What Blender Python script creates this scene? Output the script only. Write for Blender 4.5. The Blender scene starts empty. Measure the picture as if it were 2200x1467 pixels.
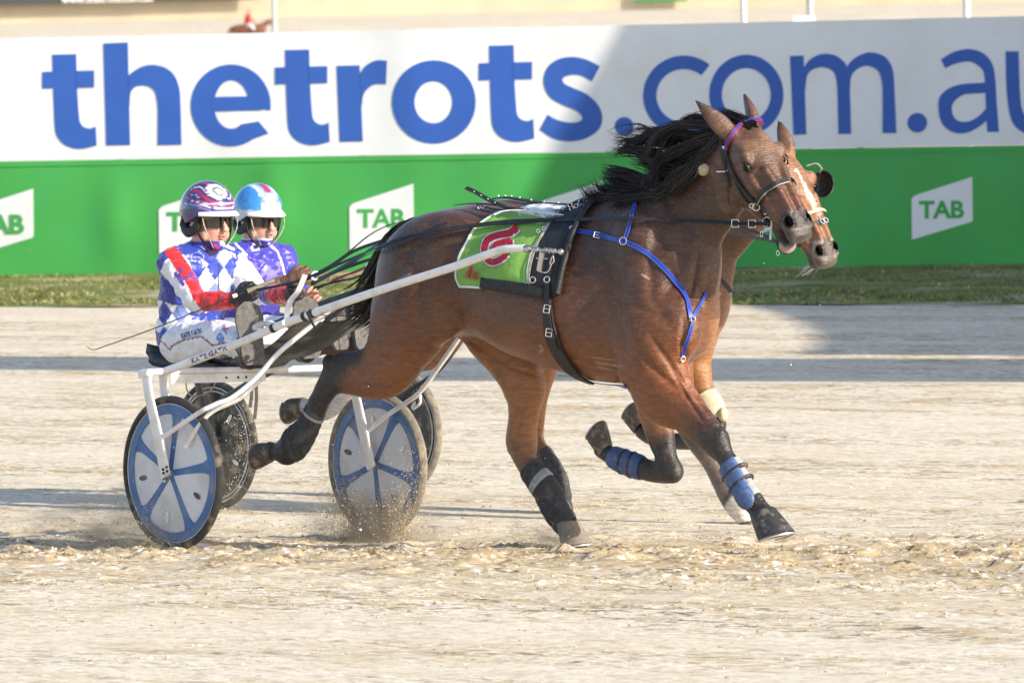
import bpy, math, random, time
import numpy as np
from mathutils import Vector, Matrix
T0 = time.time()
rng = np.random.default_rng(7)
random.seed(7)
R = math.radians
C = bpy.context.scene.collection

# ------------------------------------------------------------------ camera
W0, H0 = 2200.0, 1467.0          # size the photograph was measured at
FPX = 15360.0                    # focal length in those pixels (about 250 mm)
CAM = np.array([0.0, -32.0, 2.45])
PITCH, ROLL = math.atan(734 / FPX), R(1.3)
Fv = np.array([0, math.cos(PITCH), -math.sin(PITCH)])
U0 = np.array([0, math.sin(PITCH), math.cos(PITCH)])
X0 = np.array([1.0, 0, 0])
Rv = math.cos(ROLL) * X0 - math.sin(ROLL) * U0
Uv = math.sin(ROLL) * X0 + math.cos(ROLL) * U0
cam_d = bpy.data.cameras.new('camera')
cam = bpy.data.objects.new('camera', cam_d)
C.objects.link(cam)
cam_d.sensor_width = 36.0
cam_d.lens = 36.0 * FPX / W0
cam_d.clip_start, cam_d.clip_end = 1.0, 3000.0
cam_d.dof.use_dof = True
cam_d.dof.focus_distance = 32.0
cam_d.dof.aperture_fstop = 10.0
M = Matrix(((Rv[0], Uv[0], -Fv[0], CAM[0]), (Rv[1], Uv[1], -Fv[1], CAM[1]), (Rv[2], Uv[2], -Fv[2], CAM[2]), (0, 0, 0, 1)))
cam.matrix_world = M
sc = bpy.context.scene
sc.camera = cam

# ------------------------------------------------------------------ light
SUN_AZ = math.atan2(0.775, -0.63)     # direction towards the sun, x then y
SUN_EL = R(24)
wd = bpy.data.worlds.new('World'); sc.world = wd; wd.use_nodes = True
nt = wd.node_tree
sky = nt.nodes.new('ShaderNodeTexSky'); sky.sky_type = 'NISHITA'; sky.sun_disc = False
sky.dust_density = 1.4; sky.ozone_density = 2.0; sky.air_density = 0.9; sky.sun_elevation = SUN_EL; sky.sun_rotation = SUN_AZ
bg = nt.nodes['Background']; bg.inputs['Strength'].default_value = 0.15
nt.links.new(sky.outputs[0], bg.inputs['Color'])
sl = bpy.data.lights.new('sun', 'SUN'); sl.energy = 4.6; sl.angle = R(0.5); sl.color = (1.0, 0.89, 0.74)
sun = bpy.data.objects.new('sun', sl); C.objects.link(sun)
SD = np.array([math.sin(SUN_AZ) * math.cos(SUN_EL), math.cos(SUN_AZ) * math.cos(SUN_EL), math.sin(SUN_EL)])
sun.rotation_euler = Vector((-SD[0], -SD[1], -SD[2])).to_track_quat('-Z', 'Y').to_euler()
sc.view_settings.view_transform = 'Standard'; sc.view_settings.look = 'None'
sc.view_settings.gamma = 1.0; sc.view_settings.use_curve_mapping = False
sc.view_settings.exposure = 0.66

# ------------------------------------------------------------------ measuring helpers
def ray(px, py):
    return Fv + (px - W0 / 2) / FPX * Rv - (py - H0 / 2) / FPX * Uv

def ground_z(y):
    """banked near lane (falls away from the camera), then flat"""
    y = np.asarray(y, float)
    return -0.045 * 1.6 * np.tanh(y / 1.6)

class Frame:
    """a vehicle frame: u forward, w to its left (away from the camera), z up"""
    def __init__(s, ox, oy, deg, oz=0.0):
        a = R(deg); s.a = a
        s.o = np.array([ox, oy, oz]); s.H = np.array([math.cos(a), -math.sin(a), 0]); s.L = np.array([math.sin(a), math.cos(a), 0])
        s.Z = np.array([0, 0, 1.0])
        s.deg = deg
    def loc(s, px, py, w=0.0):
        d = ray(px, py)
        t = (w - np.dot(CAM - s.o, s.L)) / np.dot(d, s.L)
        p = CAM + d * t - s.o
        return np.array([np.dot(p, s.H), w, p[2]])
    def wld(s, p):
        p = np.asarray(p, float)
        return s.o + p[..., 0:1] * s.H + p[..., 1:2] * s.L + p[..., 2:3] * s.Z
    def tol(s, P):
        P = np.asarray(P, float) - s.o
        return np.stack([P @ s.H, P @ s.L, P @ s.Z], -1)
    def w(s, px, py, w=0.0):
        return s.wld(s.loc(px, py, w))
    def scale(s, px, py, w=0.0):
        P = s.w(px, py, w)
        return FPX / np.dot(P - CAM, Fv)

def proj(P):
    d = np.asarray(P, float) - CAM
    z = d @ Fv
    return np.stack([W0 / 2 + FPX * (d @ Rv) / z, H0 / 2 - FPX * (d @ Uv) / z], -1)

def at_y(px, py, y):
    d = ray(px, py); t = (y - CAM[1]) / d[1]
    return CAM + d * t

def on_ground(px, py, z=None):
    d = ray(px, py); zz = 0.0 if z is None else z
    for _ in range(1 if z is not None else 12):
        t = (zz - CAM[2]) / d[2]; P = CAM + d * t
        if z is None: zz = float(ground_z(P[1]))
    return P

# ------------------------------------------------------------------ materials
def mat(name, col=(0.5, 0.5, 0.5), rough=0.6, metal=0.0, var=0.12, scale=20.0, bump=0.0, bscale=60.0, spec=0.5,
        attr=None, coat=0.0, dirt=None, sheen=0.0, stretch=(1, 1, 1), sub=0.0):
    m = bpy.data.materials.new(name); m.use_nodes = True
    t = m.node_tree; b = t.nodes['Principled BSDF']; L = t.links.new; N = t.nodes.new
    tc = N('ShaderNodeTexCoord'); mp = N('ShaderNodeMapping'); mp.inputs['Scale'].default_value = stretch
    L(tc.outputs['Object'], mp.inputs[0])
    nz = N('ShaderNodeTexNoise'); nz.inputs['Scale'].default_value = scale; nz.inputs['Detail'].default_value = 6
    L(mp.outputs[0], nz.inputs['Vector'])
    mul = N('ShaderNodeMapRange'); mul.inputs[1].default_value = 0.3; mul.inputs[2].default_value = 0.7
    mul.inputs[3].default_value = 1 - var; mul.inputs[4].default_value = 1 + var
    L(nz.outputs[0], mul.inputs[0])
    vm = N('ShaderNodeVectorMath'); vm.operation = 'SCALE'
    if attr:
        at = N('ShaderNodeAttribute'); at.attribute_name = attr; L(at.outputs['Color'], vm.inputs[0])
    else:
        vm.inputs[0].default_value = col[:3]
    L(mul.outputs[0], vm.inputs['Scale'])
    out = vm.outputs[0]
    if dirt:
        dc, amt, dsc = dirt
        n2 = N('ShaderNodeTexNoise'); n2.inputs['Scale'].default_value = dsc; n2.inputs['Detail'].default_value = 8
        L(tc.outputs['Object'], n2.inputs['Vector'])
        mr = N('ShaderNodeMapRange'); mr.inputs[1].default_value = 0.5; mr.inputs[2].default_value = 0.68; mr.inputs[4].default_value = amt
        L(n2.outputs[0], mr.inputs[0])
        mx = N('ShaderNodeMix'); mx.data_type = 'RGBA'; L(mr.outputs[0], mx.inputs[0]); L(out, mx.inputs[6]); mx.inputs[7].default_value = (*dc, 1)
        out = mx.outputs[2]
    L(out, b.inputs['Base Color'])
    b.inputs['Roughness'].default_value = rough; b.inputs['Metallic'].default_value = metal
    b.inputs['Specular IOR Level'].default_value = spec
    b.inputs['Coat Weight'].default_value = coat
    if sheen: b.inputs['Sheen Weight'].default_value = sheen
    if sub:
        b.inputs['Subsurface Weight'].default_value = sub; b.inputs['Subsurface Radius'].default_value = (0.02, 0.008, 0.005); b.inputs['Subsurface Scale'].default_value = 1.0
    if bump:
        n3 = N('ShaderNodeTexNoise'); n3.inputs['Scale'].default_value = bscale; n3.inputs['Detail'].default_value = 5
        L(mp.outputs[0], n3.inputs['Vector'])
        bp = N('ShaderNodeBump'); bp.inputs['Strength'].default_value = bump; bp.inputs['Distance'].default_value = 0.01
        L(n3.outputs[0], bp.inputs['Height']); L(bp.outputs[0], b.inputs['Normal'])
    return m

# ------------------------------------------------------------------ object helpers
def tag(o, label=None, cat=None, group=None, kind=None):
    if label: o['label'] = label
    if cat: o['category'] = cat
    if group: o['group'] = group
    if kind: o['kind'] = kind
    return o

def empty(name, P, label=None, cat=None, group=None):
    o = bpy.data.objects.new(name, None); C.objects.link(o); o.location = [float(v) for v in P]
    o.empty_display_size = 0.1
    tag(o, label, cat, group)
    bpy.context.view_layer.update()
    return o

def obj(name, V, F, m, parent=None, smooth=True, cols=None, kind=None, **kw):
    V = np.asarray(V, float).reshape(-1, 3)
    me = bpy.data.meshes.new(name)
    me.from_pydata(V.tolist(), [], F if isinstance(F, list) else F.tolist())
    me.update()
    if smooth: me.polygons.foreach_set('use_smooth', [True] * len(me.polygons))
    if cols is not None:
        a = me.color_attributes.new('Col', 'FLOAT_COLOR', 'POINT')
        cc = np.ones((len(V), 4), np.float32); cc[:, :3] = cols
        a.data.foreach_set('color', cc.ravel())
    if m is not None:
        for mm in (m if isinstance(m, (list, tuple)) else [m]): me.materials.append(mm)
    o = bpy.data.objects.new(name, me); C.objects.link(o)
    if parent is not None:
        o.parent = parent; o.matrix_parent_inverse = parent.matrix_world.inverted()
    if kind: o['kind'] = kind
    tag(o, **{k: v for k, v in kw.items()})
    return o

class MB:
    """mesh collector in world coordinates"""
    def __init__(s): s.V = []; s.F = []; s.n = 0
    def add(s, V, F):
        V = np.asarray(V, float).reshape(-1, 3); s.V.append(V)
        s.F += [tuple(int(i) + s.n for i in f) for f in F]; s.n += len(V)
    def box(s, c, half, axes=None):
        c = np.asarray(c, float); A = np.eye(3) if axes is None else np.asarray(axes, float)
        sg = np.array([(x, y, z) for x in (-1, 1) for y in (-1, 1) for z in (-1, 1)], float)
        V = c + (sg * np.asarray(half, float)) @ A
        s.add(V, [(0, 1, 3, 2), (4, 6, 7, 5), (0, 4, 5, 1), (2, 3, 7, 6), (0, 2, 6, 4), (1, 5, 7, 3)])
    def tube(s, P, r, n=10, cap=True, up=None, flat=1.0):
        P = np.asarray(P, float); k = len(P)
        r = np.full(k, r, float) if np.isscalar(r) else np.asarray(r, float)
        T = np.gradient(P, axis=0); T /= np.linalg.norm(T, axis=1)[:, None] + 1e-12
        ref = np.array(up if up is not None else (0.13, 0.21, 0.97), float)
        A = np.cross(T, ref); A /= np.linalg.norm(A, axis=1)[:, None] + 1e-12; B = np.cross(A, T)
        th = np.arange(n) * 2 * math.pi / n
        V = P[:, None] + r[:, None, None] * (np.cos(th)[None, :, None] * A[:, None] + flat * np.sin(th)[None, :, None] * B[:, None])
        F = [(i * n + j, i * n + (j + 1) % n, (i + 1) * n + (j + 1) % n, (i + 1) * n + j) for i in range(k - 1) for j in range(n)]
        if cap: F += [tuple(range(n))[::-1], tuple((k - 1) * n + j for j in range(n))]
        s.add(V.reshape(-1, 3), F)
    def ribbon(s, P, N, wdt, th=0.003):
        """strap following points P, lying flat against surface normals N"""
        P = np.asarray(P, float); N = np.asarray(N, float); k = len(P)
        if N.ndim == 1: N = np.tile(N, (k, 1))
        N = N / np.linalg.norm(N, axis=1)[:, None]
        wdt = np.full(k, wdt, float) if np.isscalar(wdt) else np.asarray(wdt, float)
        T = np.gradient(P, axis=0); S = np.cross(T, N); S /= np.linalg.norm(S, axis=1)[:, None] + 1e-12
        a = P - S * wdt[:, None] / 2; b = P + S * wdt[:, None] / 2
        V = np.stack([a, b, b + N * th, a + N * th], 1).reshape(-1, 3)
        F = []
        for i in range(k - 1):
            for j in range(4): F.append((i * 4 + j, i * 4 + (j + 1) % 4, (i + 1) * 4 + (j + 1) % 4, (i + 1) * 4 + j))
        F += [(3, 2, 1, 0), tuple((k - 1) * 4 + j for j in range(4))]
        s.add(V, F)
    def ring(s, c, nrm, Rr, r, n=28, m=8, sx=1.0, a0=0, a1=2 * math.pi, upv=(0, 0, 1)):
        nrm = np.asarray(nrm, float); nrm = nrm / np.linalg.norm(nrm)
        A = np.cross(np.asarray(upv, float), nrm); A /= np.linalg.norm(A); B = np.cross(nrm, A)
        full = abs(a1 - a0 - 2 * math.pi) < 1e-6
        th = np.linspace(a0, a1, n + 1)
        if full: th = th[:-1]
        ph = np.arange(m) * 2 * math.pi / m
        d = np.cos(th)[:, None] * A * sx + np.sin(th)[:, None] * B
        V = np.asarray(c) + d[:, None] * (Rr + r * np.cos(ph))[None, :, None] + nrm * (r * np.sin(ph))[None, :, None]
        k = len(th); F = []
        for i in range(k if full else k - 1):
            for j in range(m):
                F.append((i * m + j, i * m + (j + 1) % m, ((i + 1) % k) * m + (j + 1) % m, ((i + 1) % k) * m + j))
        s.add(V.reshape(-1, 3), F)
    def disc(s, c, nrm, r, th, n=32, prof=None):
        """solid disc of revolution; prof = [(radius, offset along normal)]"""
        nrm = np.asarray(nrm, float); nrm = nrm / np.linalg.norm(nrm)
        A = np.cross((0, 0, 1.0), nrm)
        if np.linalg.norm(A) < 1e-3: A = np.array([1.0, 0, 0])
        A /= np.linalg.norm(A); B = np.cross(nrm, A)
        prof = prof or [(0.0001, th / 2), (r, th / 2), (r, -th / 2), (0.0001, -th / 2)]
        a = np.arange(n) * 2 * math.pi / n
        V = []
        for rr, h in prof: V.append(np.asarray(c) + nrm * h + rr * (np.cos(a)[:, None] * A + np.sin(a)[:, None] * B))
        F = [(i * n + j, i * n + (j + 1) % n, (i + 1) * n + (j + 1) % n, (i + 1) * n + j) for i in range(len(prof) - 1) for j in range(n)]
        s.add(np.concatenate(V), F)
    def ball(s, c, r, n=12, sc3=(1, 1, 1), axes=None):
        A = np.eye(3) if axes is None else np.asarray(axes, float)
        V = []; F = []
        for i in range(n + 1):
            t = math.pi * i / n
            for j in range(2 * n):
                p = math.pi * j / n
                V.append((math.sin(t) * math.cos(p) * sc3[0], math.sin(t) * math.sin(p) * sc3[1], math.cos(t) * sc3[2]))
        for i in range(n):
            for j in range(2 * n):
                F.append((i * 2 * n + j, (i + 1) * 2 * n + j, (i + 1) * 2 * n + (j + 1) % (2 * n), i * 2 * n + (j + 1) % (2 * n)))
        s.add(np.asarray(c) + r * np.array(V) @ A, F)
    def poly(s, pts, nrm, th):
        """flat polygon plate of real thickness"""
        P = np.asarray(pts, float); n = len(P); N = np.asarray(nrm, float); N = N / np.linalg.norm(N)
        s.add(np.concatenate([P, P + N * th]), [tuple(range(n))[::-1], tuple(range(n, 2 * n))] + [(i, (i + 1) % n, n + (i + 1) % n, n + i) for i in range(n)])
    def build(s, name, m, parent=None, smooth=True, **kw):
        o = obj(name, np.concatenate(s.V), s.F, m, parent, smooth, **kw)
        if smooth:
            try:
                o.data.set_sharp_from_angle(angle=R(40))
            except Exception: pass
        return o

def spline(P, n=8):
    """Catmull-Rom through the rows of P"""
    P = np.asarray(P, float)
    if len(P) < 3:
        t = np.linspace(0, 1, n + 1)[:, None]; return P[0] * (1 - t) + P[1] * t
    Q = np.vstack([2 * P[0] - P[1], P, 2 * P[-1] - P[-2]]); out = []
    for i in range(1, len(Q) - 2):
        t = np.linspace(0, 1, n, endpoint=False)[:, None]
        a, b, c, d = Q[i - 1], Q[i], Q[i + 1], Q[i + 2]
        out.append(0.5 * (2 * b + (c - a) * t + (2 * a - 5 * b + 4 * c - d) * t ** 2 + (3 * b - a - 3 * c + d) * t ** 3))
    out.append(P[-1:]); return np.vstack(out)

# ------------------------------------------------------------------ body modelling: smooth-blended volumes turned into one skin
class Vol:
    def __init__(s, lo, hi, h):
        s.lo = np.array(lo, float); s.h = h
        s.n = np.ceil((np.array(hi) - s.lo) / h).astype(int) + 1
        s.f = np.full(s.n, 1.0, np.float32)
        s.ax = [s.lo[i] + np.arange(s.n[i]) * h for i in range(3)]
    def _box(s, lo, hi):
        i0 = np.maximum(np.floor((np.asarray(lo) - s.lo) / s.h).astype(int), 0)
        i1 = np.minimum(np.ceil((np.asarray(hi) - s.lo) / s.h).astype(int) + 1, s.n)
        if np.any(i1 <= i0): return None, None
        sl = tuple(slice(a, b) for a, b in zip(i0, i1))
        g = np.meshgrid(*[s.ax[i][sl[i]] for i in range(3)], indexing='ij')
        return sl, g
    def blend(s, sl, d, k, sub=False):
        a = s.f[sl]; d = d.astype(np.float32)
        if sub:
            hh = np.maximum(k - np.abs(-a - d), 0) / k
            s.f[sl] = -(np.minimum(-a, d) - hh * hh * k / 4)
        else:
            hh = np.maximum(k - np.abs(a - d), 0) / k
            s.f[sl] = np.minimum(a, d) - hh * hh * k / 4
    def ell(s, c, r, axes=None, k=0.03, sub=False):
        c = np.asarray(c, float); r = np.asarray(r, float); A = np.eye(3) if axes is None else np.asarray(axes, float)
        e = np.sqrt(((A * r[:, None]) ** 2).sum(0)) + k + 0.01
        sl, g = s._box(c - e, c + e)
        if sl is None: return
        q = [sum((g[j] - c[j]) * A[i, j] for j in range(3)) for i in range(3)]
        k0 = np.sqrt(sum((q[i] / r[i]) ** 2 for i in range(3))); k1 = np.sqrt(sum((q[i] / r[i] ** 2) ** 2 for i in range(3)))
        s.blend(sl, k0 * (k0 - 1) / (k1 + 1e-6), k, sub)
    def chain(s, P, ra, rb, lat, k=0.03, sub_n=4):
        """tapered limb; ra = radius in the plane across 'lat', rb = radius along 'lat'"""
        Q = spline(np.column_stack([P, ra, rb]), sub_n) if len(P) > 2 else np.column_stack([P, ra, rb])
        P, ra, rb = Q[:, :3], Q[:, 3], Q[:, 4]
        lat = np.asarray(lat, float)
        mx = max(ra.max(), rb.max()) + k + 0.01
        sl, g = s._box(P.min(0) - mx, P.max(0) + mx)
        if sl is None: return
        best = np.full(g[0].shape, 9.0, np.float32)
        for i in range(len(P) - 1):
            m2 = max(ra[i], ra[i + 1], rb[i], rb[i + 1]) + k + 0.01
            lo = np.minimum(P[i], P[i + 1]) - m2; hi = np.maximum(P[i], P[i + 1]) + m2
            s2, gg = s._box(lo, hi)
            if s2 is None: continue
            ls = tuple(slice(max(a.start, b.start) - b.start, min(a.stop, b.stop) - b.start) for a, b in zip(s2, sl))
            x = [gg[j] - P[i][j] for j in range(3)]
            d = P[i + 1] - P[i]; L2 = d @ d + 1e-12
            t = np.clip(sum(x[j] * d[j] for j in range(3)) / L2, 0, 1)
            rx = [x[j] - t * d[j] for j in range(3)]
            a_ = ra[i] + (ra[i + 1] - ra[i]) * t; b_ = rb[i] + (rb[i + 1] - rb[i]) * t
            lt = sum(rx[j] * lat[j] for j in range(3))
            o2 = sum(rx[j] ** 2 for j in range(3)) - lt ** 2
            q = np.sqrt(np.maximum(o2, 0) / a_ ** 2 + lt ** 2 / b_ ** 2)
            dd = (q - 1) * np.minimum(a_, b_)
            best[ls] = np.minimum(best[ls], dd)
        s.blend(sl, best, k)
    def loft(s, o, ax, lt, fr, st, k=0.03, p=2.2):
        """st rows: (along, half width, front, back, exponent)"""
        st = np.asarray(st, float); o = np.asarray(o, float)
        L = []
        for a, hw, f, b, *_ in st:
            for sgn in (-1, 1):
                L += [o + ax * a + lt * hw * sgn + fr * f, o + ax * a + lt * hw * sgn + fr * b]
        L = np.array(L); sl, g = s._box(L.min(0) - k - 0.02, L.max(0) + k + 0.02)
        x = [g[j] - o[j] for j in range(3)]
        A = sum(x[j] * ax[j] for j in range(3)); W = sum(x[j] * lt[j] for j in range(3)); Fq = sum(x[j] * fr[j] for j in range(3))
        Sm = spline(st, 6)
        aa = Sm[:, 0]; hw = np.interp(A, aa, Sm[:, 1]); f = np.interp(A, aa, Sm[:, 2]); b = np.interp(A, aa, Sm[:, 3])
        ex = np.interp(A, aa, Sm[:, 4]) if st.shape[1] > 4 else p
        sk = np.interp(A, aa, Sm[:, 5]) if st.shape[1] > 5 else 0.0
        c = (f + b) / 2; hf = np.abs(f - b) / 2
        q2 = (Fq - c) / hf
        hw = hw * (1 + sk * np.clip(q2, -1, 1))
        q = (np.abs(W / hw) ** ex + np.abs(q2) ** ex) ** (1 / ex)
        d = (q - 1) * np.minimum(hw, hf)
        over = np.maximum(np.maximum(aa[0] - A, A - aa[-1]), 0)
        d = np.where(over > 0, np.maximum(d, 0) * 0.7 + over, d)
        d = np.maximum(d, np.maximum(aa[0] - A, A - aa[-1]))
        s.blend(sl, d, k)
    def skin(s):
        f = s.f; n = f.shape; neg = f < 0
        c8 = [neg[i:n[0] - 1 + i, j:n[1] - 1 + j, k:n[2] - 1 + k] for i in (0, 1) for j in (0, 1) for k in (0, 1)]
        tot = sum(c.astype(np.int8) for c in c8)
        act = (tot > 0) & (tot < 8)
        I = np.argwhere(act); idx = -np.ones(act.shape, np.int32); idx[tuple(I.T)] = np.arange(len(I))
        corners = [(i, j, k) for i in (0, 1) for j in (0, 1) for k in (0, 1)]
        acc = np.zeros((len(I), 3)); cnt = np.zeros(len(I))
        for a in corners:
            for ax in range(3):
                if a[ax]: continue
                b = list(a); b[ax] = 1
                fa = f[tuple((I + a).T)]; fb = f[tuple((I + b).T)]
                m = (fa < 0) != (fb < 0)
                t = np.where(m, fa / (fa - fb + 1e-12), 0)
                p = np.array(a, float) + t[:, None] * (np.array(b) - np.array(a))
                acc[m] += p[m]; cnt[m] += 1
        V = s.lo + (I + acc / cnt[:, None]) * s.h
        F = []
        for ax in range(3):
            o1, o2 = [x for x in range(3) if x != ax]
            sa = [slice(None)] * 3; sb = [slice(None)] * 3; sa[ax] = slice(0, -1); sb[ax] = slice(1, None)
            a = neg[tuple(sa)]; b = neg[tuple(sb)]
            E = np.argwhere(a != b)
            ok = (E[:, o1] > 0) & (E[:, o2] > 0) & (E[:, o1] < n[o1] - 1) & (E[:, o2] < n[o2] - 1); E = E[ok]
            fl = a[tuple(E.T)]
            def q(d1, d2):
                e = E.copy(); e[:, o1] -= d1; e[:, o2] -= d2; return idx[tuple(e.T)]
            qd = np.stack([q(1, 1), q(0, 1), q(0, 0), q(1, 0)], 1)
            flip = fl if ax != 1 else ~fl
            qd[~flip] = qd[~flip][:, ::-1]
            F.append(qd)
        return V, np.concatenate(F)

def vnormals(V, F):
    n = np.cross(V[F[:, 2]] - V[F[:, 0]], V[F[:, 3]] - V[F[:, 1]])
    N = np.zeros_like(V)
    for i in range(4): np.add.at(N, F[:, i], n)
    return N / (np.linalg.norm(N, axis=1)[:, None] + 1e-12)

def relax(V, F, it=2, lam=0.5):
    E = np.concatenate([F[:, [0, 1]], F[:, [1, 2]], F[:, [2, 3]], F[:, [3, 0]]])
    for _ in range(it):
        for l in (lam, -lam * 1.02):
            A = np.zeros_like(V); c = np.zeros(len(V))
            np.add.at(A, E[:, 0], V[E[:, 1]]); np.add.at(c, E[:, 0], 1)
            np.add.at(A, E[:, 1], V[E[:, 0]]); np.add.at(c, E[:, 1], 1)
            V = V + l * (A / c[:, None] - V)
    return V

def seg_dist(P, L):
    """distance of 2-D points P to polyline L, and position along it (0..1)"""
    best = np.full(len(P), 1e9); tt = np.zeros(len(P)); L = np.asarray(L, float); k = len(L) - 1
    for i in range(k):
        d = L[i + 1] - L[i]; t = np.clip(((P - L[i]) @ d) / (d @ d + 1e-9), 0, 1)
        dd = np.linalg.norm(P - L[i] - t[:, None] * d, axis=1)
        m = dd < best; best[m] = dd[m]; tt[m] = (i + t[m]) / k
    return best, tt

def sstep(x, a, b):
    t = np.clip((x - a) / (b - a), 0, 1); return t * t * (3 - 2 * t)

def in_poly(P, poly):
    poly = np.asarray(poly, float); ins = np.zeros(len(P), bool); j = len(poly) - 1
    for i in range(len(poly)):
        xi, yi = poly[i]; xj, yj = poly[j]
        c = ((yi > P[:, 1]) != (yj > P[:, 1])) & (P[:, 0] < (xj - xi) * (P[:, 1] - yi) / (yj - yi + 1e-12) + xi)
        ins ^= c; j = i
    return ins
def fbm(P, sc, seed=0, oct=3):
    """cheap smooth value noise in numpy, -1..1"""
    P = np.asarray(P, float) * sc; out = np.zeros(len(P)); amp = 1.0
    for o in range(oct):
        Q = P * 2 ** o + seed * 17.3 + o * 5.1; I = np.floor(Q).astype(np.int64); f = Q - I; f = f * f * (3 - 2 * f); r = 0
        for c in range(2 ** P.shape[1]):
            b = [(c >> d) & 1 for d in range(P.shape[1])]; w = 1.0; h = np.zeros(len(P), np.int64)
            for d in range(P.shape[1]):
                w = w * (f[:, d] if b[d] else 1 - f[:, d]); h = h * 73856093 ^ (I[:, d] + b[d]) * (19349663 + 83492791 * d)
            h = (h ^ (h >> 13)) * 1274126177 & 0x7fffffff; h = (h ^ (h >> 15)) * 668265263 & 0x7fffffff
            r = r + w * (h / 0x3fffffff - 1)
        out += amp * r; amp *= 0.5
    return out / 1.75
FAST_TEST = False
# ================================================================== ground
TD = R(-33)                                    # direction of travel marks on the track
def sand_material():
    m = bpy.data.materials.new('track_sand'); m.use_nodes = True; t = m.node_tree; b = t.nodes['Principled BSDF']; N = t.nodes.new; L = t.links.new
    tc = N('ShaderNodeTexCoord')
    def noise(scale, st, det=6, rough=.55, rot=TD):
        mp = N('ShaderNodeMapping'); mp.vector_type = 'POINT'; L(tc.outputs['Object'], mp.inputs[0]); mp.inputs['Rotation'].default_value = (0, 0, -rot)
        m2 = N('ShaderNodeMapping'); L(mp.outputs[0], m2.inputs[0]); m2.inputs['Scale'].default_value = st
        n = N('ShaderNodeTexNoise'); n.inputs['Scale'].default_value = scale; n.inputs['Detail'].default_value = det; n.inputs['Roughness'].default_value = rough
        L(m2.outputs[0], n.inputs['Vector']); return n.outputs[0]
    def rng_(v, a, c, lo=0.0, hi=1.0):
        r = N('ShaderNodeMapRange'); r.inputs[1].default_value = a; r.inputs[2].default_value = c; r.inputs[3].default_value = lo; r.inputs[4].default_value = hi; L(v, r.inputs[0]); return r.outputs[0]
    def mix(f, a, c):
        x = N('ShaderNodeMix'); x.data_type = 'RGBA'; L(f, x.inputs[0])
        (L(a, x.inputs[6]) if not isinstance(a, tuple) else setattr(x.inputs[6], 'default_value', (*a, 1)))
        (L(c, x.inputs[7]) if not isinstance(c, tuple) else setattr(x.inputs[7], 'default_value', (*c, 1)))
        return x.outputs[2]
    c = mix(rng_(noise(.9, (.5, 1.4, 1)), .35, .65), (.73, .635, .475), (.80, .73, .58))
    mp = N('ShaderNodeMapping'); L(tc.outputs['Object'], mp.inputs[0]); mp.inputs['Rotation'].default_value = (0, 0, -TD)
    sx = N('ShaderNodeSeparateXYZ'); L(mp.outputs[0], sx.inputs[0]); ab = N('ShaderNodeMath'); ab.operation = 'ADD'; L(sx.outputs[1], ab.inputs[0]); ab.inputs[1].default_value = .8
    a2 = N('ShaderNodeMath'); a2.operation = 'ABSOLUTE'; L(ab.outputs[0], a2.inputs[0]); used = rng_(a2.outputs[0], .5, 2.6, 1, 0)      # the lane the field has just used
    lane0 = rng_(noise(.9, (.22, 1.3, 1), 6), .44, .58); mxl = N('ShaderNodeMath'); mxl.operation = 'MAXIMUM'; L(lane0, mxl.inputs[0]); L(used, mxl.inputs[1]); lane = mxl.outputs[0]
    def masked(n, a, b_, k):
        m_ = N('ShaderNodeMath'); m_.operation = 'MULTIPLY'; L(rng_(n, a, b_, 0, 1), m_.inputs[0])
        m2 = N('ShaderNodeMath'); m2.operation = 'MULTIPLY_ADD'; L(lane, m2.inputs[0]); m2.inputs[1].default_value = 1 - k; m2.inputs[2].default_value = k; L(m2.outputs[0], m_.inputs[1]); return m_.outputs[0]
    tn = N('ShaderNodeMath'); tn.operation = 'MULTIPLY'; L(used, tn.inputs[0]); L(rng_(noise(2.2, (.3, 1, 1), 8, .65), .36, .54, .25, 1.0), tn.inputs[1]); c = mix(tn.outputs[0], c, (.59, .46, .27))
    c = mix(masked(noise(4.2, (.50, 1, 1), 12, .74), .48, .57, .22), c, (.54, .41, .23))
    c = mix(masked(noise(13, (.60, 1, 1), 10, .72), .54, .58, .34), c, (.29, .215, .125))
    c = mix(masked(noise(7.0, (.42, 1, 1), 12, .76), .565, .595, .20), c, (.15, .115, .075))
    c = mix(masked(noise(30, (.60, 1, 1), 8, .70), .53, .58, .6), c, (.43, .35, .24))
    c = mix(masked(noise(34, (.5, 1, 1), 4), .55, .64, .7), c, (.85, .81, .72))
    L(c, b.inputs['Base Color']); b.inputs['Roughness'].default_value = .95; b.inputs['Specular IOR Level'].default_value = .15
    bp = N('ShaderNodeBump'); bp.inputs['Strength'].default_value = .7; bp.inputs['Distance'].default_value = .012; L(noise(22, (.55, 1, 1), 10, .75), bp.inputs['Height'])
    L(bp.outputs[0], b.inputs['Normal']); return m
m_sand = sand_material()

def gz(x, y):
    """ground height over the whole place"""
    z = ground_z(y)
    z = z + 1.6 * sstep(y, 380, 440)
    return z
def relief(x, y):
    c, s = math.cos(TD), math.sin(TD); u = (x * c + y * s); w = (-x * s + y * c)
    P = np.stack([u * 1.6, w * 4.0], -1); a = fbm(P, 1.0, 2, 3)
    Q = np.stack([u * 5, w * 17], -1); b = fbm(Q, 1.0, 6, 3)
    near_track = np.exp(-((w + 0.7) / 1.9) ** 2)
    fade = sstep(y, -14, -9) * (1 - sstep(y, 9, 14)) * (1 - sstep(np.abs(x), 5, 7))
    clod = np.maximum(b - .12, 0) ** 1.2 * .045
    return (a * .005 + clod * (.22 + 1.35 * near_track) + np.maximum(a, 0) * near_track * .026) * fade - .004 * fade

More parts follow.
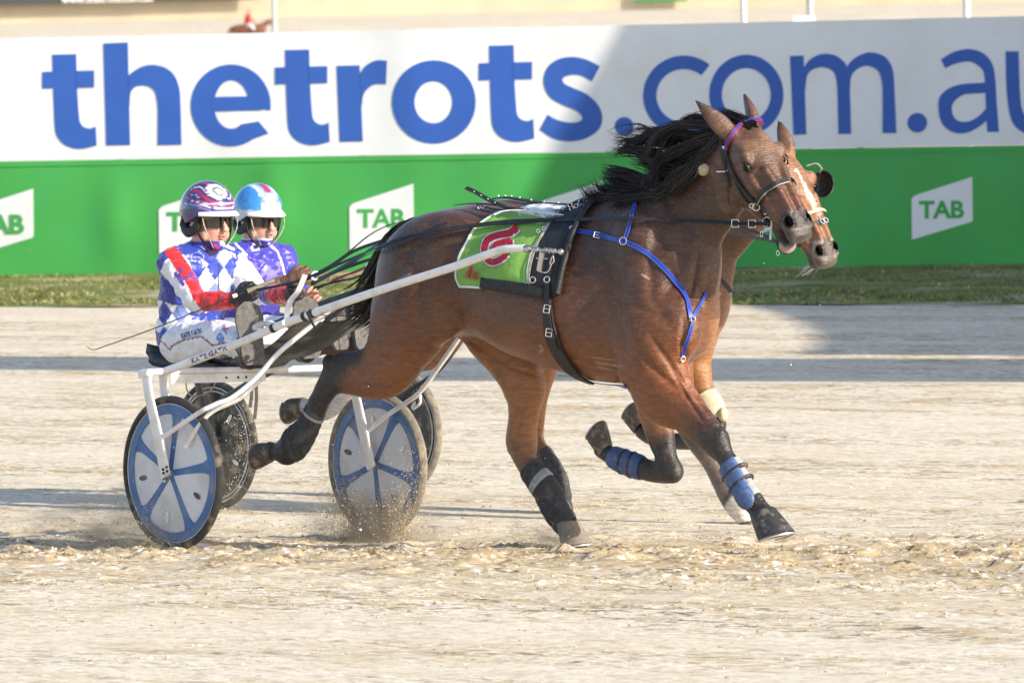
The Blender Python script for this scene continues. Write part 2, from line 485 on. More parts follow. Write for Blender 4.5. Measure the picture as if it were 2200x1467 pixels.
xs = np.concatenate([-np.geomspace(900, 6, 16), np.arange(-5.6, 5.61, .035), np.geomspace(6, 900, 16)])
ys = np.concatenate([[-300, -120, -60, -30, -20, -15, -12], np.arange(-10, -3, .05), np.arange(-3, 3, .022), np.arange(3, 12, .06), np.geomspace(12.5, 370, 26), np.linspace(380, 440, 10), [500, 700, 1200, 2600]])
X, Y = np.meshgrid(xs, ys); xf, yf = X.ravel(), Y.ravel()
Z = gz(xf, yf) + relief(xf, yf)
nx, ny = len(xs), len(ys); I = np.arange(nx * (ny - 1)).reshape(ny - 1, nx)[:, :-1].ravel()
obj('ground', np.stack([xf, yf, Z], 1), np.stack([I, I + 1, I + nx + 1, I + nx], 1), m_sand, kind='structure')

# grass verge in front of the boards
ga, gb = on_ground(0, 660), on_ground(2200, 655)
ba, bb = on_ground(0, 597), on_ground(2200, 573)
ed = (bb - ba) / np.linalg.norm(bb - ba); en = np.array([ed[1], -ed[0], 0]); 
if en[1] > 0: en = -en
gd = (gb - ga) / np.linalg.norm(gb - ga)
m_grass = mat('grass_ground', (.17, .20, .06), rough=.95, var=.45, scale=3.0, bump=.8, bscale=30, stretch=(.5, 1.5, 1), spec=.1, dirt=((.48, .42, .26), .95, .8))
gx = np.linspace(-36, 36, 360); V = []; K = 14
for i, t in enumerate(gx):
    jag = .35 * fbm(np.array([[t * .9, .3]]), 1.0, 8)[0] + .12 * fbm(np.array([[t * 6, .3]]), 1.0, 9)[0]
    a = (ga + gb) / 2 + gd * t * 1.0 + en * (jag)
    b = (ba + bb) / 2 + ed * t - en * .3
    for k in range(K):
        p = a + (b - a) * k / (K - 1); V.append((p[0], p[1], float(ground_z(p[1])) + .004 + .02 * min(1, k / 4) + .006 * math.sin(p[0] * 3 + k)))
V = np.array(V); V[:, 2] += .008 * fbm(V[:, :2], 2.0, 3)
I = (np.arange(len(gx) - 1)[:, None] * K + np.arange(K - 1)).ravel()
obj('grass_verge', V, np.stack([I, I + K, I + K + 1, I + 1], 1), m_grass, kind='structure')
# grass tufts
m_blade = mat('grass_blade', (.175, .19, .065), rough=.7, var=.6, scale=.9, spec=.2)
m_blade2 = mat('dry_grass_blade', (.40, .34, .16), rough=.8, var=.4, scale=2.0, spec=.2)
g = np.random.default_rng(5)
for nm, mm, n in (('grass_tufts', m_blade, 26000), ('dry_grass_tufts', m_blade2, 7000)):
    t = g.uniform(-8, 8, n); k = g.uniform(0, 1, n) ** .9
    a = (ga + gb) / 2 + gd * t[:, None]; b = (ba + bb) / 2 + ed * t[:, None]; p = a + (b - a) * k[:, None]
    keep = fbm(p[:, :2] * np.array([.5, 1.6]), 1.0, 12) > (-.35 if nm == 'grass_tufts' else .05); p = p[keep]; n = len(p)
    an = g.uniform(0, math.pi, n); h = g.uniform(.015, .04, n); w = .012; le = g.normal(0, .03, (n, 2))
    z0 = ground_z(p[:, 1]) + .012
    A = np.stack([p[:, 0] - w * np.cos(an), p[:, 1] - w * np.sin(an), z0], 1); B = np.stack([p[:, 0] + w * np.cos(an), p[:, 1] + w * np.sin(an), z0], 1)
    T = np.stack([p[:, 0] + le[:, 0], p[:, 1] + le[:, 1], z0 + h], 1)
    V = np.stack([A, B, T], 1).reshape(-1, 3); I = np.arange(n) * 3
    obj(nm, V, np.stack([I, I + 1, I + 2], 1), mm, kind='stuff', smooth=False)

# ================================================================== advertising boards
m_wb = mat('board_white', (.755, .77, .81), rough=.42, var=.035, scale=1.2, spec=.3, dirt=((.62, .60, .56), .25, 2.5))
m_gb = mat('board_green', (.062, .36, .08), rough=.42, var=.10, scale=.8, spec=.35, dirt=((.06, .36, .12), .4, 2.0))
m_bl = mat('lettering_blue', (.038, .115, .45), rough=.4, var=.05, scale=3, spec=.3)
m_alu = mat('board_edge', (.35, .36, .36), rough=.5, metal=.6)
HB = Frame(0, 0, 0); HBo = ba
def hb(px, py, off=0.0):
    """point of the board's face seen at (px, py)"""
    d = ray(px, py); t = np.dot(HBo - CAM, en) / np.dot(d, en); P = CAM + d * t
    return P + en * (bulge(np.dot(P - HBo, ed), P[2]) + off)
def bulge(s, z):
    b = 0.0
    for px_, zz, amp, w, hz in ((915, 1.7, .022, .30, 2.0), (612, .55, .035, .22, .6), (262, .45, .035, .20, .4), (1130, .6, .02, .4, .8), (1905, .5, .015, .25, .8), (520, 1.3, .02, .25, .3)):
        s0 = px_ / 2200 * 9.934; d = (s - s0) / w
        b = b + amp * np.exp(-d * d) * np.exp(-((z - zz) / hz) ** 2)
    return b + .006 * np.sin(s * 1.7 + 1) + .004 * np.sin(s * 4.1 + z)
bt = on_ground(0, 597)[2]
root = empty('advertising_board', (ba + bb) / 2, 'long white and green advertising board with thetrots.com.au in large blue letters', 'advertising board')
def wall_sheet(name, s0, s1, z0, z1, m, off):
    S = np.linspace(s0, s1, max(8, int((s1 - s0) / .05))); Zs = np.linspace(z0, z1, 22); V = []
    for s in S:
        for z in Zs: V.append(HBo * np.array([1, 1, 0]) + ed * s + np.array([0, 0, z]) + en * (bulge(s, z) + off))
    n1 = len(V)
    for s in S:
        for z in (z0, z1): V.append(HBo * np.array([1, 1, 0]) + ed * s + np.array([0, 0, z]) - en * .05)
    k = len(Zs); Fc = [(i * k + j, (i + 1) * k + j, (i + 1) * k + j + 1, i * k + j + 1) for i in range(len(S) - 1) for j in range(k - 1)]
    for i in range(len(S) - 1):
        a = n1 + i * 2; Fc += [(a, a + 2, (i + 1) * k, i * k), (a + 1, i * k + k - 1, (i + 1) * k + k - 1, a + 3), (a, a + 1, a + 3, a + 2)]
    for i in (0, len(S) - 1): Fc.append(tuple([n1 + 2 * i] + [i * k + j for j in range(k)] + [n1 + 2 * i + 1]))
    o = obj(name, V, Fc, m, root); o.data.set_sharp_from_angle(angle=R(30)); return o
def s_of(px, py): P = hb(px, py); return np.dot(P - HBo, ed)
zt, zm = 2.193, 1.028
cuts = [-30., -24, -18, -12, -6.5, -2.1, s_of(570, 200), s_of(1322, 200), s_of(1958, 200), 14.0, 20., 26., 32., 38.]
for i in range(len(cuts) - 1):
    wall_sheet('white_panel', cuts[i], cuts[i + 1], zm + .004, zt - .002 * (i % 2) + .004 * (i == 3), m_wb, 0)
    wall_sheet('green_panel', cuts[i], cuts[i + 1], -.10, zm - .001, m_gb, .006)
b = MB(); P = [HBo * np.array([1, 1, 0]) + ed * s + np.array([0, 0, zm - .045]) + en * (bulge(s, zm) + .008) for s in np.linspace(-30, 38, 500)]
b.ribbon(P, en, .012, .006); b.build('board_rail', m_gb, root)
for s in np.arange(-30, 38, 2.4):
    b = MB(); c = HBo * np.array([1, 1, 0]) + ed * s - en * .12; b.box(c + np.array([0, 0, 1.0]), (.03, .03, 1.12)); b.build('post', m_alu, root)

def stroke_quads(b, rb_, off):
    rb_ = np.array(rb_, float)
    V = []
    k = 5
    for xa, ya, xb, yb in rb_:
        for j in range(k):
            t = j / (k - 1); V.append(hb(xa + (xb - xa) * t, ya + (yb - ya) * t, off))
    n = len(rb_); V = np.array(V); V2 = V - en * .010
    Fc = [(i * k + j, (i + 1) * k + j, (i + 1) * k + j + 1, i * k + j + 1) for i in range(n - 1) for j in range(k - 1)]
    m = n * k
    for i in range(n - 1):
        Fc += [(i * k, m + i * k, m + (i + 1) * k, (i + 1) * k), (i * k + k - 1, (i + 1) * k + k - 1, m + (i + 1) * k + k - 1, m + i * k + k - 1)]
    b.add(np.concatenate([V, V2]), Fc)
def dens(rb_, n=5): return spline(np.array(rb_, float), n)
def ring_ribs(cx, cy, rx, ry, ix, iy, a0, a1, icx=None, icy=None, n=40):
    out = []
    for a in np.linspace(R(a0), R(a1), n): out.append((cx + rx * math.cos(a), cy - ry * math.sin(a), (icx or cx) + ix * math.cos(a), (icy or cy) - iy * math.sin(a)))
    return out
def rect(x0, y0, x1, y1, x2, y2, x3, y3, n=8):   # left edge top/bottom, right edge top/bottom
    return [(x0 + (x2 - x0) * t, y0 + (y2 - y0) * t, x1 + (x3 - x1) * t, y1 + (y3 - y1) * t) for t in np.linspace(0, 1, n)]
t_curve = dens([(113, 118, 164, 117), (115, 190, 166, 189), (118, 262, 170, 250), (122, 290, 173, 265), (135, 308, 180, 273), (155, 318, 188, 276), (178, 320, 196, 276), (208, 313, 206, 272)])
def letter_t(dx, dy, k):
    f = lambda r: [((a - 92) * k + 92 + dx, (b_ - 154) * k + 154 + dy, (c - 92) * k + 92 + dx, (d - 154) * k + 154 + dy) for a, b_, c, d in r]
    return [f(t_curve), f(rect(92, 155, 92, 191, 118, 154, 118, 190)), f(rect(163, 153, 165, 189, 203, 152, 203, 188))]
LET = [('t', letter_t(0, 0, 1)),
 ('h', [rect(223, 94, 275, 92, 229, 313, 280, 312), dens([(277, 163, 279, 228), (289, 153, 281, 200), (308, 143, 292, 187), (330, 140, 308, 184), (355, 146, 322, 187), (374, 162, 333, 197), (385, 190, 338, 215), (388, 230, 340, 240), (390, 311, 340, 312)])]),
 ('e', [ring_ribs(496, 227, 86, 88, 37.5, 52, -7, 305, 497.5, 225) + [(578, 287, 556, 261)], rect(455, 209, 455, 240, 562, 206.5, 562, 237.5)]),
 ('t', letter_t(500, -9.5, 1.01)),
 ('r', [rect(724, 142, 773, 141, 731, 305, 780, 304), dens([(774, 160, 778, 228), (783, 146, 781, 205), (795, 136, 792, 190), (812, 130, 808, 181), (833, 131, 831, 181)])]),
 ('o', [ring_ribs(933.5, 219.5, 89.5, 89.5, 40.5, 45, 0, 360, 933, 220)]),
 ('t', letter_t(938, -18.5, 1.02)),
 ('s', [dens([(1289, 143, 1272, 175), (1258, 128, 1250, 163), (1225, 123, 1228, 161), (1195, 130, 1213, 166), (1175, 148, 1208, 172), (1168, 177, 1213, 181), (1180, 207, 1230, 189), (1206, 224, 1262, 204), (1238, 238, 1286, 228), (1251, 252, 1294, 255), (1246, 261, 1285, 280), (1228, 264, 1258, 298), (1207, 261, 1225, 304), (1190, 255, 1190, 298), (1177, 247, 1160, 279)])]),
 ('dot', [ring_ribs(1341, 272, 20, 20, .1, .1, 0, 360)]),
 ('c', [ring_ribs(1469, 206, 87, 86, 59, 57, 50, 312)]),
 ('o', [ring_ribs(1604, 204, 80, 86, 53, 57, 0, 360)]),
 ('m', [rect(1698, 121, 1727, 120, 1706, 290, 1733, 289), dens([(1727, 147, 1731, 195), (1738, 131, 1734, 165), (1755, 120, 1745, 151), (1774, 116, 1764, 145), (1795, 120, 1782, 148), (1812, 132, 1793, 157), (1821, 150, 1798, 175), (1826, 200, 1800, 205), (1829, 288, 1802, 288)]),
        dens([(1817, 149, 1826, 195), (1830, 131, 1829, 165), (1850, 118, 1842, 149), (1870, 113, 1860, 142), (1893, 118, 1878, 146), (1909, 131, 1890, 157), (1919, 155, 1895, 175), (1922, 200, 1897, 200), (1926, 286, 1897, 286)])]),
 ('dot', [ring_ribs(1971, 264, 21, 21, .1, .1, 0, 360)]),
 ('a', [dens([(2022, 128, 2031, 147), (2050, 112, 2055, 137), (2083, 106, 2083, 133), (2112, 115, 2102, 142), (2131, 137, 2113, 155), (2138, 172, 2116, 180), (2141, 220, 2118, 220), (2146, 284, 2121, 284)]),
        dens([(2120, 178, 2120, 200), (2070, 181, 2075, 203), (2040, 190, 2056, 213), (2019, 210, 2046, 226), (2018, 245, 2046, 243), (2028, 270, 2053, 256), (2050, 285, 2066, 262), (2075, 286, 2085, 260), (2100, 275, 2105, 248), (2122, 258, 2122, 230)])]),
 ('u', [dens([(2160, 111, 2188, 111), (2163, 200, 2191, 200), (2172, 255, 2197, 240), (2190, 280, 2212, 258), (2220, 290, 2228, 264), (2250, 283, 2243, 256), (2268, 262, 2255, 240)]), rect(2262, 110, 2290, 110, 2268, 286, 2296, 286)])]
for nm, parts in LET:
    b = MB()
    for i, r_ in enumerate(parts): stroke_quads(b, r_, .006 + .0015 * i)
    b.build('letter', m_bl, root, smooth=False)

def text_mesh(body, bold=0.0, spacing=1.0, res=6):
    cu = bpy.data.curves.new('tmp_text', 'FONT'); cu.body = body; cu.offset = bold; cu.resolution_u = res; cu.space_character = spacing
    o = bpy.data.objects.new('tmp_text', cu); C.objects.link(o); bpy.context.view_layer.update()
    me = bpy.data.meshes.new_from_object(o); V = np.array([v.co[:] for v in me.vertices]); Fc = [tuple(p.vertices) for p in me.polygons]
    bpy.data.objects.remove(o); bpy.data.curves.remove(cu); bpy.data.meshes.remove(me)
    lo, hi = V.min(0), V.max(0); V = (V - lo) / np.maximum(hi - lo, 1e-9); return V[:, :2], Fc
def thick_text(V2, Fc, fn, th_vec):
    """fn maps unit text coordinates to points; gives the letters a real thickness"""
    P = np.array([fn(u, v) for u, v in V2]); n = len(P)
    from collections import Counter
    ec = Counter(); 
    for f in Fc:
        for i in range(len(f)): ec[(f[i], f[(i + 1) % len(f)])] += 1
    side = [(a, b_, b_ + n, a + n) for (a, b_) in ec if (b_, a) not in ec]
    return np.concatenate([P + th_vec, P]), [tuple(f) for f in Fc] + [tuple(reversed([i + n for i in f])) for f in Fc] + side
TV, TF = text_mesh('TAB', .035, .98)
for x0, y0 in ((-72, 449), (340, 443), (750, 437), (1158, 431), (1560, 425.5), (1957, 420)):
    k = 1 - (x0 - 750) * .00004
    sh = [(2, 8), (9, 1), (16, -2), (140, -42), (141, 56), (138, 60), (8, 99), (3, 100)]
    if x0 > 1900: k = .945
    b = MB(); pts = [hb(x0 + a * k, y0 + c * k, .010) for a, c in sh]; b.poly(pts, en, .004); lg = b.build('logo_plate', m_wb, root, smooth=False)
    fn = lambda u, v: hb(x0 + (19 + 103 * u) * k, y0 + (53 - 1 * u - v * 41) * k, .0155)
    V, Fc = thick_text(TV, TF, fn, en * .003); obj('lettering', V, Fc, m_gb, lg, smooth=False)

# ================================================================== far side of the course
m_cream = mat('cream_cladding', (.74, .66, .52), rough=.8, var=.05, scale=.5)
m_white = mat('white_paint', (.80, .79, .77), rough=.45, var=.05, scale=12, spec=.4, dirt=((.45, .38, .28), .35, 30))
m_dark = mat('dark_sign', (.05, .05, .055), rough=.6)
m_gsign = mat('green_sign', (.02, .22, .06), rough=.5)
m_grey = mat('pole_grey', (.42, .45, .44), rough=.6)
FY = 445.0
def far(px, py, y=FY): return at_y(px, py, y)
fw = empty('boundary_wall', far(1100, 30), 'cream slatted boundary wall across the far side of the course', 'wall')
rt = tag(fw, None)
zb = float(gz(0, FY))
b = MB(); b.box((0, FY + .3, zb + 2.0), (60, .1, 2.2)); b.build('wall_panel', m_cream, fw, smooth=False)
b = MB()
for i in range(400):
    x = -40 + i * .2; b.box((x, FY + .14, zb + 2.05), (.03, .05, 2.0))
b.build('slat', m_cream, fw, smooth=False, kind='stuff')
a, c = far(-150, -60, FY - 1), far(552, -20, FY - 1)
sg = empty('far_sign', far(200, 0, FY - 1), 'dark far-off sign with white writing at the upper left edge', 'sign')
b = MB(); z1 = far(-150, 17, FY - 1)[2]; z2 = far(552, -1, FY - 1)[2]
b.poly([(a[0], FY - 1, z1), (c[0], FY - 1, z2), (c[0], FY - 1, z2 + 3), (a[0], FY - 1, z2 + 3)], (0, -1, 0), .1); b.build('sign_panel', m_dark, sg, smooth=False)
V2, F2 = text_mesh('www.thetrots.com.au', .02)
p0, p1 = far(132, 8, FY - 1.2), far(328, 4, FY - 1.2)
V, Fc = thick_text(V2, F2, lambda u, v: np.array([p0[0] + (p1[0] - p0[0]) * u, FY - 1.2, p0[2] + (p1[2] - p0[2]) * u + .55 * v]), np.array([0, -.05, 0])); obj('lettering', V, Fc, m_white, sg, smooth=False)
b = MB(); q = far(1420, 0, FY - .6); b.box((q[0], FY - .6, q[2] + .3), (1.75, .05, .42)); tag(b.build('small_green_sign', m_gsign, None, smooth=False), 'small green sign on the far cream wall above the board', 'sign')
for px, pb, w, y, mm, lab in ((590, 75, 11, 90, m_grey, 'pale grey post rising behind the board beside the far rider'), (1598, 52, 13, 60, m_white, 'thick white post behind the board, left of the pair on the right'),
                              (1741, 48, 14, 75, m_grey, 'pale grey post with a white box at its foot, behind the board'), (2077, 38, 15, 60, m_white, 'white post behind the board at the far right')):
    p = at_y(px, pb, y); s = FPX / (y + 32); z0 = float(gz(0, y)); b = MB(); hw = w / s / 2
    b.tube([(p[0], y, z0 - .1), (p[0], y, z0 + 2), (p[0], y, z0 + 6)], hw, 14); b.disc((p[0], y, z0 + .02), (0, 0, 1), hw * 2.2, .04, 16)
    o = b.build('post', mm, None); 
    if px == 1741:
        r2 = empty('post', (p[0], y, z0), lab, 'post'); o.name = 'pole'; o.parent = r2; o.matrix_parent_inverse = r2.matrix_world.inverted()
        b = MB(); q = at_y(1727, 41, y - .2); b.box((q[0], y - .2, q[2] - .05), (.16, .12, .09)); b.build('box', m_white, r2)
    else: tag(o, lab, 'post')

# rider in the distance
m_red = mat('red_jacket', (.50, .03, .03), rough=.6); m_bayf = mat('distant_horse_coat', (.16, .06, .03), rough=.6); m_skin = mat('skin', (.52, .29, .21), rough=.5, var=.08, scale=60, spec=.35, sub=.15)
m_breech = mat('white_breeches', (.72, .72, .74), rough=.6)
FR = Frame(*(far(535, 60, 360)[:2]), 8); s = FPX / 392
fz = float(gz(0, 360)); FR.o[2] = fz
r2 = empty('horse', FR.wld(np.zeros(3)), 'small distant chestnut horse carrying a rider behind the board', 'horse')
v = Vol((-1.4, -.5, -.05), (1.5, .5, 2.3), .035)
lat = np.array([0, 1., 0])
v.chain(np.array([(-.75, 0, 1.2), (-.3, 0, 1.2), (.3, 0, 1.17), (.7, 0, 1.22)]), [.24, .30, .31, .25], [.24, .27, .27, .2], lat, .05)
v.chain(np.array([(.65, 0, 1.3), (.95, 0, 1.5), (1.15, 0, 1.62)]), [.2, .13, .1], [.1, .08, .07], lat, .05)
v.chain(np.array([(1.12, 0, 1.64), (1.3, 0, 1.5), (1.42, 0, 1.36)]), [.11, .09, .06], [.08, .06, .05], lat, .03)
for x, dx in ((-.8, -.2), (-.7, .15), (.65, .2), (.6, -.1)):
    for q in (-.12, .12)[(dx > 0):(dx > 0) + 1]:
        v.chain(np.array([(x, q, 1.05), (x + dx * .5, q, .6), (x + dx, q, .3), (x + dx + .05, q, .04)]), [.14, .07, .045, .05], [.1, .06, .04, .05], lat, .04)
v.chain(np.array([(-1.0, 0, 1.3), (-1.15, 0, .95), (-1.1, 0, .6)]), [.07, .07, .03], [.06, .06, .03], lat, .03)
V, Fc = v.skin(); obj('body', FR.wld(V), Fc, m_bayf, r2)
r3 = empty('person', FR.wld(np.array([-.05, 0, 1.4])), 'distant rider in red jacket and white breeches on chestnut horse', 'person')
v = Vol((-.5, -.45, .8), (.7, .45, 2.45), .03)
v.chain(np.array([(-.08, 0, 1.48), (-.1, 0, 1.75), (-.02, 0, 1.98)]), [.14, .14, .12], [.18, .17, .2], lat, .03)
v.ell((.0, 0, 2.22), (.10, .09, .12), None, .02); v.chain(np.array([(-.02, 0, 2.0), (.0, 0, 2.15)]), [.05, .05], [.05, .05], lat, .02)
for q in (-1, 1):
    v.chain(np.array([(-.02, .19 * q, 1.93), (.1, .24 * q, 1.7), (.33, .12 * q, 1.62)]), [.055, .045, .035], [.055, .045, .035], lat, .02)
    v.chain(np.array([(-.05, .14 * q, 1.47), (.28, .27 * q, 1.3), (.18, .30 * q, .95)]), [.1, .08, .05], [.09, .07, .05], lat, .02)
V, Fc = v.skin(); cc = np.where((V[:, 2] > 1.5)[:, None], (.5, .03, .03), (.75, .75, .77)); cc = np.where((V[:, 2] > 2.08)[:, None], (.5, .3, .2), cc); cc = np.where((V[:, 2] > 2.26)[:, None], (.03, .03, .03), cc); cc = np.where(((V[:, 2] < 1.2))[:, None], (.03, .03, .03), cc)
m_vc = mat('cloth_vc', attr='Col', rough=.6); obj('body', FR.wld(V), Fc, m_vc, r3, cols=cc)

# ================================================================== unseen slabs added off to the right, outlined to throw the long shadows
def lift(P, h): return np.array(P) + SD * (h / SD[2])
m_slab = mat('shadow_slab_grey', (.4, .4, .4), rough=.7)
cp = empty('shadow_slabs', lift(on_ground(2100, 700), 7.0) * np.array([1, 1, 0]), 'unseen slabs added on the right, shaped to throw shadows on the track and board', 'shadow_caster')
g1 = [on_ground(*q) for q in ((1190, 588), (1300, 604), (1500, 634), (1580, 644), (1660, 658), (1730, 674), (1785, 695), (1815, 716), (1822, 740), (1808, 752), (1770, 762), (2600, 766))]
g1 = [p * np.array([1, 1, 0]) for p in g1] + [np.array([26., 20, 0]), np.array([26., 60, 0]), np.array([-2.95, 60, 0]), np.array([-2.95, 37.2, 0])]
g2 = [on_ground(*q) * np.array([1, 1, 0]) for q in ((-500, 765), (1100, 770), (2700, 773), (2700, 822), (960, 819), (300, 797), (-500, 790))]
for gp in (g1, g2):
    b = MB(); b.poly([lift(p, 7.0) for p in gp], (0, 0, 1), .06); b.build('shadow_slab', m_slab, cp, smooth=False)
# ================================================================== horses
HF = Frame(-1.07, 0.66, 43)          # near horse
FFx, FFy = None, None

BAY = np.array([0.180, 0.058, 0.018]); BAYD = np.array([0.058, 0.026, 0.015]); TAN = np.array([0.34, 0.155, 0.062])
BLACK = np.array([0.016, 0.013, 0.012])
m_coat = mat('horse_coat', attr='Col', rough=0.37, var=0.28, scale=70, bump=0.5, bscale=210, spec=0.55, stretch=(.28, .28, 1), sheen=0.05, dirt=((.30, .22, .15), .10, 55))
m_hair = mat('horse_hair', (0.012, 0.009, 0.008), rough=0.42, var=0.3, scale=40, spec=0.5)
m_hoof = mat('hoof_horn', (0.075, 0.062, 0.052), rough=0.6, var=0.3, scale=60, bump=0.3, dirt=((0.4, 0.33, 0.25), 0.6, 25))
m_hoofd = mat('dusty_hoof', (0.20, 0.17, 0.135), rough=.8, var=.25, scale=80, bump=.3)
m_bell = mat('rubber_boot', (0.028, 0.028, 0.03), rough=0.5, var=0.2, scale=60, bump=0.2, dirt=((0.3, 0.25, 0.19), 0.35, 30))
m_shoe = mat('shoe_metal', (0.55, 0.53, 0.5), rough=0.4, metal=0.7)
m_eye = mat('horse_eye', (0.006, 0.004, 0.003), rough=0.22, spec=0.25, var=0)
m_bandage = mat('leg_bandage', (0.045, 0.046, 0.05), rough=0.9, var=0.3, scale=50, bump=0.5, bscale=220, dirt=((0.26, 0.22, 0.17), 0.28, 14))
m_boot_blue = mat('leg_boot_blue', (0.055, 0.10, 0.24), rough=0.5, var=0.2, scale=60, dirt=((0.3, 0.3, 0.28), 0.3, 35))
m_tape = mat('bandage_tape', (0.30, 0.31, 0.32), rough=0.7, var=0.2, scale=60)
m_boot_tan = mat('knee_boot_tan', (0.55, 0.47, 0.32), rough=0.7, var=0.15, scale=60, bump=0.3)

# contour pairs measured on each limb: (xA,yA, xB,yB, w, lateral radius)
LEG_RH = [(838, 560, 990, 640, -.13, .15), (806, 650, 968, 705, -.17, .135), (793, 712, 930, 748, -.18, .105), (786, 748, 888, 812, -.18, .078),
          (764, 768, 842, 832, -.175, .060), (735, 768, 790, 836, -.17, .050), (710, 768, 748, 838, -.17, .043), (693, 800, 726, 846, -.17, .036),
          (676, 832, 712, 862, -.17, .034), (662, 866, 698, 884, -.17, .033)]
LEG_RH2 = [(662, 866, 698, 884, -.17, .033), (651, 894, 690, 900, -.17, .034), (636, 920, 680, 926, -.17, .034), (613, 938, 665, 955, -.17, .036), (596, 950, 638, 985, -.17, .036), (588, 955, 606, 987, -.17, .032), (574, 950, 588, 988, -.17, .034)]
LEG_LH = [(975, 640, 1070, 590, .10, .12), (1000, 735, 1090, 670, .13, .11), (1038, 778, 1135, 722, .15, .10), (1066, 812, 1160, 775, .155, .085), (1080, 838, 1172, 818, .155, .070), (1090, 862, 1166, 852, .155, .058),
          (1092, 905, 1156, 898, .155, .049), (1089, 952, 1152, 940, .155, .044), (1105, 990, 1153, 986, .155, .038), (1130, 1034, 1172, 1012, .155, .032), (1144, 1052, 1190, 1034, .155, .033),
          (1157, 1078, 1207, 1060, .155, .034), (1172, 1106, 1220, 1090, .155, .038), (1190, 1128, 1234, 1112, .155, .032), (1197, 1142, 1244, 1128, .155, .034)]
LEG_RF = [(1325, 690, 1490, 705, -.13, .13), (1340, 770, 1480, 770, -.14, .105), (1352, 830, 1482, 815, -.14, .082), (1385, 864, 1494, 838, -.14, .070), (1424, 887, 1508, 862, -.14, .058),
          (1452, 908, 1525, 888, -.14, .050), (1485, 937, 1548, 914, -.14, .046), (1514, 963, 1567, 945, -.14, .044), (1538, 985, 1578, 976, -.14, .036), (1553, 1012, 1597, 1003, -.14, .031),
          (1572, 1048, 1612, 1030, -.14, .031), (1592, 1082, 1633, 1060, -.14, .036), (1612, 1104, 1652, 1086, -.14, .031), (1618, 1118, 1664, 1102, -.14, .034)]
LEG_LF = [(1345, 760, 1480, 770, .13, .10), (1350, 805, 1468, 815, .14, .09), (1363, 849, 1458, 862, .15, .072), (1376, 894, 1447, 902, .15, .056), (1390, 935, 1450, 942, .15, .047), (1405, 970, 1454, 976, .15, .043), (1412, 1000, 1459, 1012, .15, .042)]
LEG_LF2 = [(1448, 985, 1440, 1037, .15, .04), (1408, 990, 1406, 1037, .15, .037), (1372, 979, 1377, 1028, .15, .031), (1346, 970, 1347, 1018, .15, .031), (1324, 962, 1322, 1006, .15, .035), (1306, 955, 1302, 992, .15, .031), (1296, 948, 1290, 984, .15, .034)]

def ribs(F, R_):
    P, ra, rb = [], [], []
    for xa, ya, xb, yb, w, lat in R_:
        A = F.loc(xa, ya, w); B = F.loc(xb, yb, w); s = F.scale((xa + xb) / 2, (ya + yb) / 2, w)
        n = np.array([xb - xa, yb - ya], float); h = np.linalg.norm(n) / 2; n /= 2 * h
        k = 1 - min(0.80, (s * lat * math.sin(F.a) * n[0] / h) ** 2)
        P.append((A + B) / 2); ra.append(np.linalg.norm(A - B) / 2 * math.sqrt(k)); rb.append(lat)
    return np.array(P), np.array(ra), np.array(rb)

TORSO = [  # px, ytop, ybot, half width, exponent, skew(+ = wider at top)
    (852, 540, 620, .10, 2.0, 0), (872, 500, 690, .19, 2.1, 0), (905, 474, 715, .245, 2.2, .0), (955, 452, 722, .275, 2.2, 0), (1010, 444, 719, .275, 2.2, 0),
    (1060, 446, 732, .262, 2.1, -.05), (1120, 455, 764, .275, 2.1, -.1), (1200, 458, 792, .285, 2.1, -.14), (1270, 446, 815, .272, 2.0, -.22), (1330, 446, 823, .25, 2.0, -.26),
    (1390, 462, 824, .232, 2.0, -.2), (1440, 500, 800, .225, 2.0, -.1), (1475, 560, 768, .19, 2.0, 0), (1498, 620, 735, .12, 2.0, 0)]
NECK = [(1330, 440, 1492, 715, 0, .175), (1365, 427, 1502, 660, 0, .15), (1415, 402, 1502, 600, 0, .112), (1462, 366, 1518, 548, 0, .092), (1505, 325, 1538, 508, 0, .080), (1545, 280, 1560, 466, 0, .074), (1580, 262, 1590, 430, 0, .07)]

def torso_stations(F):
    out = []
    for px, yt, yb, hw, ex, sk in TORSO:
        a = F.loc(px, yt, 0); b = F.loc(px, yb, 0)
        out.append(((a[0] + b[0]) / 2, hw, a[2], b[2], ex, sk))
    return out

def head_frame(F, px, py, w, dirw, latw):
    """origin at the poll, axes in the horse frame: a down the face, l to the horse's left, f out of the forehead"""
    o = F.loc(px, py, w)
    loc = lambda v: np.array([np.dot(v, F.H), np.dot(v, F.L), v[2]])
    a = loc(np.array(dirw, float)); a /= np.linalg.norm(a)
    l = loc(np.array(latw, float)); l -= a * (l @ a); l /= np.linalg.norm(l)
    f = np.cross(a, l)
    return o, a, l, f

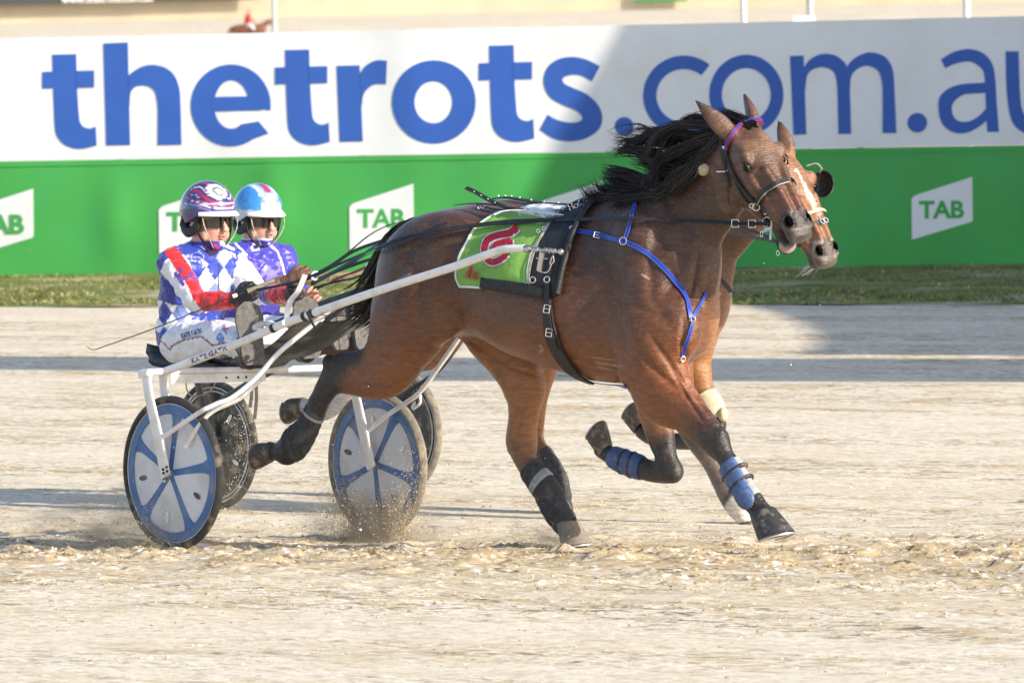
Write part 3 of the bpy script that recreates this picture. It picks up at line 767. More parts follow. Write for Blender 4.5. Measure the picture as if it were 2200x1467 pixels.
def build_head_vol(v, hf, jaw=0.06, k=0.02):
    o, a, l, f = hf
    st = [(-.05, .05, .0, -.10, 2.2), (0, .078, .03, -.14, 2.2), (.06, .092, .047, -.165, 2.4), (.12, .101, .058, -.185, 2.6), (.18, .104, .060, -.20, 2.5), (.24, .092, .056, -.205, 2.5), (.30, .076, .052, -.185, 2.4),
          (.36, .064, .047, -.145, 2.3), (.43, .055, .040, -.105, 2.2), (.49, .054, .034, -.080, 2.2), (.535, .058, .020, -.068, 2.2), (.575, .050, .0, -.055, 2.1)]
    v.loft(o, a, l, f, st, k=0.03)
    ax = np.array([a, l, f])
    P = lambda A, L, Fq: o + a * A + l * L + f * Fq
    for s in (-1, 1):
        v.ell(P(.165, .086 * s, .022), (.030, .020, .018), ax, 0.018)          # brow over the eye
        v.ell(P(.195, .100 * s, .010), (.022, .014, .020), ax, 0.006, sub=True)
        v.ell(P(.150, .088 * s, .040), (.030, .022, .016), ax, 0.02)
        v.ell(P(.105, .070 * s, .058), (.022, .014, .012), ax, 0.018, sub=True)  # hollow above the eye
        v.ell(P(.235, .072 * s, -.105), (.085, .026, .085), ax, 0.03)          # jowl
        v.chain([P(.23, .092 * s, -.01), P(.29, .080 * s, -.015), P(.35, .066 * s, -.012)], [.010, .010, .006], [.010, .010, .006], l, 0.02)  # facial crest
        v.chain([P(.25, .045 * s, .052), P(.36, .030 * s, .050), P(.47, .026 * s, .040)], [.014, .012, .012], [.014, .012, .014], f, 0.02)   # nasal bone edge
        v.ell(P(.505, .046 * s, .008), (.044, .024, .032), ax, 0.018)          # nostril flare
        v.ell(P(.508, .060 * s, .026), (.030, .024, .018), ax, 0.006, sub=True)
        v.ell(P(.40, .060 * s, -.035), (.06, .012, .025), ax, 0.02)
        v.ell(P(.32, .085 * s, .03), (.05, .012, .018), ax, 0.03, sub=True)
    v.ell(P(.548, 0, -.030), (.034, .050, .036), ax, 0.02)                     # upper lip
    j = jaw
    v.chain([P(.30, 0, -.17), P(.42, 0, -.115 - j * .35), P(.48, 0, -.100 - j * .8), P(.525, 0, -.095 - j)], [.035, .028, .024, .024], [.055, .042, .038, .040], l, 0.025)
    v.ell(P(.525, 0, -.110 - j), (.032, .036, .022), ax, 0.015)
    if jaw > 0.01:
        v.ell(P(.535, 0, -.074 - j * .35), (.050, .060, .010 + j * .22), ax, 0.008, sub=True)   # mouth opening

def build_ear_vol(v, base, tip, side, r=0.030):
    base = np.array(base); tip = np.array(tip); d = tip - base; s = side / np.linalg.norm(side)
    P = [base + d * t for t in (0, .3, .62, .9, 1)]
    v.chain(P, [r * .7, r * 1.0, r * .72, r * .26, r * .05], [r * .62, r * .55, r * .42, r * .22, r * .1], s, 0.02)

class HorseSpec: pass

def horse_body(F, spec, h):
    """returns vertices (horse frame), faces"""
    v = Vol((-.25, -.46, -.02), (3.35, .52, 2.12), h)
    v.loft(np.zeros(3), np.array([1.0, 0, 0]), np.array([0, 1.0, 0]), np.array([0, 0, 1.0]), spec.torso, k=0.04)
    lat = np.array([0, 1.0, 0])
    P, ra, rb = spec.neck; v.chain(P, ra, rb, lat, 0.10)
    for nm, kk in (('RH', .06), ('LH', .06), ('RF', .05), ('LF', .05)):
        P, ra, rb = spec.legs[nm]; v.chain(P, ra, rb, lat, kk)
        if nm + '2' in spec.legs:
            P, ra, rb = spec.legs[nm + '2']; v.chain(P, ra, rb, lat, 0.02)
    for c, r, k, sub in spec.muscles: v.ell(c, r, None, k, sub)
    build_head_vol(v, spec.head, spec.jaw)
    for b, t, s, r in spec.ears: build_ear_vol(v, b, t, s, r)
    return v

near = HorseSpec()
near.torso = torso_stations(HF)
near.neck = ribs(HF, NECK)
near.legs = {'RH': ribs(HF, LEG_RH), 'RH2': ribs(HF, LEG_RH2), 'LH': ribs(HF, LEG_LH), 'RF': ribs(HF, LEG_RF), 'LF': ribs(HF, LEG_LF), 'LF2': ribs(HF, LEG_LF2)}
near.head = head_frame(HF, 1600, 278, 0.0, (.41, -.48, -.79), (.91, .41, .04))
near.jaw = 0.045
o_, a_, l_, f_ = near.head
HP = lambda A, L, Fq, hd=None: (hd or near.head)[0] + (hd or near.head)[1] * A + (hd or near.head)[2] * L + (hd or near.head)[3] * Fq
near.ears = [(HP(.03, -.070, .0), HF.loc(1494, 216, -.16), np.array([.68, -.73, .1]), .043), (HP(.0, .055, .005), HF.loc(1598, 201, .12), np.array([.5, .3, -.2]), .038)]
mL = lambda px, py, w: HF.loc(px, py, w)
near.muscles = [
    (mL(1375, 700, -.20), (.16, .065, .20), .05, False), (mL(1360, 560, -.15), (.12, .05, .22), .05, False), (mL(1462, 700, -.13), (.10, .09, .13), .05, False),
    (mL(1500, 672, .13), (.080, .10, .15), .05, False), (mL(1478, 700, 0), (.09, .12, .14), .05, False),
    (mL(900, 600, -.18), (.20, .09, .24), .06, False), (mL(955, 520, -.15), (.22, .10, .13), .06, False), (mL(945, 690, -.19), (.10, .055, .09), .05, False),
    (mL(1360, 800, -.17), (.07, .05, .06), .04, False), (mL(860, 670, -.18), (.14, .07, .15), .05, False),
    (mL(880, 640, .16), (.18, .09, .20), .06, False),
    (mL(1551, 946, -.14), (.024, .036, .045), .02, False), (mL(1536, 962, -.14), (.020, .026, .04), .02, False), (mL(1450, 1014, .15), (.030, .036, .034), .02, False), (mL(1422, 996, .15), (.02, .03, .02), .02, False),
    (mL(706, 776, -.17), (.026, .026, .03), .02, False), (mL(1101, 952, .155), (.018, .026, .045), .02, False), (mL(1136, 950, .155), (.022, .034, .05), .03, False), (mL(1625, 1075, -.14), (.022, .032, .026), .02, False),
]
# soft hollows and ridges on the near side: polyline in photograph pixels, width px, depth m (+ = groove)
CREASES = [
    ([(1300, 500), (1318, 600), (1322, 700), (1345, 790)], 16, .010), ([(1420, 480), (1395, 560), (1400, 640), (1440, 700)], 14, .008),
    ([(1330, 640), (1380, 665), (1430, 690)], 12, .006), ([(1365, 740), (1400, 790), (1470, 850)], 8, .007), ([(1395, 720), (1445, 790), (1495, 850)], 7, .006),
    ([(1470, 690), (1466, 740), (1472, 780)], 8, .010), ([(975, 560), (968, 620), (960, 700)], 18, .013), ([(1000, 640), (975, 690), (990, 722)], 14, .010),
    ([(960, 715), (1010, 735), (1100, 790), (1180, 812)], 5, .006), ([(930, 470), (900, 520), (870, 560), (835, 640)], 12, .007), ([(870, 520), (905, 620), (900, 740)], 12, .006),
    ([(790, 760), (830, 775), (890, 780)], 9, .006), ([(1500, 540), (1490, 600), (1480, 660)], 7, .008), ([(1540, 560), (1520, 620), (1500, 680)], 5, .006),
    ([(1462, 780), (1500, 860), (1530, 900)], 4, .004), ([(1120, 870), (1108, 940), (1112, 980)], 5, .006), ([(1440, 790), (1480, 860), (1510, 905)], 5, .005),
    ([(1030, 470), (1020, 540), (1010, 610)], 18, .006), ([(1120, 700), (1200, 760), (1300, 800)], 14, .004),
    ([(1440, 425), (1470, 480), (1460, 560)], 16, .006), ([(1350, 480), (1420, 520), (1500, 560)], 14, .005), ([(1566, 300), (1552, 370), (1560, 440), (1580, 470)], 7, .012)]
VEINS = [([(1330, 800), (1290, 790), (1240, 780), (1180, 770)], 2.5, .0022), ([(840, 770), (870, 740), (905, 700)], 2.5, .002), ([(1450, 800), (1480, 850), (1520, 910)], 2.5, .002),
         ([(1610, 395), (1625, 420), (1640, 425)], 2.5, .003), ([(1600, 380), (1612, 415), (1605, 450)], 2.5, .002)]

def sculpt(F, V, Fc, near_side=True, creases=CREASES, veins=VEINS, pmap=None):
    N = vnormals(V, Fc); W = F.wld(V); Nw = N[:, 0:1] * F.H + N[:, 1:2] * F.L + N[:, 2:3] * F.Z
    view = W - CAM; view /= np.linalg.norm(view, axis=1)[:, None]
    facing = np.clip(-(Nw * view).sum(1) * 2, 0, 1)
    p2 = proj(W) if pmap is None else pmap(V)
    D = np.zeros(len(V))
    for L, wd_, dep in creases:
        d, t = seg_dist(p2, L); D -= 1.5 * dep * np.exp(-(d / wd_) ** 2) * np.sin(np.pi * np.clip(t * .9 + .05, 0, 1)) ** .5
    for L, wd_, dep in veins:
        d, t = seg_dist(p2, L); D += dep * np.exp(-(d / wd_) ** 2) * np.sin(np.pi * np.clip(t, 0, 1)) ** .5
    D *= facing
    D += .0016 * fbm(V, 14, 3) + .0009 * fbm(V, 40, 5)
    return V + N * D[:, None], N, p2

def coat_colour(F, V, N, p2, spec, tan=0.0):
    """bay coat: dark top line and head, red flanks, paler inside, black points"""
    n = fbm(V, 5, 1) * .5 + fbm(V, 17, 2) * .3
    z = V[:, 2]
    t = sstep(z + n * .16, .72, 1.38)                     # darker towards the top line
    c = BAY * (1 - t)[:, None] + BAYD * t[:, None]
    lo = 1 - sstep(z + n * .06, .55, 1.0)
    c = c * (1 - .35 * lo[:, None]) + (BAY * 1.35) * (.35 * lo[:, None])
    inner = sstep(V[:, 1], -.02, .10) * (z < 1.05)        # far-side legs: inner surfaces and chest are tan
    c = c * (1 - inner[:, None] * .65) + TAN * (inner[:, None] * .65)
    if tan: c = c * (1 - tan) + TAN * .8 * tan
    return c
def mixc(c, col, m): return c * (1 - m[:, None]) + np.asarray(col) * m[:, None]

def paint_horse(F, V, N, spec, tan=0.0, pale=None):
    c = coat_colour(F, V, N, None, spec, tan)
    n = fbm(V, 18, 9)
    for nm, t0, t1 in (('RH', .50, .74), ('LH', .60, .72), ('RF', .28, .55), ('LF', .50, .78)):
        P = spec.legs[nm][0]; d, t = seg_dist(V, P)
        near_leg = (d < .10)
        # keep to this leg's own side unless low down
        side = (V[:, 1] < 0.02) if nm[0] == 'R' else (V[:, 1] > -0.02)
        m = sstep(t + n * .05, t0, t1) * near_leg * side
        if nm == 'LH': c = mixc(c, (.045, .03, .024), sstep(t, .45, .62) * near_leg * side * .6)
        c = mixc(c, BLACK * 1.4, m)
        if nm + '2' in spec.legs:
            d, t = seg_dist(V, spec.legs[nm + '2'][0]); c = mixc(c, BLACK * 1.4, ((d < .07) & side) * 1.0 * (V[:, 2] < .95))
    if 'RH' in spec.legs:      # black hock point and the tendon above it
        P = spec.legs['RH'][0]
        d, t = seg_dist(V, P)
        up = (V[:, 2] - P[np.clip((t * (len(P) - 1)).astype(int), 0, len(P) - 1), 2])
        c = mixc(c, BLACK * 1.2, sstep(t + up * 3.0 + n * .06, .52, .66) * (d < .12) * (V[:, 1] < 0) * (V[:, 0] < .75))
    o, a, l, f = spec.head
    q = V - o; A = q @ a; Lq = q @ l; Fq = q @ f
    inh = (A > -.02) & (np.abs(Lq) < .14) & (Fq > -.26) & (Fq < .12)
    hb = np.array([.115, .055, .030])
    c = mixc(c, hb, inh * .45 * sstep(A, .0, .1))
    c = mixc(c, np.array([.17, .085, .045]), inh * sstep(n, -.1, .5) * .5)
    c = mixc(c, (.21, .115, .068), inh * np.exp(-((A - .12) / .05) ** 2 - ((np.abs(Lq) - .05) / .03) ** 2) * .7)
    c = mixc(c, (.15, .050, .024), inh * np.exp(-((A - .42) / .05) ** 2) * .55 * (Fq > -.02))
    c = mixc(c, (.033, .027, .025), inh * sstep(A + n * .02, .445, .485))
    c = mixc(c, (.10, .085, .075), inh * sstep(A, .53, .56) * .5 * (Fq > -.06))
    for s in (-1, 1):
        e = np.sqrt(((A - .195) / .038) ** 2 + ((Fq - .012) / .03) ** 2 + ((Lq - .098 * s) / .05) ** 2)
        c = mixc(c, (.02, .014, .012), (1 - sstep(e, .5, 1.15)) * inh * .85)
        e = np.sqrt(((A - .505) / .042) ** 2 + ((Fq - .022) / .026) ** 2) + 9 * (Lq * s < .012)
        c = mixc(c, (.003, .002, .002), (1 - sstep(e, .70, .95)) * inh); c = mixc(c, (.14, .11, .095), np.exp(-((e - 1.12) / .13) ** 2) * inh * .8)
    if spec.jaw > .01:
        e = np.abs(Fq + .072 + spec.jaw * .35) / (.012 + spec.jaw * .22)
        c = mixc(c, (.10, .022, .02), (e < .9) * inh * sstep(A, .47, .49) * (np.abs(Lq) < .045))
        c = mixc(c, (.42, .33, .29), inh * (A > .51) * sstep(-Fq, .10 + spec.jaw * .5, .115 + spec.jaw * .5) * .8)
    for b_, tp, s_, r_ in spec.ears:
        d, t = seg_dist(V, np.array([b_, tp])); c = mixc(c, (.030, .018, .013), (d < .07) * sstep(t, .62, .92)); c = mixc(c, (.20, .105, .06), (d < .07) * np.exp(-((t - .35) / .25) ** 2) * .4)
    if pale is not None: c = pale(c, V, A, Lq, Fq, inh)
    if spec is near:      # dried sweat marks
        p2 = proj(F.wld(V)); 
        for L_, w_ in (([(1272, 768), (1300, 771), (1322, 773)], 1.6), ([(1280, 778), (1310, 784), (1335, 786)], 2.2), ([(1285, 788), (1320, 796)], 1.8), ([(1160, 742), (1166, 750), (1160, 757)], 2.5), ([(1380, 590), (1395, 600)], 2), ([(848, 605), (880, 590)], 3)):
            d, t = seg_dist(p2, L_); c = mixc(c, (.50, .38, .30), np.exp(-(d / w_) ** 2) * .45 * (V[:, 1] < 0))
    return np.clip(c * (1 + .10 * fbm(V, 60, 4))[:, None] * (1 + .16 * fbm(V * np.array([1, 1, 1.5]), 7, 13))[:, None], 0.002, 1)

def hoof(F, name, parent, top, toe_dir, size=1.0, m=None, shoe=True, lift=0.0, axis=None):
    """hoof: flared half cone; top = centre of the coronet (frame coords), axis = direction to the sole, toe_dir = towards the toe"""
    ax = np.asarray(axis, float); ax /= np.linalg.norm(ax)
    td = np.asarray(toe_dir, float); td -= ax * (td @ ax); td /= np.linalg.norm(td); sd = np.cross(ax, td)
    n = 20; V = []; th = np.arange(n) * 2 * math.pi / n
    for hh, rr, sh in ((-.006, .034, .0), (0, .042, .0), (.012, .044, .004), (.04, .050, .014), (.075, .057, .026), (.085, .058, .030), (.085, .046, .028)):
        rr *= size
        x = np.cos(th); y = np.sin(th)
        xx = np.where(x > 0, x * 1.12, x * .92)
        V.append(top + ax * hh * size + td * (xx * rr + sh * size)[:, None] + sd * (y * rr * .92)[:, None])
    Fc = [(i * n + j, i * n + (j + 1) % n, (i + 1) * n + (j + 1) % n, (i + 1) * n + j) for i in range(6) for j in range(n)]
    Fc.append(tuple(6 * n + j for j in range(n)))
    o = obj(name, F.wld(np.concatenate(V)), Fc, m or m_hoof, parent)
    o.data.set_sharp_from_angle(angle=R(50))
    if shoe:
        b = MB(); P = []
        for a in np.linspace(-2.4, 2.4, 26):
            x = math.cos(a); P.append(F.wld(top + ax * .089 * size + td * ((x * (1.12 if x > 0 else .92)) * .052 * size + .030 * size) + sd * math.sin(a) * .050 * size))
        b.ribbon(P, F.wld(F.o * 0 + ax) - F.wld(np.zeros(3)), .016, .006)
        b.build('horseshoe', m_shoe, parent)
    return o

def cuff(F, spec, leg, t0, t1, grow=.006, n=24, steps=14, wrap=False):
    """sleeve that follows a limb between two fractions of its length; returns verts, faces"""
    P, ra, rb = spec.legs[leg]; Q = spline(np.column_stack([P, ra, rb]), 8); k = len(Q) - 1
    ts = np.linspace(t0, t1, steps) * k
    X = np.array([[np.interp(t, range(k + 1), Q[:, c]) for c in range(5)] for t in ts])
    T = np.gradient(X[:, :3], axis=0); T /= np.linalg.norm(T, axis=1)[:, None]
    lat = np.array([0, 1.0, 0]); B = lat - T * (T @ lat)[:, None]; B /= np.linalg.norm(B, axis=1)[:, None]; A = np.cross(B, T)
    th = np.arange(n) * 2 * math.pi / n; V = []
    for side in (0, 1):
        for i in range(steps):
            g = grow * (1 if not side else .0)
            if wrap: g += .0025 * (math.sin(i * 2.1) > 0)
            if i in (0, steps - 1) and not side: g *= .5
            V.append(X[i, :3] + np.outer(np.cos(th), A[i]) * (X[i, 3] + g) + np.outer(np.sin(th), B[i]) * (X[i, 4] + g))
    m = 2 * steps; order = list(range(steps)) + list(range(m - 1, steps - 1, -1))
    Fc = []
    for a in range(steps - 1):
        for j in range(n): Fc.append((a * n + j, a * n + (j + 1) % n, (a + 1) * n + (j + 1) % n, (a + 1) * n + j))
    for a in (0, steps - 1):
        for j in range(n): Fc.append((a * n + j, a * n + (j + 1) % n, (a + steps) * n + (j + 1) % n, (a + steps) * n + j))
    return F.wld(np.concatenate(V)), Fc

def limb_patch(F, spec, leg, t0, t1, a0, a1, grow, thick=.008, n=14, steps=10, oval=False):
    """shell piece on one side of a limb (boot plate); angle 0 = forward contour, pi/2 = far side, -pi/2 = near side"""
    P, ra, rb = spec.legs[leg]; Q = spline(np.column_stack([P, ra, rb]), 8); k = len(Q) - 1
    V = []
    for i in range(steps):
        u = i / (steps - 1); t = (t0 + (t1 - t0) * u) * k
        X = np.array([np.interp(t, range(k + 1), Q[:, c]) for c in range(5)]); X2 = np.array([np.interp(min(t + .5, k), range(k + 1), Q[:, c]) for c in range(3)]); X1 = np.array([np.interp(max(t - .5, 0), range(k + 1), Q[:, c]) for c in range(3)])
        T = X2 - X1; T /= np.linalg.norm(T); lat = np.array([0, 1.0, 0]); B = lat - T * (T @ lat); B /= np.linalg.norm(B); A = np.cross(B, T)
        wv = math.sqrt(max(0, 1 - (2 * u - 1) ** 2)) if oval else 1.0
        am = (a0 + a1) / 2; hh = (a1 - a0) / 2 * max(wv, .05)
        for j in range(n):
            a = am + hh * (2 * j / (n - 1) - 1); ed = 1 - abs(2 * j / (n - 1) - 1) ** 6; eu = 1 - abs(2 * u - 1) ** 6
            g = grow + thick * min(ed, eu)
            V.append(X[:3] + A * math.cos(a) * (X[3] + g) + B * math.sin(a) * (X[4] + g))
    Fc = [(i * n + j, i * n + j + 1, (i + 1) * n + j + 1, (i + 1) * n + j) for i in range(steps - 1) for j in range(n - 1)]
    return F.wld(np.array(V)), Fc

def strands(F, roots, dirs, lens, rad, seg=8, curl=.3, sag=.15, seed=0, wind=(0, 0, 0), clump=None):
    """tapered three-sided hair locks; returns verts, faces in world space"""
    g = np.random.default_rng(seed); V = []; Fc = []; nn = 0
    wind = np.asarray(wind, float)
    for i in range(len(roots)):
        p = roots[i].copy(); d = dirs[i] / np.linalg.norm(dirs[i]); L = lens[i]; st = L / seg
        ph = g.uniform(0, 6.28, 3); am = curl * g.uniform(.4, 1.2); pts = [p.copy()]
        for s in range(seg):
            x = s / seg
            d = d + (wind + np.array([math.sin(ph[0] + x * 5), math.sin(ph[1] + x * 4), math.sin(ph[2] + x * 6)]) * am + np.array([0, 0, -sag])) / seg
            d /= np.linalg.norm(d); p = p + d * st; pts.append(p.copy())
        pts = np.array(pts); T = np.gradient(pts, axis=0); T /= np.linalg.norm(T, axis=1)[:, None]
        r0 = rad * g.uniform(.6, 1.3); rr = r0 * (1 - np.linspace(0, 1, seg + 1) ** 1.6) + .0004
        A = np.cross(T, (.3, .2, .9)); A /= np.linalg.norm(A, axis=1)[:, None]; B = np.cross(T, A)
        for s in range(seg + 1):
            for q in range(3):
                an = q * 2.094; V.append(pts[s] + rr[s] * (A[s] * math.cos(an) * 1.6 + B[s] * math.sin(an) * .7))
        for s in range(seg):
            for q in range(3): Fc.append((nn + s * 3 + q, nn + s * 3 + (q + 1) % 3, nn + (s + 1) * 3 + (q + 1) % 3, nn + (s + 1) * 3 + q))
        nn += 3 * (seg + 1)
    return F.wld(np.array(V)), Fc

def skin_hit(F, V, px, py, p2=None, rad=7, wmax=9, Wd=None):
    """point of the near-side skin seen at photograph pixel (px, py), and its normal"""
    p2_, N_, dep = p2
    d = np.hypot(p2_[:, 0] - px, p2_[:, 1] - py)
    k = d < rad
    while not k.any(): rad *= 1.5; k = d < rad
    ids = np.where(k)[0]; dd = dep[ids]; ids = ids[dd < dd.min() + .06]
    i = ids[np.argmin(d[ids])]
    j = ids; w = np.exp(-(d[j] / (rad * .5)) ** 2) + 1e-6
    return (V[j] * w[:, None]).sum(0) / w.sum(), (N_[j] * w[:, None]).sum(0) / w.sum()

def make_horse(F, spec, h, label, tan=0.0, pale=None):
    t0 = time.time()
    v = horse_body(F, spec, h); V, Fc = v.skin(); V = relax(V, Fc, 2)
    V, N, p2 = sculpt(F, V, Fc, creases=spec.creases, veins=spec.veins, pmap=spec.pmap)
    N = vnormals(V, Fc)
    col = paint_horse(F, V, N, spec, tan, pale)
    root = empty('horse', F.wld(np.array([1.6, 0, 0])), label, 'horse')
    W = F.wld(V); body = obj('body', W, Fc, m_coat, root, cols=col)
    spec.W, spec.root = W, root
    Nw = N[:, 0:1] * F.H + N[:, 1:2] * F.L + N[:, 2:3] * F.Z
    spec.hit = (proj(W), Nw, (W - CAM) @ Fv)
    print('horse', len(V), round(time.time() - t0, 1))
    return root

near.creases, near.veins, near.pmap = CREASES, VEINS, None
near_root = make_horse(HF, near, .0085 if FAST_TEST else .0068, 'bay horse with black mane in front, lime green number cloth and blue breastplate')
# feet
hoof(HF, 'hoof', near_root, HF.loc(1218, 1122, .155), (1, 0, -.05), 1.22, m_hoofd, axis=(.16, 0, -1))
hoof(HF, 'hoof', near_root, HF.loc(1636, 1098, -.14), (1, 0, .25), 1.42, m_bell, axis=(.30, 0, -1))
hoof(HF, 'hoof', near_root, HF.loc(1300, 968, .15), (-.35, 0, .5), 1.0, axis=(-.62, 0, .5))
hoof(HF, 'hoof', near_root, HF.loc(585, 970, -.17), (-.2, 0, -1), 1.05, axis=(-1, 0, .15))
# ---------------------------------------------------------------- eyes, mane, forelock, tail, wraps on the near horse
def eye_parts(F, spec, parent):
    for s in (-1, 1):
        b = MB(); c = F.wld(HP(.195, .0925 * s if s < 0 else .084, .010, spec.head)); b.ball(c, .018, 10); b.build('eye', m_eye, parent)
        b = MB(); P = [F.wld(HP(.197 + .026 * math.cos(t), (.103 - .006 * abs(math.cos(t))) * s, .012 + .017 * math.sin(t), spec.head)) for t in np.linspace(0, math.pi, 9)]
        b.tube(P, .0045, 6); b.build('eyelid', m_lid, parent)
m_lid = mat('eyelid_skin', (0.028, 0.018, 0.014), rough=0.5)
eye_parts(HF, near, near_root)

def nostrils(spec, F, parent):
    ax = np.array([spec.head[1], spec.head[2], spec.head[3]])
    for s in (-1, 1):
        b = MB(); b.ball((0, 0, 0), 1.0, 8, (.024, .010, .0145)); V = np.concatenate(b.V); V = HP(.506, .050 * s, .020, spec.head) + V @ ax; obj('nostril', F.wld(V), b.F, m_nostril, parent)
m_nostril = mat('nostril_dark', (.004, .003, .003), rough=1.0, spec=0.0, var=0)
nostrils(near, HF, near_root)

def mane(F, spec, parent, crest, n, seed, wind, lmin, lmax, rad=.0032, updir=(0, -.2, 1), m=None, curl=.35, sag=.55):
    g = np.random.default_rng(seed); cr = spline(np.array([F.loc(x, y, w) for x, y, w in crest]), 10); k = len(cr) - 1
    t = g.uniform(0, 1, n) * k; ro = np.stack([np.interp(t, range(k + 1), cr[:, c]) for c in range(3)], 1) + g.normal(0, .012, (n, 3)) * np.array([1, .8, .8])
    cl = np.floor(t / k * 26); rr = np.random.default_rng(seed + 1).normal(0, 1, (30, 3)) * .55; ln = np.random.default_rng(seed + 2).uniform(lmin, lmax, 30)
    dirs = np.array(updir) + np.array([-.9, 0, .1]) + rr[cl.astype(int)] * np.array([.5, .6, .7]) + g.normal(0, .16, (n, 3))
    lens = ln[cl.astype(int)] * g.uniform(.6, 1.15, n)
    V, Fc = strands(F, ro, dirs, lens, rad, 9, curl, sag, seed, wind)
    return obj('mane', V, Fc, m or m_hair, parent)
def mane_guides(F, parent, guides, n, seed, rad=.0028, sp=.0095):
    """locks that follow guide curves; each guide is (points in the photograph, first w, last w)"""
    g = np.random.default_rng(seed); V = []; Fc = []; nn = 0; K = 12
    for gd in guides:
        cl_ = g.normal(0, sp * 1.6, (9, 3)); cp_ = g.uniform(0, 6.28, (9, 3))
        pts_, w0, w1, dens = gd; m = int(n * dens)
        w = np.linspace(w0, w1, len(pts_)); base = spline(np.array([F.loc(x, y, ww) for (x, y), ww in zip(pts_, w)]), 8); k = len(base) - 1
        for i in range(m):
            o0 = g.normal(0, sp, 3) * np.array([1.6, .7, 1]); ci_ = g.integers(9); o1 = cl_[ci_] + g.normal(0, sp * .45, 3); e = g.uniform(.68, 1.05); ph = cp_[ci_] + g.normal(0, .5, 3); am = g.uniform(.004, .022)
            if g.random() < .08: o1 = o1 * 2.0 + g.normal(0, sp, 3)
            ss = np.linspace(0, min(e, 1), K); q = np.stack([np.interp(ss * k, range(k + 1), base[:, c]) for c in range(3)], 1)
            q = q + o0 * (1 - ss)[:, None] + o1 * (ss ** 1.3)[:, None] + am * np.sin(ph + ss[:, None] * 7) * ss[:, None]
            T = np.gradient(q, axis=0); T /= np.linalg.norm(T, axis=1)[:, None]; A = np.cross(T, (.1, .3, .9)); A /= np.linalg.norm(A, axis=1)[:, None] + 1e-9; B = np.cross(T, A)
            rr = rad * g.uniform(.5, 1.3) * (1 - ss ** 2 / max(ss[-1] ** 2, .01)) + .0005
            for s in range(K):
                for c in range(3):
                    an = c * 2.094; V.append(q[s] + rr[s] * (A[s] * math.cos(an) * 1.5 + B[s] * math.sin(an)))
            for s in range(K - 1):
                for c in range(3): Fc.append((nn + s * 3 + c, nn + s * 3 + (c + 1) % 3, nn + (s + 1) * 3 + (c + 1) % 3, nn + (s + 1) * 3 + c))
            nn += 3 * K
    return obj('mane', F.wld(np.array(V)), Fc, m_hair, parent)
MANE = [([(1560, 276), (1508, 268), (1455, 272), (1412, 298), (1388, 335)], -.02, -.08, 1), ([(1552, 285), (1495, 290), (1440, 285), (1400, 290), (1362, 302)], -.02, -.05, 1),
        ([(1535, 300), (1470, 318), (1410, 306), (1360, 301), (1318, 298)], -.02, -.02, .6), ([(1520, 318), (1460, 338), (1400, 332), (1352, 326), (1326, 330)], -.02, -.05, .8),
        ([(1505, 334), (1450, 356), (1402, 350), (1368, 345)], -.02, -.08, .8), ([(1488, 352), (1440, 372), (1408, 376), (1376, 388)], -.02, -.1, .6),
        ([(1555, 282), (1510, 335), (1480, 375), (1440, 402)], -.05, -.13, 1.4), ([(1530, 305), (1480, 380), (1425, 418)], -.05, -.15, 1.4), ([(1500, 340), (1445, 405), (1385, 432)], -.05, -.17, 1.4),
        ([(1540, 292), (1500, 300), (1455, 325), (1420, 350), (1400, 385)], -.04, -.12, 1.3), ([(1465, 368), (1410, 392), (1350, 376), (1294, 362)], -.02, -.02, 1), ([(1432, 392), (1380, 402), (1330, 390), (1288, 384)], -.02, -.04, 1),
        ([(1402, 405), (1350, 412), (1310, 406), (1286, 398)], -.02, -.06, 1), ([(1372, 420), (1320, 428), (1283, 426), (1260, 408)], -.02, -.06, .7), ([(1348, 434), (1310, 444), (1272, 442), (1255, 426)], -.02, -.06, .7),
        ([(1470, 362), (1420, 412), (1360, 432), (1312, 440)], -.06, -.12, 1.6), ([(1420, 398), (1370, 428), (1320, 440)], -.05, -.10, 1.2),
        ([(1552, 276), (1532, 254), (1502, 244)], 0, 0, .12), ([(1550, 282), (1512, 254), (1482, 256), (1460, 272)], 0, -.03, .2), ([(1530, 300), (1440, 300), (1380, 276), (1322, 296)], 0, 0, .1)]
mane_guides(HF, near_root, MANE, 170, 3)
# forelock blown back between the ears
g = np.random.default_rng(11); n = 160
ro = np.array([HP(.02 + g.uniform(-.02, .02), g.uniform(-.02, .035), .052) for _ in range(n)])
V, Fc = strands(HF, ro, np.array([-.9, .0, .55]) + g.normal(0, .10, (n, 3)), g.uniform(.14, .25, n), .0026, 8, .15, .15, 4, (-1.3, 0, -.1))
obj('forelock', V, Fc, m_hair, near_root)
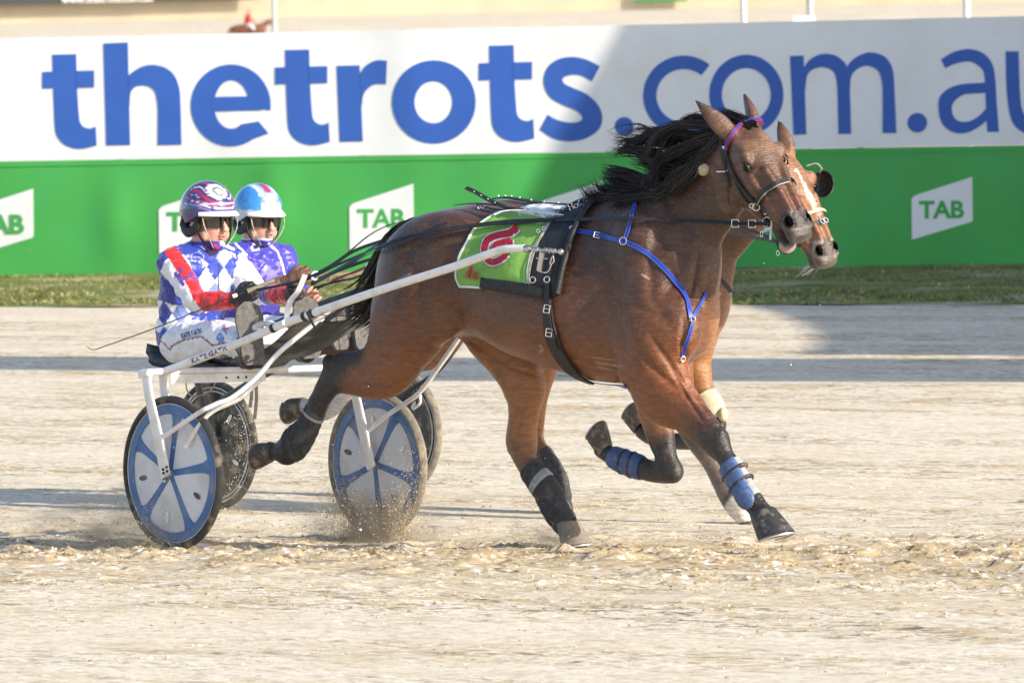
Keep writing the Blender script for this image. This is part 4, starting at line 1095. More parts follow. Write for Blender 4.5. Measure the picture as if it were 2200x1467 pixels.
# tail, carried low between the hind legs and the cart
def tail(F, root, tip, mids, n, seed, parent, rad=.004, spread=.03):
    g = np.random.default_rng(seed); base = spline(np.array([F.loc(*q) for q in [root] + mids + [tip]]), 6)
    k = len(base) - 1; V = []; Fc = []; nn = 0
    for i in range(n):
        off = g.normal(0, 1, 3) * spread; e = g.uniform(.65, 1.0); ph = g.uniform(0, 6, 3); a = g.uniform(.0, .012); pts = []
        s0 = g.uniform(0, .18)
        for s in np.linspace(s0, e, 12):
            p = np.array([np.interp(s * k, range(k + 1), base[:, c]) for c in range(3)])
            pts.append(p + off * (.25 + 1.3 * s ** .6) + a * np.sin(ph + s * 9))
        pts = np.array(pts); T = np.gradient(pts, axis=0); T /= np.linalg.norm(T, axis=1)[:, None]; A = np.cross(T, (.1, .9, .3)); A /= np.linalg.norm(A, axis=1)[:, None]; B = np.cross(T, A)
        rr = rad * (1 - np.linspace(0, 1, 12) ** 2) + .0005
        for s in range(12):
            for q in range(3):
                an = q * 2.094; V.append(pts[s] + rr[s] * (A[s] * math.cos(an) * 1.5 + B[s] * math.sin(an)))
        for s in range(11):
            for q in range(3): Fc.append((nn + s * 3 + q, nn + s * 3 + (q + 1) % 3, nn + (s + 1) * 3 + (q + 1) % 3, nn + (s + 1) * 3 + q))
        nn += 36
    return obj('tail', F.wld(np.array(V)), Fc, m_hair, parent)
tail(HF, (905, 482, 0), (762, 676, .06), [(862, 520, 0), (838, 580, 0), (808, 642, .03)], 900, 21, near_root, .0045, .030)

# wraps and boots
for leg, t0, t1 in (('LH', .60, .97), ('RH2', .02, .62)):
    V, Fc = cuff(HF, near, leg, t0, t1, .007, steps=22, wrap=True); obj('leg_bandage', V, Fc, m_bandage, near_root)
V, Fc = cuff(HF, near, 'LH', .655, .72, .0125, steps=5); obj('bandage_tape', V, Fc, m_tape, near_root)
V, Fc = cuff(HF, near, 'RH2', .10, .16, .0125, steps=4); obj('bandage_tape', V, Fc, m_tape, near_root)
# blue shin boots on both forelegs, with dark straps
V, Fc = cuff(HF, near, 'LF2', .30, .74, .008, steps=12); fb = obj('leg_boot', V, Fc, m_boot_blue, near_root)
for a in (.40, .52):
    V, Fc = cuff(HF, near, 'LF2', a, a + .045, .0115, steps=4); obj('boot_strap', V, Fc, m_bell, fb)
V, Fc = cuff(HF, near, 'RF', .66, .86, .006, steps=12); fb = obj('leg_boot', V, Fc, m_tape, near_root)
V, Fc = limb_patch(HF, near, 'RF', .655, .80, -2.6, -.55, .010, oval=False); obj('boot_plate', V, Fc, m_boot_blue, fb)
V, Fc = limb_patch(HF, near, 'RF', .77, .905, -2.5, -.9, .014, .012, oval=True); obj('boot_plate', V, Fc, m_boot_blue, fb)
for a in (.70, .76):
    V, Fc = cuff(HF, near, 'RF', a, a + .02, .0215, steps=4); obj('boot_strap', V, Fc, m_bell, fb)
# ================================================================== carts
SF = Frame(-1.106, 0.768, 48)
m_tyre = mat('tyre_rubber', (.028, .027, .027), rough=.75, var=.25, scale=40, dirt=((.42, .35, .25), .5, 14))
m_tyre_d = mat('dusty_tyre', (.20, .18, .15), rough=.9, var=.3, scale=40, dirt=((.42, .35, .25), .6, 10))
m_wblue = mat('wheel_blue', (.05, .145, .35), rough=.35, var=.08, scale=10, spec=.5, dirt=((.45, .38, .28), .30, 9))
m_wdisc = mat('wheel_disc', (.66, .67, .70), rough=.4, var=.05, scale=10, spec=.4, dirt=((.45, .38, .28), .35, 7))
m_wbd = mat('wheel_black', (.02, .02, .022), rough=.3, var=.2, scale=30, spec=.6, dirt=((.40, .33, .24), .6, 18))
m_tube = mat('frame_white', (.78, .77, .76), rough=.28, var=.04, scale=14, spec=.5, coat=.3, dirt=((.45, .36, .25), .35, 16))
m_tubeb = mat('frame_black', (.018, .018, .02), rough=.3, var=.1, scale=14, spec=.6)
m_steel = mat('steel', (.55, .54, .53), rough=.28, metal=.9, var=.08, scale=30)
m_black = mat('black_leather', (.018, .018, .020), rough=.55, var=.25, scale=40, bump=.3, bscale=200, spec=.5)
m_seat = mat('seat_vinyl', (.022, .030, .045), rough=.5, var=.2, scale=20, bump=.2, dirt=((.30, .26, .2), .2, 12))
m_apron = mat('apron_fabric', (.055, .060, .072), rough=.8, var=.3, scale=9, bump=.4, bscale=90, dirt=((.42, .44, .42), .55, 4.5))
m_strapg = mat('webbing_grey', (.36, .33, .28), rough=.9, var=.3, scale=60)

def lineup(F0, a, F1, b, pts, n=8):
    """curve that follows photograph points between two fixed 3-D ends, keeping a straight run in depth"""
    A = np.asarray(a, float); B = np.asarray(b, float); dA = 1 / np.dot(A - CAM, Fv); dB = 1 / np.dot(B - CAM, Fv)
    p = np.array(pts, float); L = np.r_[0, np.cumsum(np.linalg.norm(np.diff(p, axis=0), axis=1))]; L /= L[-1]
    out = []
    for (x, y), t in zip(p, L):
        d = ray(x, y); out.append(CAM + d / (dA + (dB - dA) * t))
    return spline(np.array(out), n) if n else np.array(out)

def make_wheel(F, c, Rw, off_deg, cols, parent, outer=-1, lbl=None):
    """c = hub centre (frame coordinates); outer = side that faces out (-1 near side)"""
    m_ty, m_bl, m_di, m_ring = cols
    W = F.wld(c); nrm = F.L * outer
    wh = empty('wheel', W); wh.parent = parent; wh.matrix_parent_inverse = parent.matrix_world.inverted()
    b = MB(); b.disc(W, nrm, Rw, .03, 72, prof=[(Rw - .034, .012), (Rw - .022, .019), (Rw - .006, .012), (Rw, 0), (Rw - .006, -.012), (Rw - .022, -.019), (Rw - .034, -.012)]); b.build('tyre', m_ty, wh)
    b = MB(); b.ring(W + nrm * .006, nrm, Rw - .037, .005, 72, 8); b.ring(W - nrm * .006, nrm, Rw - .037, .005, 72, 8); b.build('rim', m_ring, wh)
    b = MB(); b.disc(W, nrm, Rw - .034, .01, 64, prof=[(.001, .016), (Rw - .06, .006), (Rw - .034, .006), (Rw - .034, -.006), (Rw - .06, -.006), (.001, -.016)]); b.build('disc', m_di, wh)
    A = F.H; B = np.array([0, 0, 1.0])
    if m_bl is not None:
        b = MB(); r0, r1 = Rw - .083, Rw - .040; n = 90; V = []
        for a in np.arange(n) * 2 * math.pi / n:
            d = A * math.cos(a) + B * math.sin(a)
            for rr, h in ((r0, .010), (r0 + .003, .0135), (r1 - .003, .0105), (r1, .006)): V.append(W + d * rr + nrm * h)
        b.add(V, [(i * 4 + j, i * 4 + j + 1, ((i + 1) % n) * 4 + j + 1, ((i + 1) % n) * 4 + j) for i in range(n) for j in range(3)])
        b.build('blue_rim_band', m_bl, wh)
        for k in range(5):
            a = R(off_deg + 72 * k); d = A * math.cos(a) + B * math.sin(a); sd = -A * math.sin(a) + B * math.cos(a); V = []
            for rr, hw in ((.018, .016), (.06, .0165), (.12, .018), (.18, .021), (.225, .026), (.25, .036), (.272, .058)):
                rr = rr * (Rw - .07) / .275
                for q in (-1, -.85, .85, 1): V.append(W + d * rr + sd * hw * q + nrm * (.0175 - .008 * rr / .27 - (.004 if abs(q) == 1 else 0)))
            bb = MB(); bb.add(V, [(i * 4 + j, i * 4 + j + 1, (i + 1) * 4 + j + 1, (i + 1) * 4 + j) for i in range(6) for j in range(3)]); bb.build('spoke', m_bl, wh)
    for k in range(5):      # hand slots cut in the disc, seen as small bright or dark slots
        a = R(off_deg + 36 + 72 * k); d = A * math.cos(a) + B * math.sin(a); sd = -A * math.sin(a) + B * math.cos(a)
        bb = MB(); V = [W + d * (Rw * .58 + .026 * math.cos(t)) + sd * .012 * math.sin(t) + nrm * .0135 for t in np.linspace(0, 2 * math.pi, 12, endpoint=False)]
        bb.add(V, [tuple(range(12))]); bb.build('slot', m_wbd if k % 2 else m_white, wh)
    b = MB(); b.disc(W + nrm * .02, nrm, .022, .03, 20); b.build('hub', m_steel, wh)
    return wh

def flat_arm(b, P, wd_, th, side):
    """rectangular arm along points P, wide along the cart, thin along its axle"""
    P = np.asarray(P, float); T = np.gradient(P, axis=0); T /= np.linalg.norm(T, axis=1)[:, None]
    S = np.cross(T, side); S /= np.linalg.norm(S, axis=1)[:, None]; k = len(P); V = []
    for i in range(k):
        w = wd_[i] / 2
        for a, c in ((-1, -.6), (-.75, -1), (.75, -1), (1, -.6), (1, .6), (.75, 1), (-.75, 1), (-1, .6)): V.append(P[i] + S[i] * w * a + side * th / 2 * c)
    Fc = [(i * 8 + j, i * 8 + (j + 1) % 8, (i + 1) * 8 + (j + 1) % 8, (i + 1) * 8 + j) for i in range(k - 1) for j in range(8)]
    b.add(V, Fc + [tuple(range(8))[::-1], tuple((k - 1) * 8 + j for j in range(8))])

TW = 0.61
wn = SF.loc(372, 1016, -TW); wf = SF.loc(811, 996, TW)
cart = empty('sulky', SF.wld(np.zeros(3)), 'white framed racing sulky with blue and white disc wheels nearest the camera', 'sulky')
make_wheel(SF, wn, .352, 80, (m_tyre, m_wblue, m_wdisc, m_steel), cart)
make_wheel(SF, wf, .345, 58, (m_tyre_d, m_wblue, m_wdisc, m_steel), cart)

def part(name, fn, m, parent, **kw):
    b = MB(); fn(b); return b.build(name, m, parent, **kw)
L_ = SF.L
S = lambda x, y, w: SF.w(x, y, w)
# near fork, outer and inner blade
fk = [S(314, 806, -TW - .06), S(321, 855, -TW - .065), S(337, 925, -TW - .06), S(354, 1012, -TW - .045), S(357, 1024, -TW - .045)]
part('fork_blade', lambda b: flat_arm(b, spline(fk, 5), np.interp(np.linspace(0, 1, 21), [0, .3, .7, .95, 1], [.052, .056, .062, .062, .05]), .016, L_), m_tube, cart)
part('fork_blade', lambda b: flat_arm(b, spline([S(350, 806, -TW + .06), S(355, 850, -TW + .065), S(380, 1010, -TW + .05)], 5), np.full(11, .05), .016, L_), m_tube, cart)
for dx, dy in ((-4, 0), (4, -5), (5, 4), (-3, 8)):
    part('bolt', lambda b: b.disc(S(354 + dx, 1008 + dy, -TW - .057), -L_, .006, .006, 10), m_black, cart)
# far fork
part('fork_blade', lambda b: flat_arm(b, [S(760, 838 - 40, TW - .06), S(762, 838, TW - .065), S(780, 925, TW - .06), S(796, 1000, TW - .045), S(798, 1006, TW - .045)], [.05, .052, .06, .058, .05], .016, L_), m_tube, cart)
part('fork_blade', lambda b: flat_arm(b, [S(800, 790, TW + .06), S(806, 840, TW + .065), S(824, 996, TW + .045)], [.05, .05, .05], .016, L_), m_tube, cart)
# cross tube, end brackets
x0, x1 = S(352, 798, -.56), S(772, 788, .56)
part('cross_tube', lambda b: b.tube(spline([S(306, 801, -.675), x0 * .95 + x1 * .05, (x0 + x1) / 2 + np.array([0, 0, -.004]), x1 * .95 + x0 * .05, S(812, 788, .675)], 8), .0165, 14), m_tube, cart)
part('bracket', lambda b: (b.tube([S(304, 803, -.675), S(322, 801, -.675)], .019, 12), b.tube([S(305, 799, -.675), S(306, 812, -.672)], .019, 12)), m_tube, cart)
pl = lambda a, c, z0, z1: [a + np.array([0, 0, z0]), c + np.array([0, 0, z0]), c + np.array([0, 0, z1]), a + np.array([0, 0, z1])]
q0, q1 = x0 + (x1 - x0) * .02, x0 + (x1 - x0) * .50
part('perforated_rail', lambda b: b.poly([q + SF.H * .014 for q in pl(q0, q1, -.055, -.015)], SF.H, .006), m_tube, cart, smooth=False)
for t in (.30, .36, .40, .46): part('hole', lambda b: b.disc(x0 + (x1 - x0) * t + SF.H * .021 + np.array([0, 0, -.034]), SF.H, .006, .002, 10), m_black, cart)
# shafts
tipn = HF.w(1127, 534, -.37); tipf = HF.wld(np.array([HF.tol(tipn)[0], .37, HF.tol(tipn)[2]]))
shaft_px = [(352, 799), (368, 793), (400, 781), (480, 751), (578, 709), (627, 689), (725, 655), (840, 616), (976, 573), (1045, 548), (1085, 536), (1127, 534)]
SH = lineup(SF, S(352, 799, -.56), HF, tipn, shaft_px, 6)
shaft = part('shaft', lambda b: b.tube(SH, np.interp(np.linspace(0, 1, len(SH)), [0, .2, .8, 1], [.019, .0185, .0185, .0175]), 16), m_tube, cart)
loc_sh = SF.tol(SH); k = np.linspace(0, 1, len(SH)); farshaft = loc_sh.copy(); farshaft[:, 1] = .56 + (SF.tol(tipf)[1] - .56) * k; farshaft[:, 0] += (SF.tol(tipf)[0] - farshaft[-1, 0]) * k
part('shaft', lambda b: b.tube(SF.wld(farshaft), .018, 14), m_tube, cart)
def shaft_tip(P, d, parent):
    b = MB(); d = d / np.linalg.norm(d)
    b.tube([P - d * .01, P + d * .03], .0165, 12); b.tube([P, P + d * .205], .0075, 10)
    for s in (.06, .072, .12, .145, .168): b.tube([P + d * (s - .006), P + d * (s + .006)], .0125, 12)
    b.ball(P + d * .205, .0145, 8); b.build('shaft_tip', m_steel, parent)
dtip = HF.w(1225, 543, -.355) - tipn
shaft_tip(tipn, dtip, cart); shaft_tip(tipf, dtip, cart)
# stays from shaft down to the hub
stay = [(716, 660), (665, 703), (600, 757), (551, 811), (500, 853), (469, 866), (430, 882), (405, 901), (352, 938)]
i1 = int(.47 * len(SH)); MID = S(440, 879, -TW - .05)
st = np.vstack([lineup(SF, SH[i1], SF, MID, stay[:6] + [(440, 879)], 5), lineup(SF, MID, SF, S(352, 938, -TW - .05), [(440, 879), (405, 901), (352, 938)], 5)[1:]])
part('stay', lambda b: b.tube(st, .0115, 12), m_tube, cart)
st2 = lineup(SF, S(520, 850, -.55), SF, S(452, 890, -TW + .06), [(560, 815), (515, 856), (448, 890), (398, 960)], 5); part('stay', lambda b: b.tube(st2, .011, 10), m_tube, cart)
st3 = lineup(SF, S(790, 926, TW - .05), SF, S(1000, 705, .55), [(790, 926), (830, 893), (871, 866), (902, 842), (940, 792), (978, 738), (1010, 690)], 6); part('stay', lambda b: b.tube(st3, .0115, 12), m_tube, cart)
part('stay_hook', lambda b: b.tube(spline([S(888, 878, TW - .03), S(902, 866, TW - .03), S(903, 848, TW - .03)], 6), .007, 8), m_tube, cart)
for x, y, r in ((592, 707, .026), (657, 684, .026), (672, 689, .030)):
    i = int(np.argmin(np.hypot(*(proj(SH) - (x, y)).T))); T = SH[i + 1] - SH[i - 1]; part('tie_band', lambda b: b.tube([SH[i] - T / np.linalg.norm(T) * .010, SH[i] + T / np.linalg.norm(T) * .010], .0215, 14), m_black, cart)
part('tie_strap', lambda b: b.ribbon(lineup(SF, S(660, 670, -.52), SF, S(678, 706, -.52), [(660, 670), (668, 686), (678, 706)], 5), -L_, .012, .004), m_black, cart)
# seat: padded dish with a raised back lip
def seat_shape(F, parent, m, u0=None):
    V = []; nu, nw = 22, 18
    A = F.loc(337, 752, 0.0) if u0 is None else u0
    for i in range(nu):
        t = i / (nu - 1); x = A[0] + .08 + .50 * t; lip = .055 * max(0, 1 - t / .16) ** 1.3; z = A[2] + lip - .035 - .03 * t
        for j in range(nw):
            s = 2 * j / (nw - 1) - 1; wd_ = .150 * (1 - .25 * t) * (1 - .18 * (t < .05)); V.append((x - .0 * s, s * wd_, z + .02 * s * s))
    V = np.array(V); n = len(V); B = V.copy(); B[:, 2] -= .045; B[:, 0] -= .012
    q = [(i * nw + j, (i + 1) * nw + j, (i + 1) * nw + j + 1, i * nw + j + 1) for i in range(nu - 1) for j in range(nw - 1)]
    e = [i * nw for i in range(nu)] + [(nu - 1) * nw + j for j in range(1, nw)] + [i * nw + nw - 1 for i in range(nu - 2, -1, -1)] + [j for j in range(nw - 2, 0, -1)]
    side = [(e[i], e[(i + 1) % len(e)], e[(i + 1) % len(e)] + n, e[i] + n) for i in range(len(e))]
    o = obj('seat', F.wld(np.vstack([V, B])), q + [tuple(r + n for r in reversed(f)) for f in q] + side, m, parent)
    return o
seat_shape(SF, cart, m_seat)
part('seat_support', lambda b: (b.tube([S(400, 778, 0), S(560, 797, 0)], .012, 10), b.tube([S(440, 770, -.08), S(545, 797, -.06)], .012, 10), b.box(SF.wld(SF.loc(520, 783, 0)), (.16, .07, .012), np.array([SF.H, SF.L, SF.Z]))), m_black, cart)
# mud apron between the shafts
ap = [S(520, 786, -.12), S(600, 787, .10), S(806, 690, .38), S(646, 688, -.34)]
V = []; nu, nv = 20, 14
for i in range(nu):
    for j in range(nv):
        u, v = i / (nu - 1), j / (nv - 1); p = (ap[0] * (1 - v) + ap[1] * v) * (1 - u) + (ap[3] * (1 - v) + ap[2] * v) * u
        V.append(p + np.array([0, 0, -.05 * math.sin(math.pi * v) * math.sin(math.pi * min(1, u * 1.0)) + .006 * math.sin(9 * u + 7 * v)]))
V = np.array(V); q = [(i * nv + j, (i + 1) * nv + j, (i + 1) * nv + j + 1, i * nv + j + 1) for i in range(nu - 1) for j in range(nv - 1)]
obj('mud_apron', np.vstack([V, V - np.array([0, 0, .004])]), q + [tuple(r + len(V) for r in reversed(f)) for f in q], m_apron, cart)
part('apron_strap', lambda b: b.ribbon(lineup(SF, S(690, 676, -.45), SF, S(812, 682, .45), [(690, 678), (750, 680), (812, 684)], 5), (0, 0, 1), .012, .004), m_seat, cart)
# footrest, hanging straps and cable
part('footrest', lambda b: (b.tube(spline([S(545, 706, -.36), S(556, 699, -.36), S(572, 695, -.38), S(600, 700, -.42), S(612, 693, -.47)], 6), .014, 10), b.ball(S(552, 703, -.36), .018, 8, (1.3, .7, .9))), m_tube, cart)
for x, y0, y1, w in ((539, 808, 875, .0), (549, 808, 900, .03)):
    part('hanging_strap', lambda b: b.ribbon(spline([S(x, y0, w), S(x + 2, (y0 + y1) / 2, w), S(x - 2, y1, w)], 5), np.array([0, -1., 0]), .016, .003), m_strapg, cart)
part('cable', lambda b: b.tube(spline([S(412, 806, -.2), S(400, 825, -.2), S(408, 848, -.2), S(430, 850, -.2), S(455, 835, -.2), S(470, 806, -.2)], 8), .0035, 6), m_strapg, cart)
part('cable', lambda b: b.tube(spline([S(500, 800, -.1), S(515, 798, -.1), S(522, 770, -.1), S(510, 752, -.1), S(500, 762, -.12), S(478, 806, -.12)], 8), .003, 6), m_black, cart)
part('stirrup_bar', lambda b: b.ribbon(spline([S(655, 590, -.30), S(640, 625, -.30), S(622, 650, -.30), S(614, 690, -.32)], 8), np.array([.3, -.9, 0]), .024, .008), m_tube, cart)
# owner's name on the shaft
V2, F2 = text_mesh('KATE GATH', .03, 1.05)
ia = np.interp([416, 492], proj(SH)[:, 0], np.arange(len(SH)))
Pa, Pb = [np.array([np.interp(v, np.arange(len(SH)), SH[:, c]) for c in range(3)]) for v in ia]
ex = (Pb - Pa); exn = ex / np.linalg.norm(ex); fr_ = -Fv - exn * np.dot(-Fv, exn); fr_ /= np.linalg.norm(fr_); upn = np.cross(fr_, exn)
if upn[2] < 0: upn = -upn
def on_tube(u, v):
    a = (v - .5) * 1.35 + .12; return Pa + ex * u + (upn * math.sin(a) + fr_ * math.cos(a)) * .0192
V, Fc = thick_text(V2, F2, on_tube, fr_ * .0008); obj('lettering', V, Fc, mat('navy_lettering', (.02, .03, .12), rough=.5), shaft, smooth=False)

# ------------------------------------------------------------------ second cart: black frame, one stride behind and one lane further in
SF2 = Frame(-1.04, 4.07, 48)
FZ = float(ground_z(4.07))
cart2 = empty('sulky', SF2.wld(np.zeros(3)), 'black framed racing sulky with dark disc wheels behind the white one', 'sulky')
for w, mt in ((-TW, m_tyre), (TW, m_tyre_d)):
    wh = make_wheel(SF2, np.array([0, w, FZ + .335]), .325, 10, (mt, None, m_wbd, m_wdisc), cart2)
    b = MB(); b.ring(SF2.wld(np.array([0, w, FZ + .335])) - SF2.L * .010, -SF2.L, .268, .0035, 64, 6); b.build('rim_stripe', m_wdisc, wh)
def to2(P):     # same place on the second cart
    q = SF.tol(P); q[..., 2] += FZ + .335 - (wn[2] + wf[2]) / 2 * 1.0; return SF2.wld(q)
part2 = lambda nm, fn, m=m_tubeb: part(nm, fn, m, cart2)
part2('cross_tube', lambda b: b.tube([to2(x0), to2(x1)], .0165, 12))
part2('shaft', lambda b: b.tube(to2(SH), .019, 14))
part2('shaft', lambda b: b.tube(to2(SF.wld(farshaft)), .018, 12))
part2('stay', lambda b: b.tube(to2(st), .0115, 10)); part2('stay', lambda b: b.tube(to2(st3), .0115, 10))
for P in (fk, [S(350, 806, -TW + .06), S(380, 1010, -TW + .05)], [S(762, 838, TW - .065), S(796, 1000, TW - .045)], [S(806, 840, TW + .065), S(824, 996, TW + .045)]):
    part2('fork_blade', lambda b: flat_arm(b, [to2(p) for p in P], np.full(len(P), .045), .014, L_))
s2 = seat_shape(SF2, cart2, m_seat, SF.loc(337, 752, 0) + np.array([0, 0, FZ + .335 - (wn[2] + wf[2]) / 2]))
V = to2(np.vstack([V_ for V_ in [np.array(ap)]])); 
# ================================================================== drivers
m_silk = mat('racing_silks', attr='Col', rough=.36, var=.06, scale=30, bump=.7, bscale=22, spec=.5, sheen=.2)
m_glove = mat('black_glove', (.02, .02, .022), rough=.5, var=.3, scale=60, bump=.4, bscale=150)
m_gloveb = mat('brown_glove', (.16, .085, .055), rough=.6, var=.3, scale=60, bump=.4, bscale=150)
m_lens = mat('dark_lens', (.012, .010, .009), rough=.08, spec=.9, var=0)
m_vis = mat('visor_clear', (.62, .62, .62), rough=.25, spec=.6)
m_lip = mat('lips', (.40, .16, .13), rough=.5)
m_sole = mat('boot_sole', (.12, .115, .11), rough=.85, var=.3, scale=50, bump=.6, bscale=160, dirt=((.2, .18, .15), .3, 30))
m_piping = mat('piping_red', (.35, .02, .03), rough=.5)
SKIN = np.array([.52, .30, .22])

def hand(F, name, wrist, knuck, side, parent, m, curl_dir, size=1.0, thumb_side=1):
    """closed hand round the reins: palm, four bent fingers of different length and a thumb"""
    wrist = np.asarray(wrist, float); knuck = np.asarray(knuck, float); d = knuck - wrist; Lh = np.linalg.norm(d); d /= Lh
    s = np.asarray(side, float); s -= d * (s @ d); s /= np.linalg.norm(s); c = np.asarray(curl_dir, float); c -= d * (c @ d) + s * (c @ s); c /= np.linalg.norm(c)
    v = Vol(np.minimum(wrist, knuck) - .10, np.maximum(wrist, knuck) + .11, .0036)
    k = size; ax = np.array([d, s, c])
    v.chain(np.array([wrist - d * .03, wrist, wrist + d * .02]), [.026 * k, .025 * k, .026 * k], [.031 * k, .030 * k, .034 * k], s, .012)
    v.ell(wrist + d * .048 * k, (.048 * k, .041 * k, .020 * k), ax, .015)
    for i, (ln, off) in enumerate(((.9, .030), (1.0, .010), (.95, -.010), (.78, -.029))):
        base = wrist + d * (.082 - .004 * abs(i - 1.3)) * k + s * off * k
        p1 = base + d * .022 * ln * k + c * .012 * k; p2 = p1 + c * .026 * ln * k - d * .006 * k; p3 = p2 - d * .022 * ln * k + c * .002 * k
        v.chain(np.array([base, p1, p2, p3]), [.0098 * k, .0102 * k, .0092 * k, .008 * k], [.0090 * k, .0092 * k, .0085 * k, .0075 * k], s, .004, 3)
    t0 = wrist + d * .022 * k + s * .030 * k * thumb_side + c * .010 * k
    v.chain(np.array([t0, t0 + d * .028 * k + s * .014 * k * thumb_side + c * .012 * k, t0 + d * .050 * k + s * .004 * k * thumb_side + c * .026 * k, t0 + d * .060 * k - s * .012 * k * thumb_side + c * .036 * k]), [.014 * k, .012 * k, .0105 * k, .009 * k], [.014 * k, .012 * k, .0105 * k, .009 * k], s, .010, 3)
    V, Fc = v.skin(); V = relax(V, Fc, 1)
    return obj(name, F.wld(V), Fc, m, parent)

class Man: pass

def person(F, P, label, paint, h=.0062, hm=None):
    """P: joints in frame coordinates; builds one continuous clothed figure"""
    root = empty('person', F.wld(P['pelvis']), label, 'person')
    lo = np.min([p for p in P['all']], 0) - .18; hi = np.max([p for p in P['all']], 0) + .18
    v = Vol(lo, hi, h); lat = np.array([0, 1.0, 0]); g = np.random.default_rng(P['seed'])
    pe, wa, ch, nk, hd = P['pelvis'], P['waist'], P['chest'], P['neck'], P['head']
    v.chain(np.array([pe, wa, ch, ch * .35 + nk * .65]), [.125, .118, .125, .085], [.17, .160, .185, .15], lat, .03)
    for s, a in ((-1, 'R'), (1, 'L')):
        sh, el, wr = P['sh' + a], P['el' + a], P['wr' + a]
        v.chain(np.array([ch * .4 + nk * .6 + lat * s * .06, sh]), [.06, .068], [.06, .062], np.array([0, 0, 1.]), .03)
        v.chain(np.array([sh, sh * .5 + el * .5, el]), [.066, .060, .052], [.062, .056, .050], lat, .02)
        v.chain(np.array([el, el * .45 + wr * .55, wr]), [.050, .044, .036], [.050, .042, .034], lat, .02)
        hp, kn, an = P['hp' + a], P['kn' + a], P['an' + a]
        v.chain(np.array([hp, hp * .5 + kn * .5, kn]), [.100, .088, .066], [.095, .080, .064], lat, .03)
        v.chain(np.array([kn, kn * .6 + an * .4, an]), [.066, .062, .045], [.062, .058, .042], lat, .02)
    # collar, neck, head
    fw = P['face']; fw = fw / np.linalg.norm(fw); up = P.get('up', np.array([0, 0, 1.0])); up = up - fw * (up @ fw); up /= np.linalg.norm(up); sd = np.cross(up, fw)
    v.chain(np.array([nk - np.array([0, 0, .02]), nk + np.array([0, 0, .035])]), [.066, .060], [.066, .060], lat, .012)
    v.chain(np.array([nk, hd - up * .06]), [.054, .054], [.054, .054], lat, .012)
    ax = np.array([fw, sd, up]); H = lambda a, b_, c: hd + (fw * a + sd * b_ + up * (c - .012)) * 1.13
    HH = lambda a, b_, c: hd + (fw * a + sd * b_ + up * c) * .965 + up * .009
    v.ell(H(-.01, 0, .02), (.106, .082, .108), ax, .01)
    v.ell(H(.028, 0, -.048), (.070, .064, .084), ax, .02)             # face
    v.ell(H(.062, 0, -.108), (.030, .030, .022), ax, .02)             # chin
    for s in (-1, 1):
        v.ell(H(.055, .036 * s, -.040), (.026, .022, .020), ax, .015)    # cheek
        v.ell(H(.015, .060 * s, -.070), (.045, .014, .030), ax, .02)     # jaw
        v.ell(H(.078, .026 * s, -.010), (.014, .016, .010), ax, .01, sub=True)
        v.ell(H(-.005, .078 * s, -.020), (.018, .010, .028), ax, .008)
    v.chain(np.array([H(.088, 0, -.005), H(.106, 0, -.030), H(.112, 0, -.044)]), [.008, .012, .013], [.008, .012, .015], sd, .008)   # nose
    v.ell(H(.090, 0, -.050), (.012, .016, .007), ax, .006)
    v.ell(H(.092, 0, -.068), (.009, .021, .0055), ax, .005); v.ell(H(.090, 0, -.079), (.009, .019, .0060), ax, .005)
    v.ell(H(.098, 0, -.0735), (.012, .018, .0020), ax, .002, sub=True)
    V, Fc = v.skin(); V = relax(V, Fc, 1); N = vnormals(V, Fc)
    cl = ((V - hd) @ up < -.135)
    r1 = 1 - np.abs(fbm(V * np.array([1, 1, 1.7]) + .05 * fbm(V, 9, 5)[:, None], 9, P['seed'])) * 2.2; r2 = 1 - np.abs(fbm(V * np.array([1.3, 1, .8]), 19, P['seed'] + 5)) * 2.2
    V = V + N * ((.0105 * np.maximum(r1, 0) ** 1.5 + .0055 * np.maximum(r2, 0) - .006) * cl)[:, None]
    W = F.wld(V); q = (V - hd) / 1.13; A, B, Cc = q @ fw, q @ sd, q @ up + .012
    cols = paint(V, W, P, A, B, Cc, proj(W))
    face = (Cc > -.14) & (np.linalg.norm(q, axis=1) < .16) & (V[:, 2] > nk[2] + .030)
    sk = SKIN * (1 + .10 * fbm(V, 30, 2))[:, None]; sk = mixc(sk, (.58, .24, .19), np.exp(-((A - .07) / .03) ** 2 - ((np.abs(B) - .038) / .02) ** 2 - ((Cc + .045) / .025) ** 2) * .5)
    lips = np.exp(-((Cc + .0735) / .011) ** 4 - (B / .022) ** 4) * (A > .082); sk = mixc(sk, (.36, .13, .11), lips * .8)
    sk = mixc(sk, (.12, .05, .04), np.exp(-((Cc + .0735) / .0022) ** 2 - (B / .018) ** 4) * (A > .08) * .8)
    cols[face] = sk[face]
    body = obj('body', W, Fc, m_silk, root, cols=cols)
    return root, (H, HH), ax

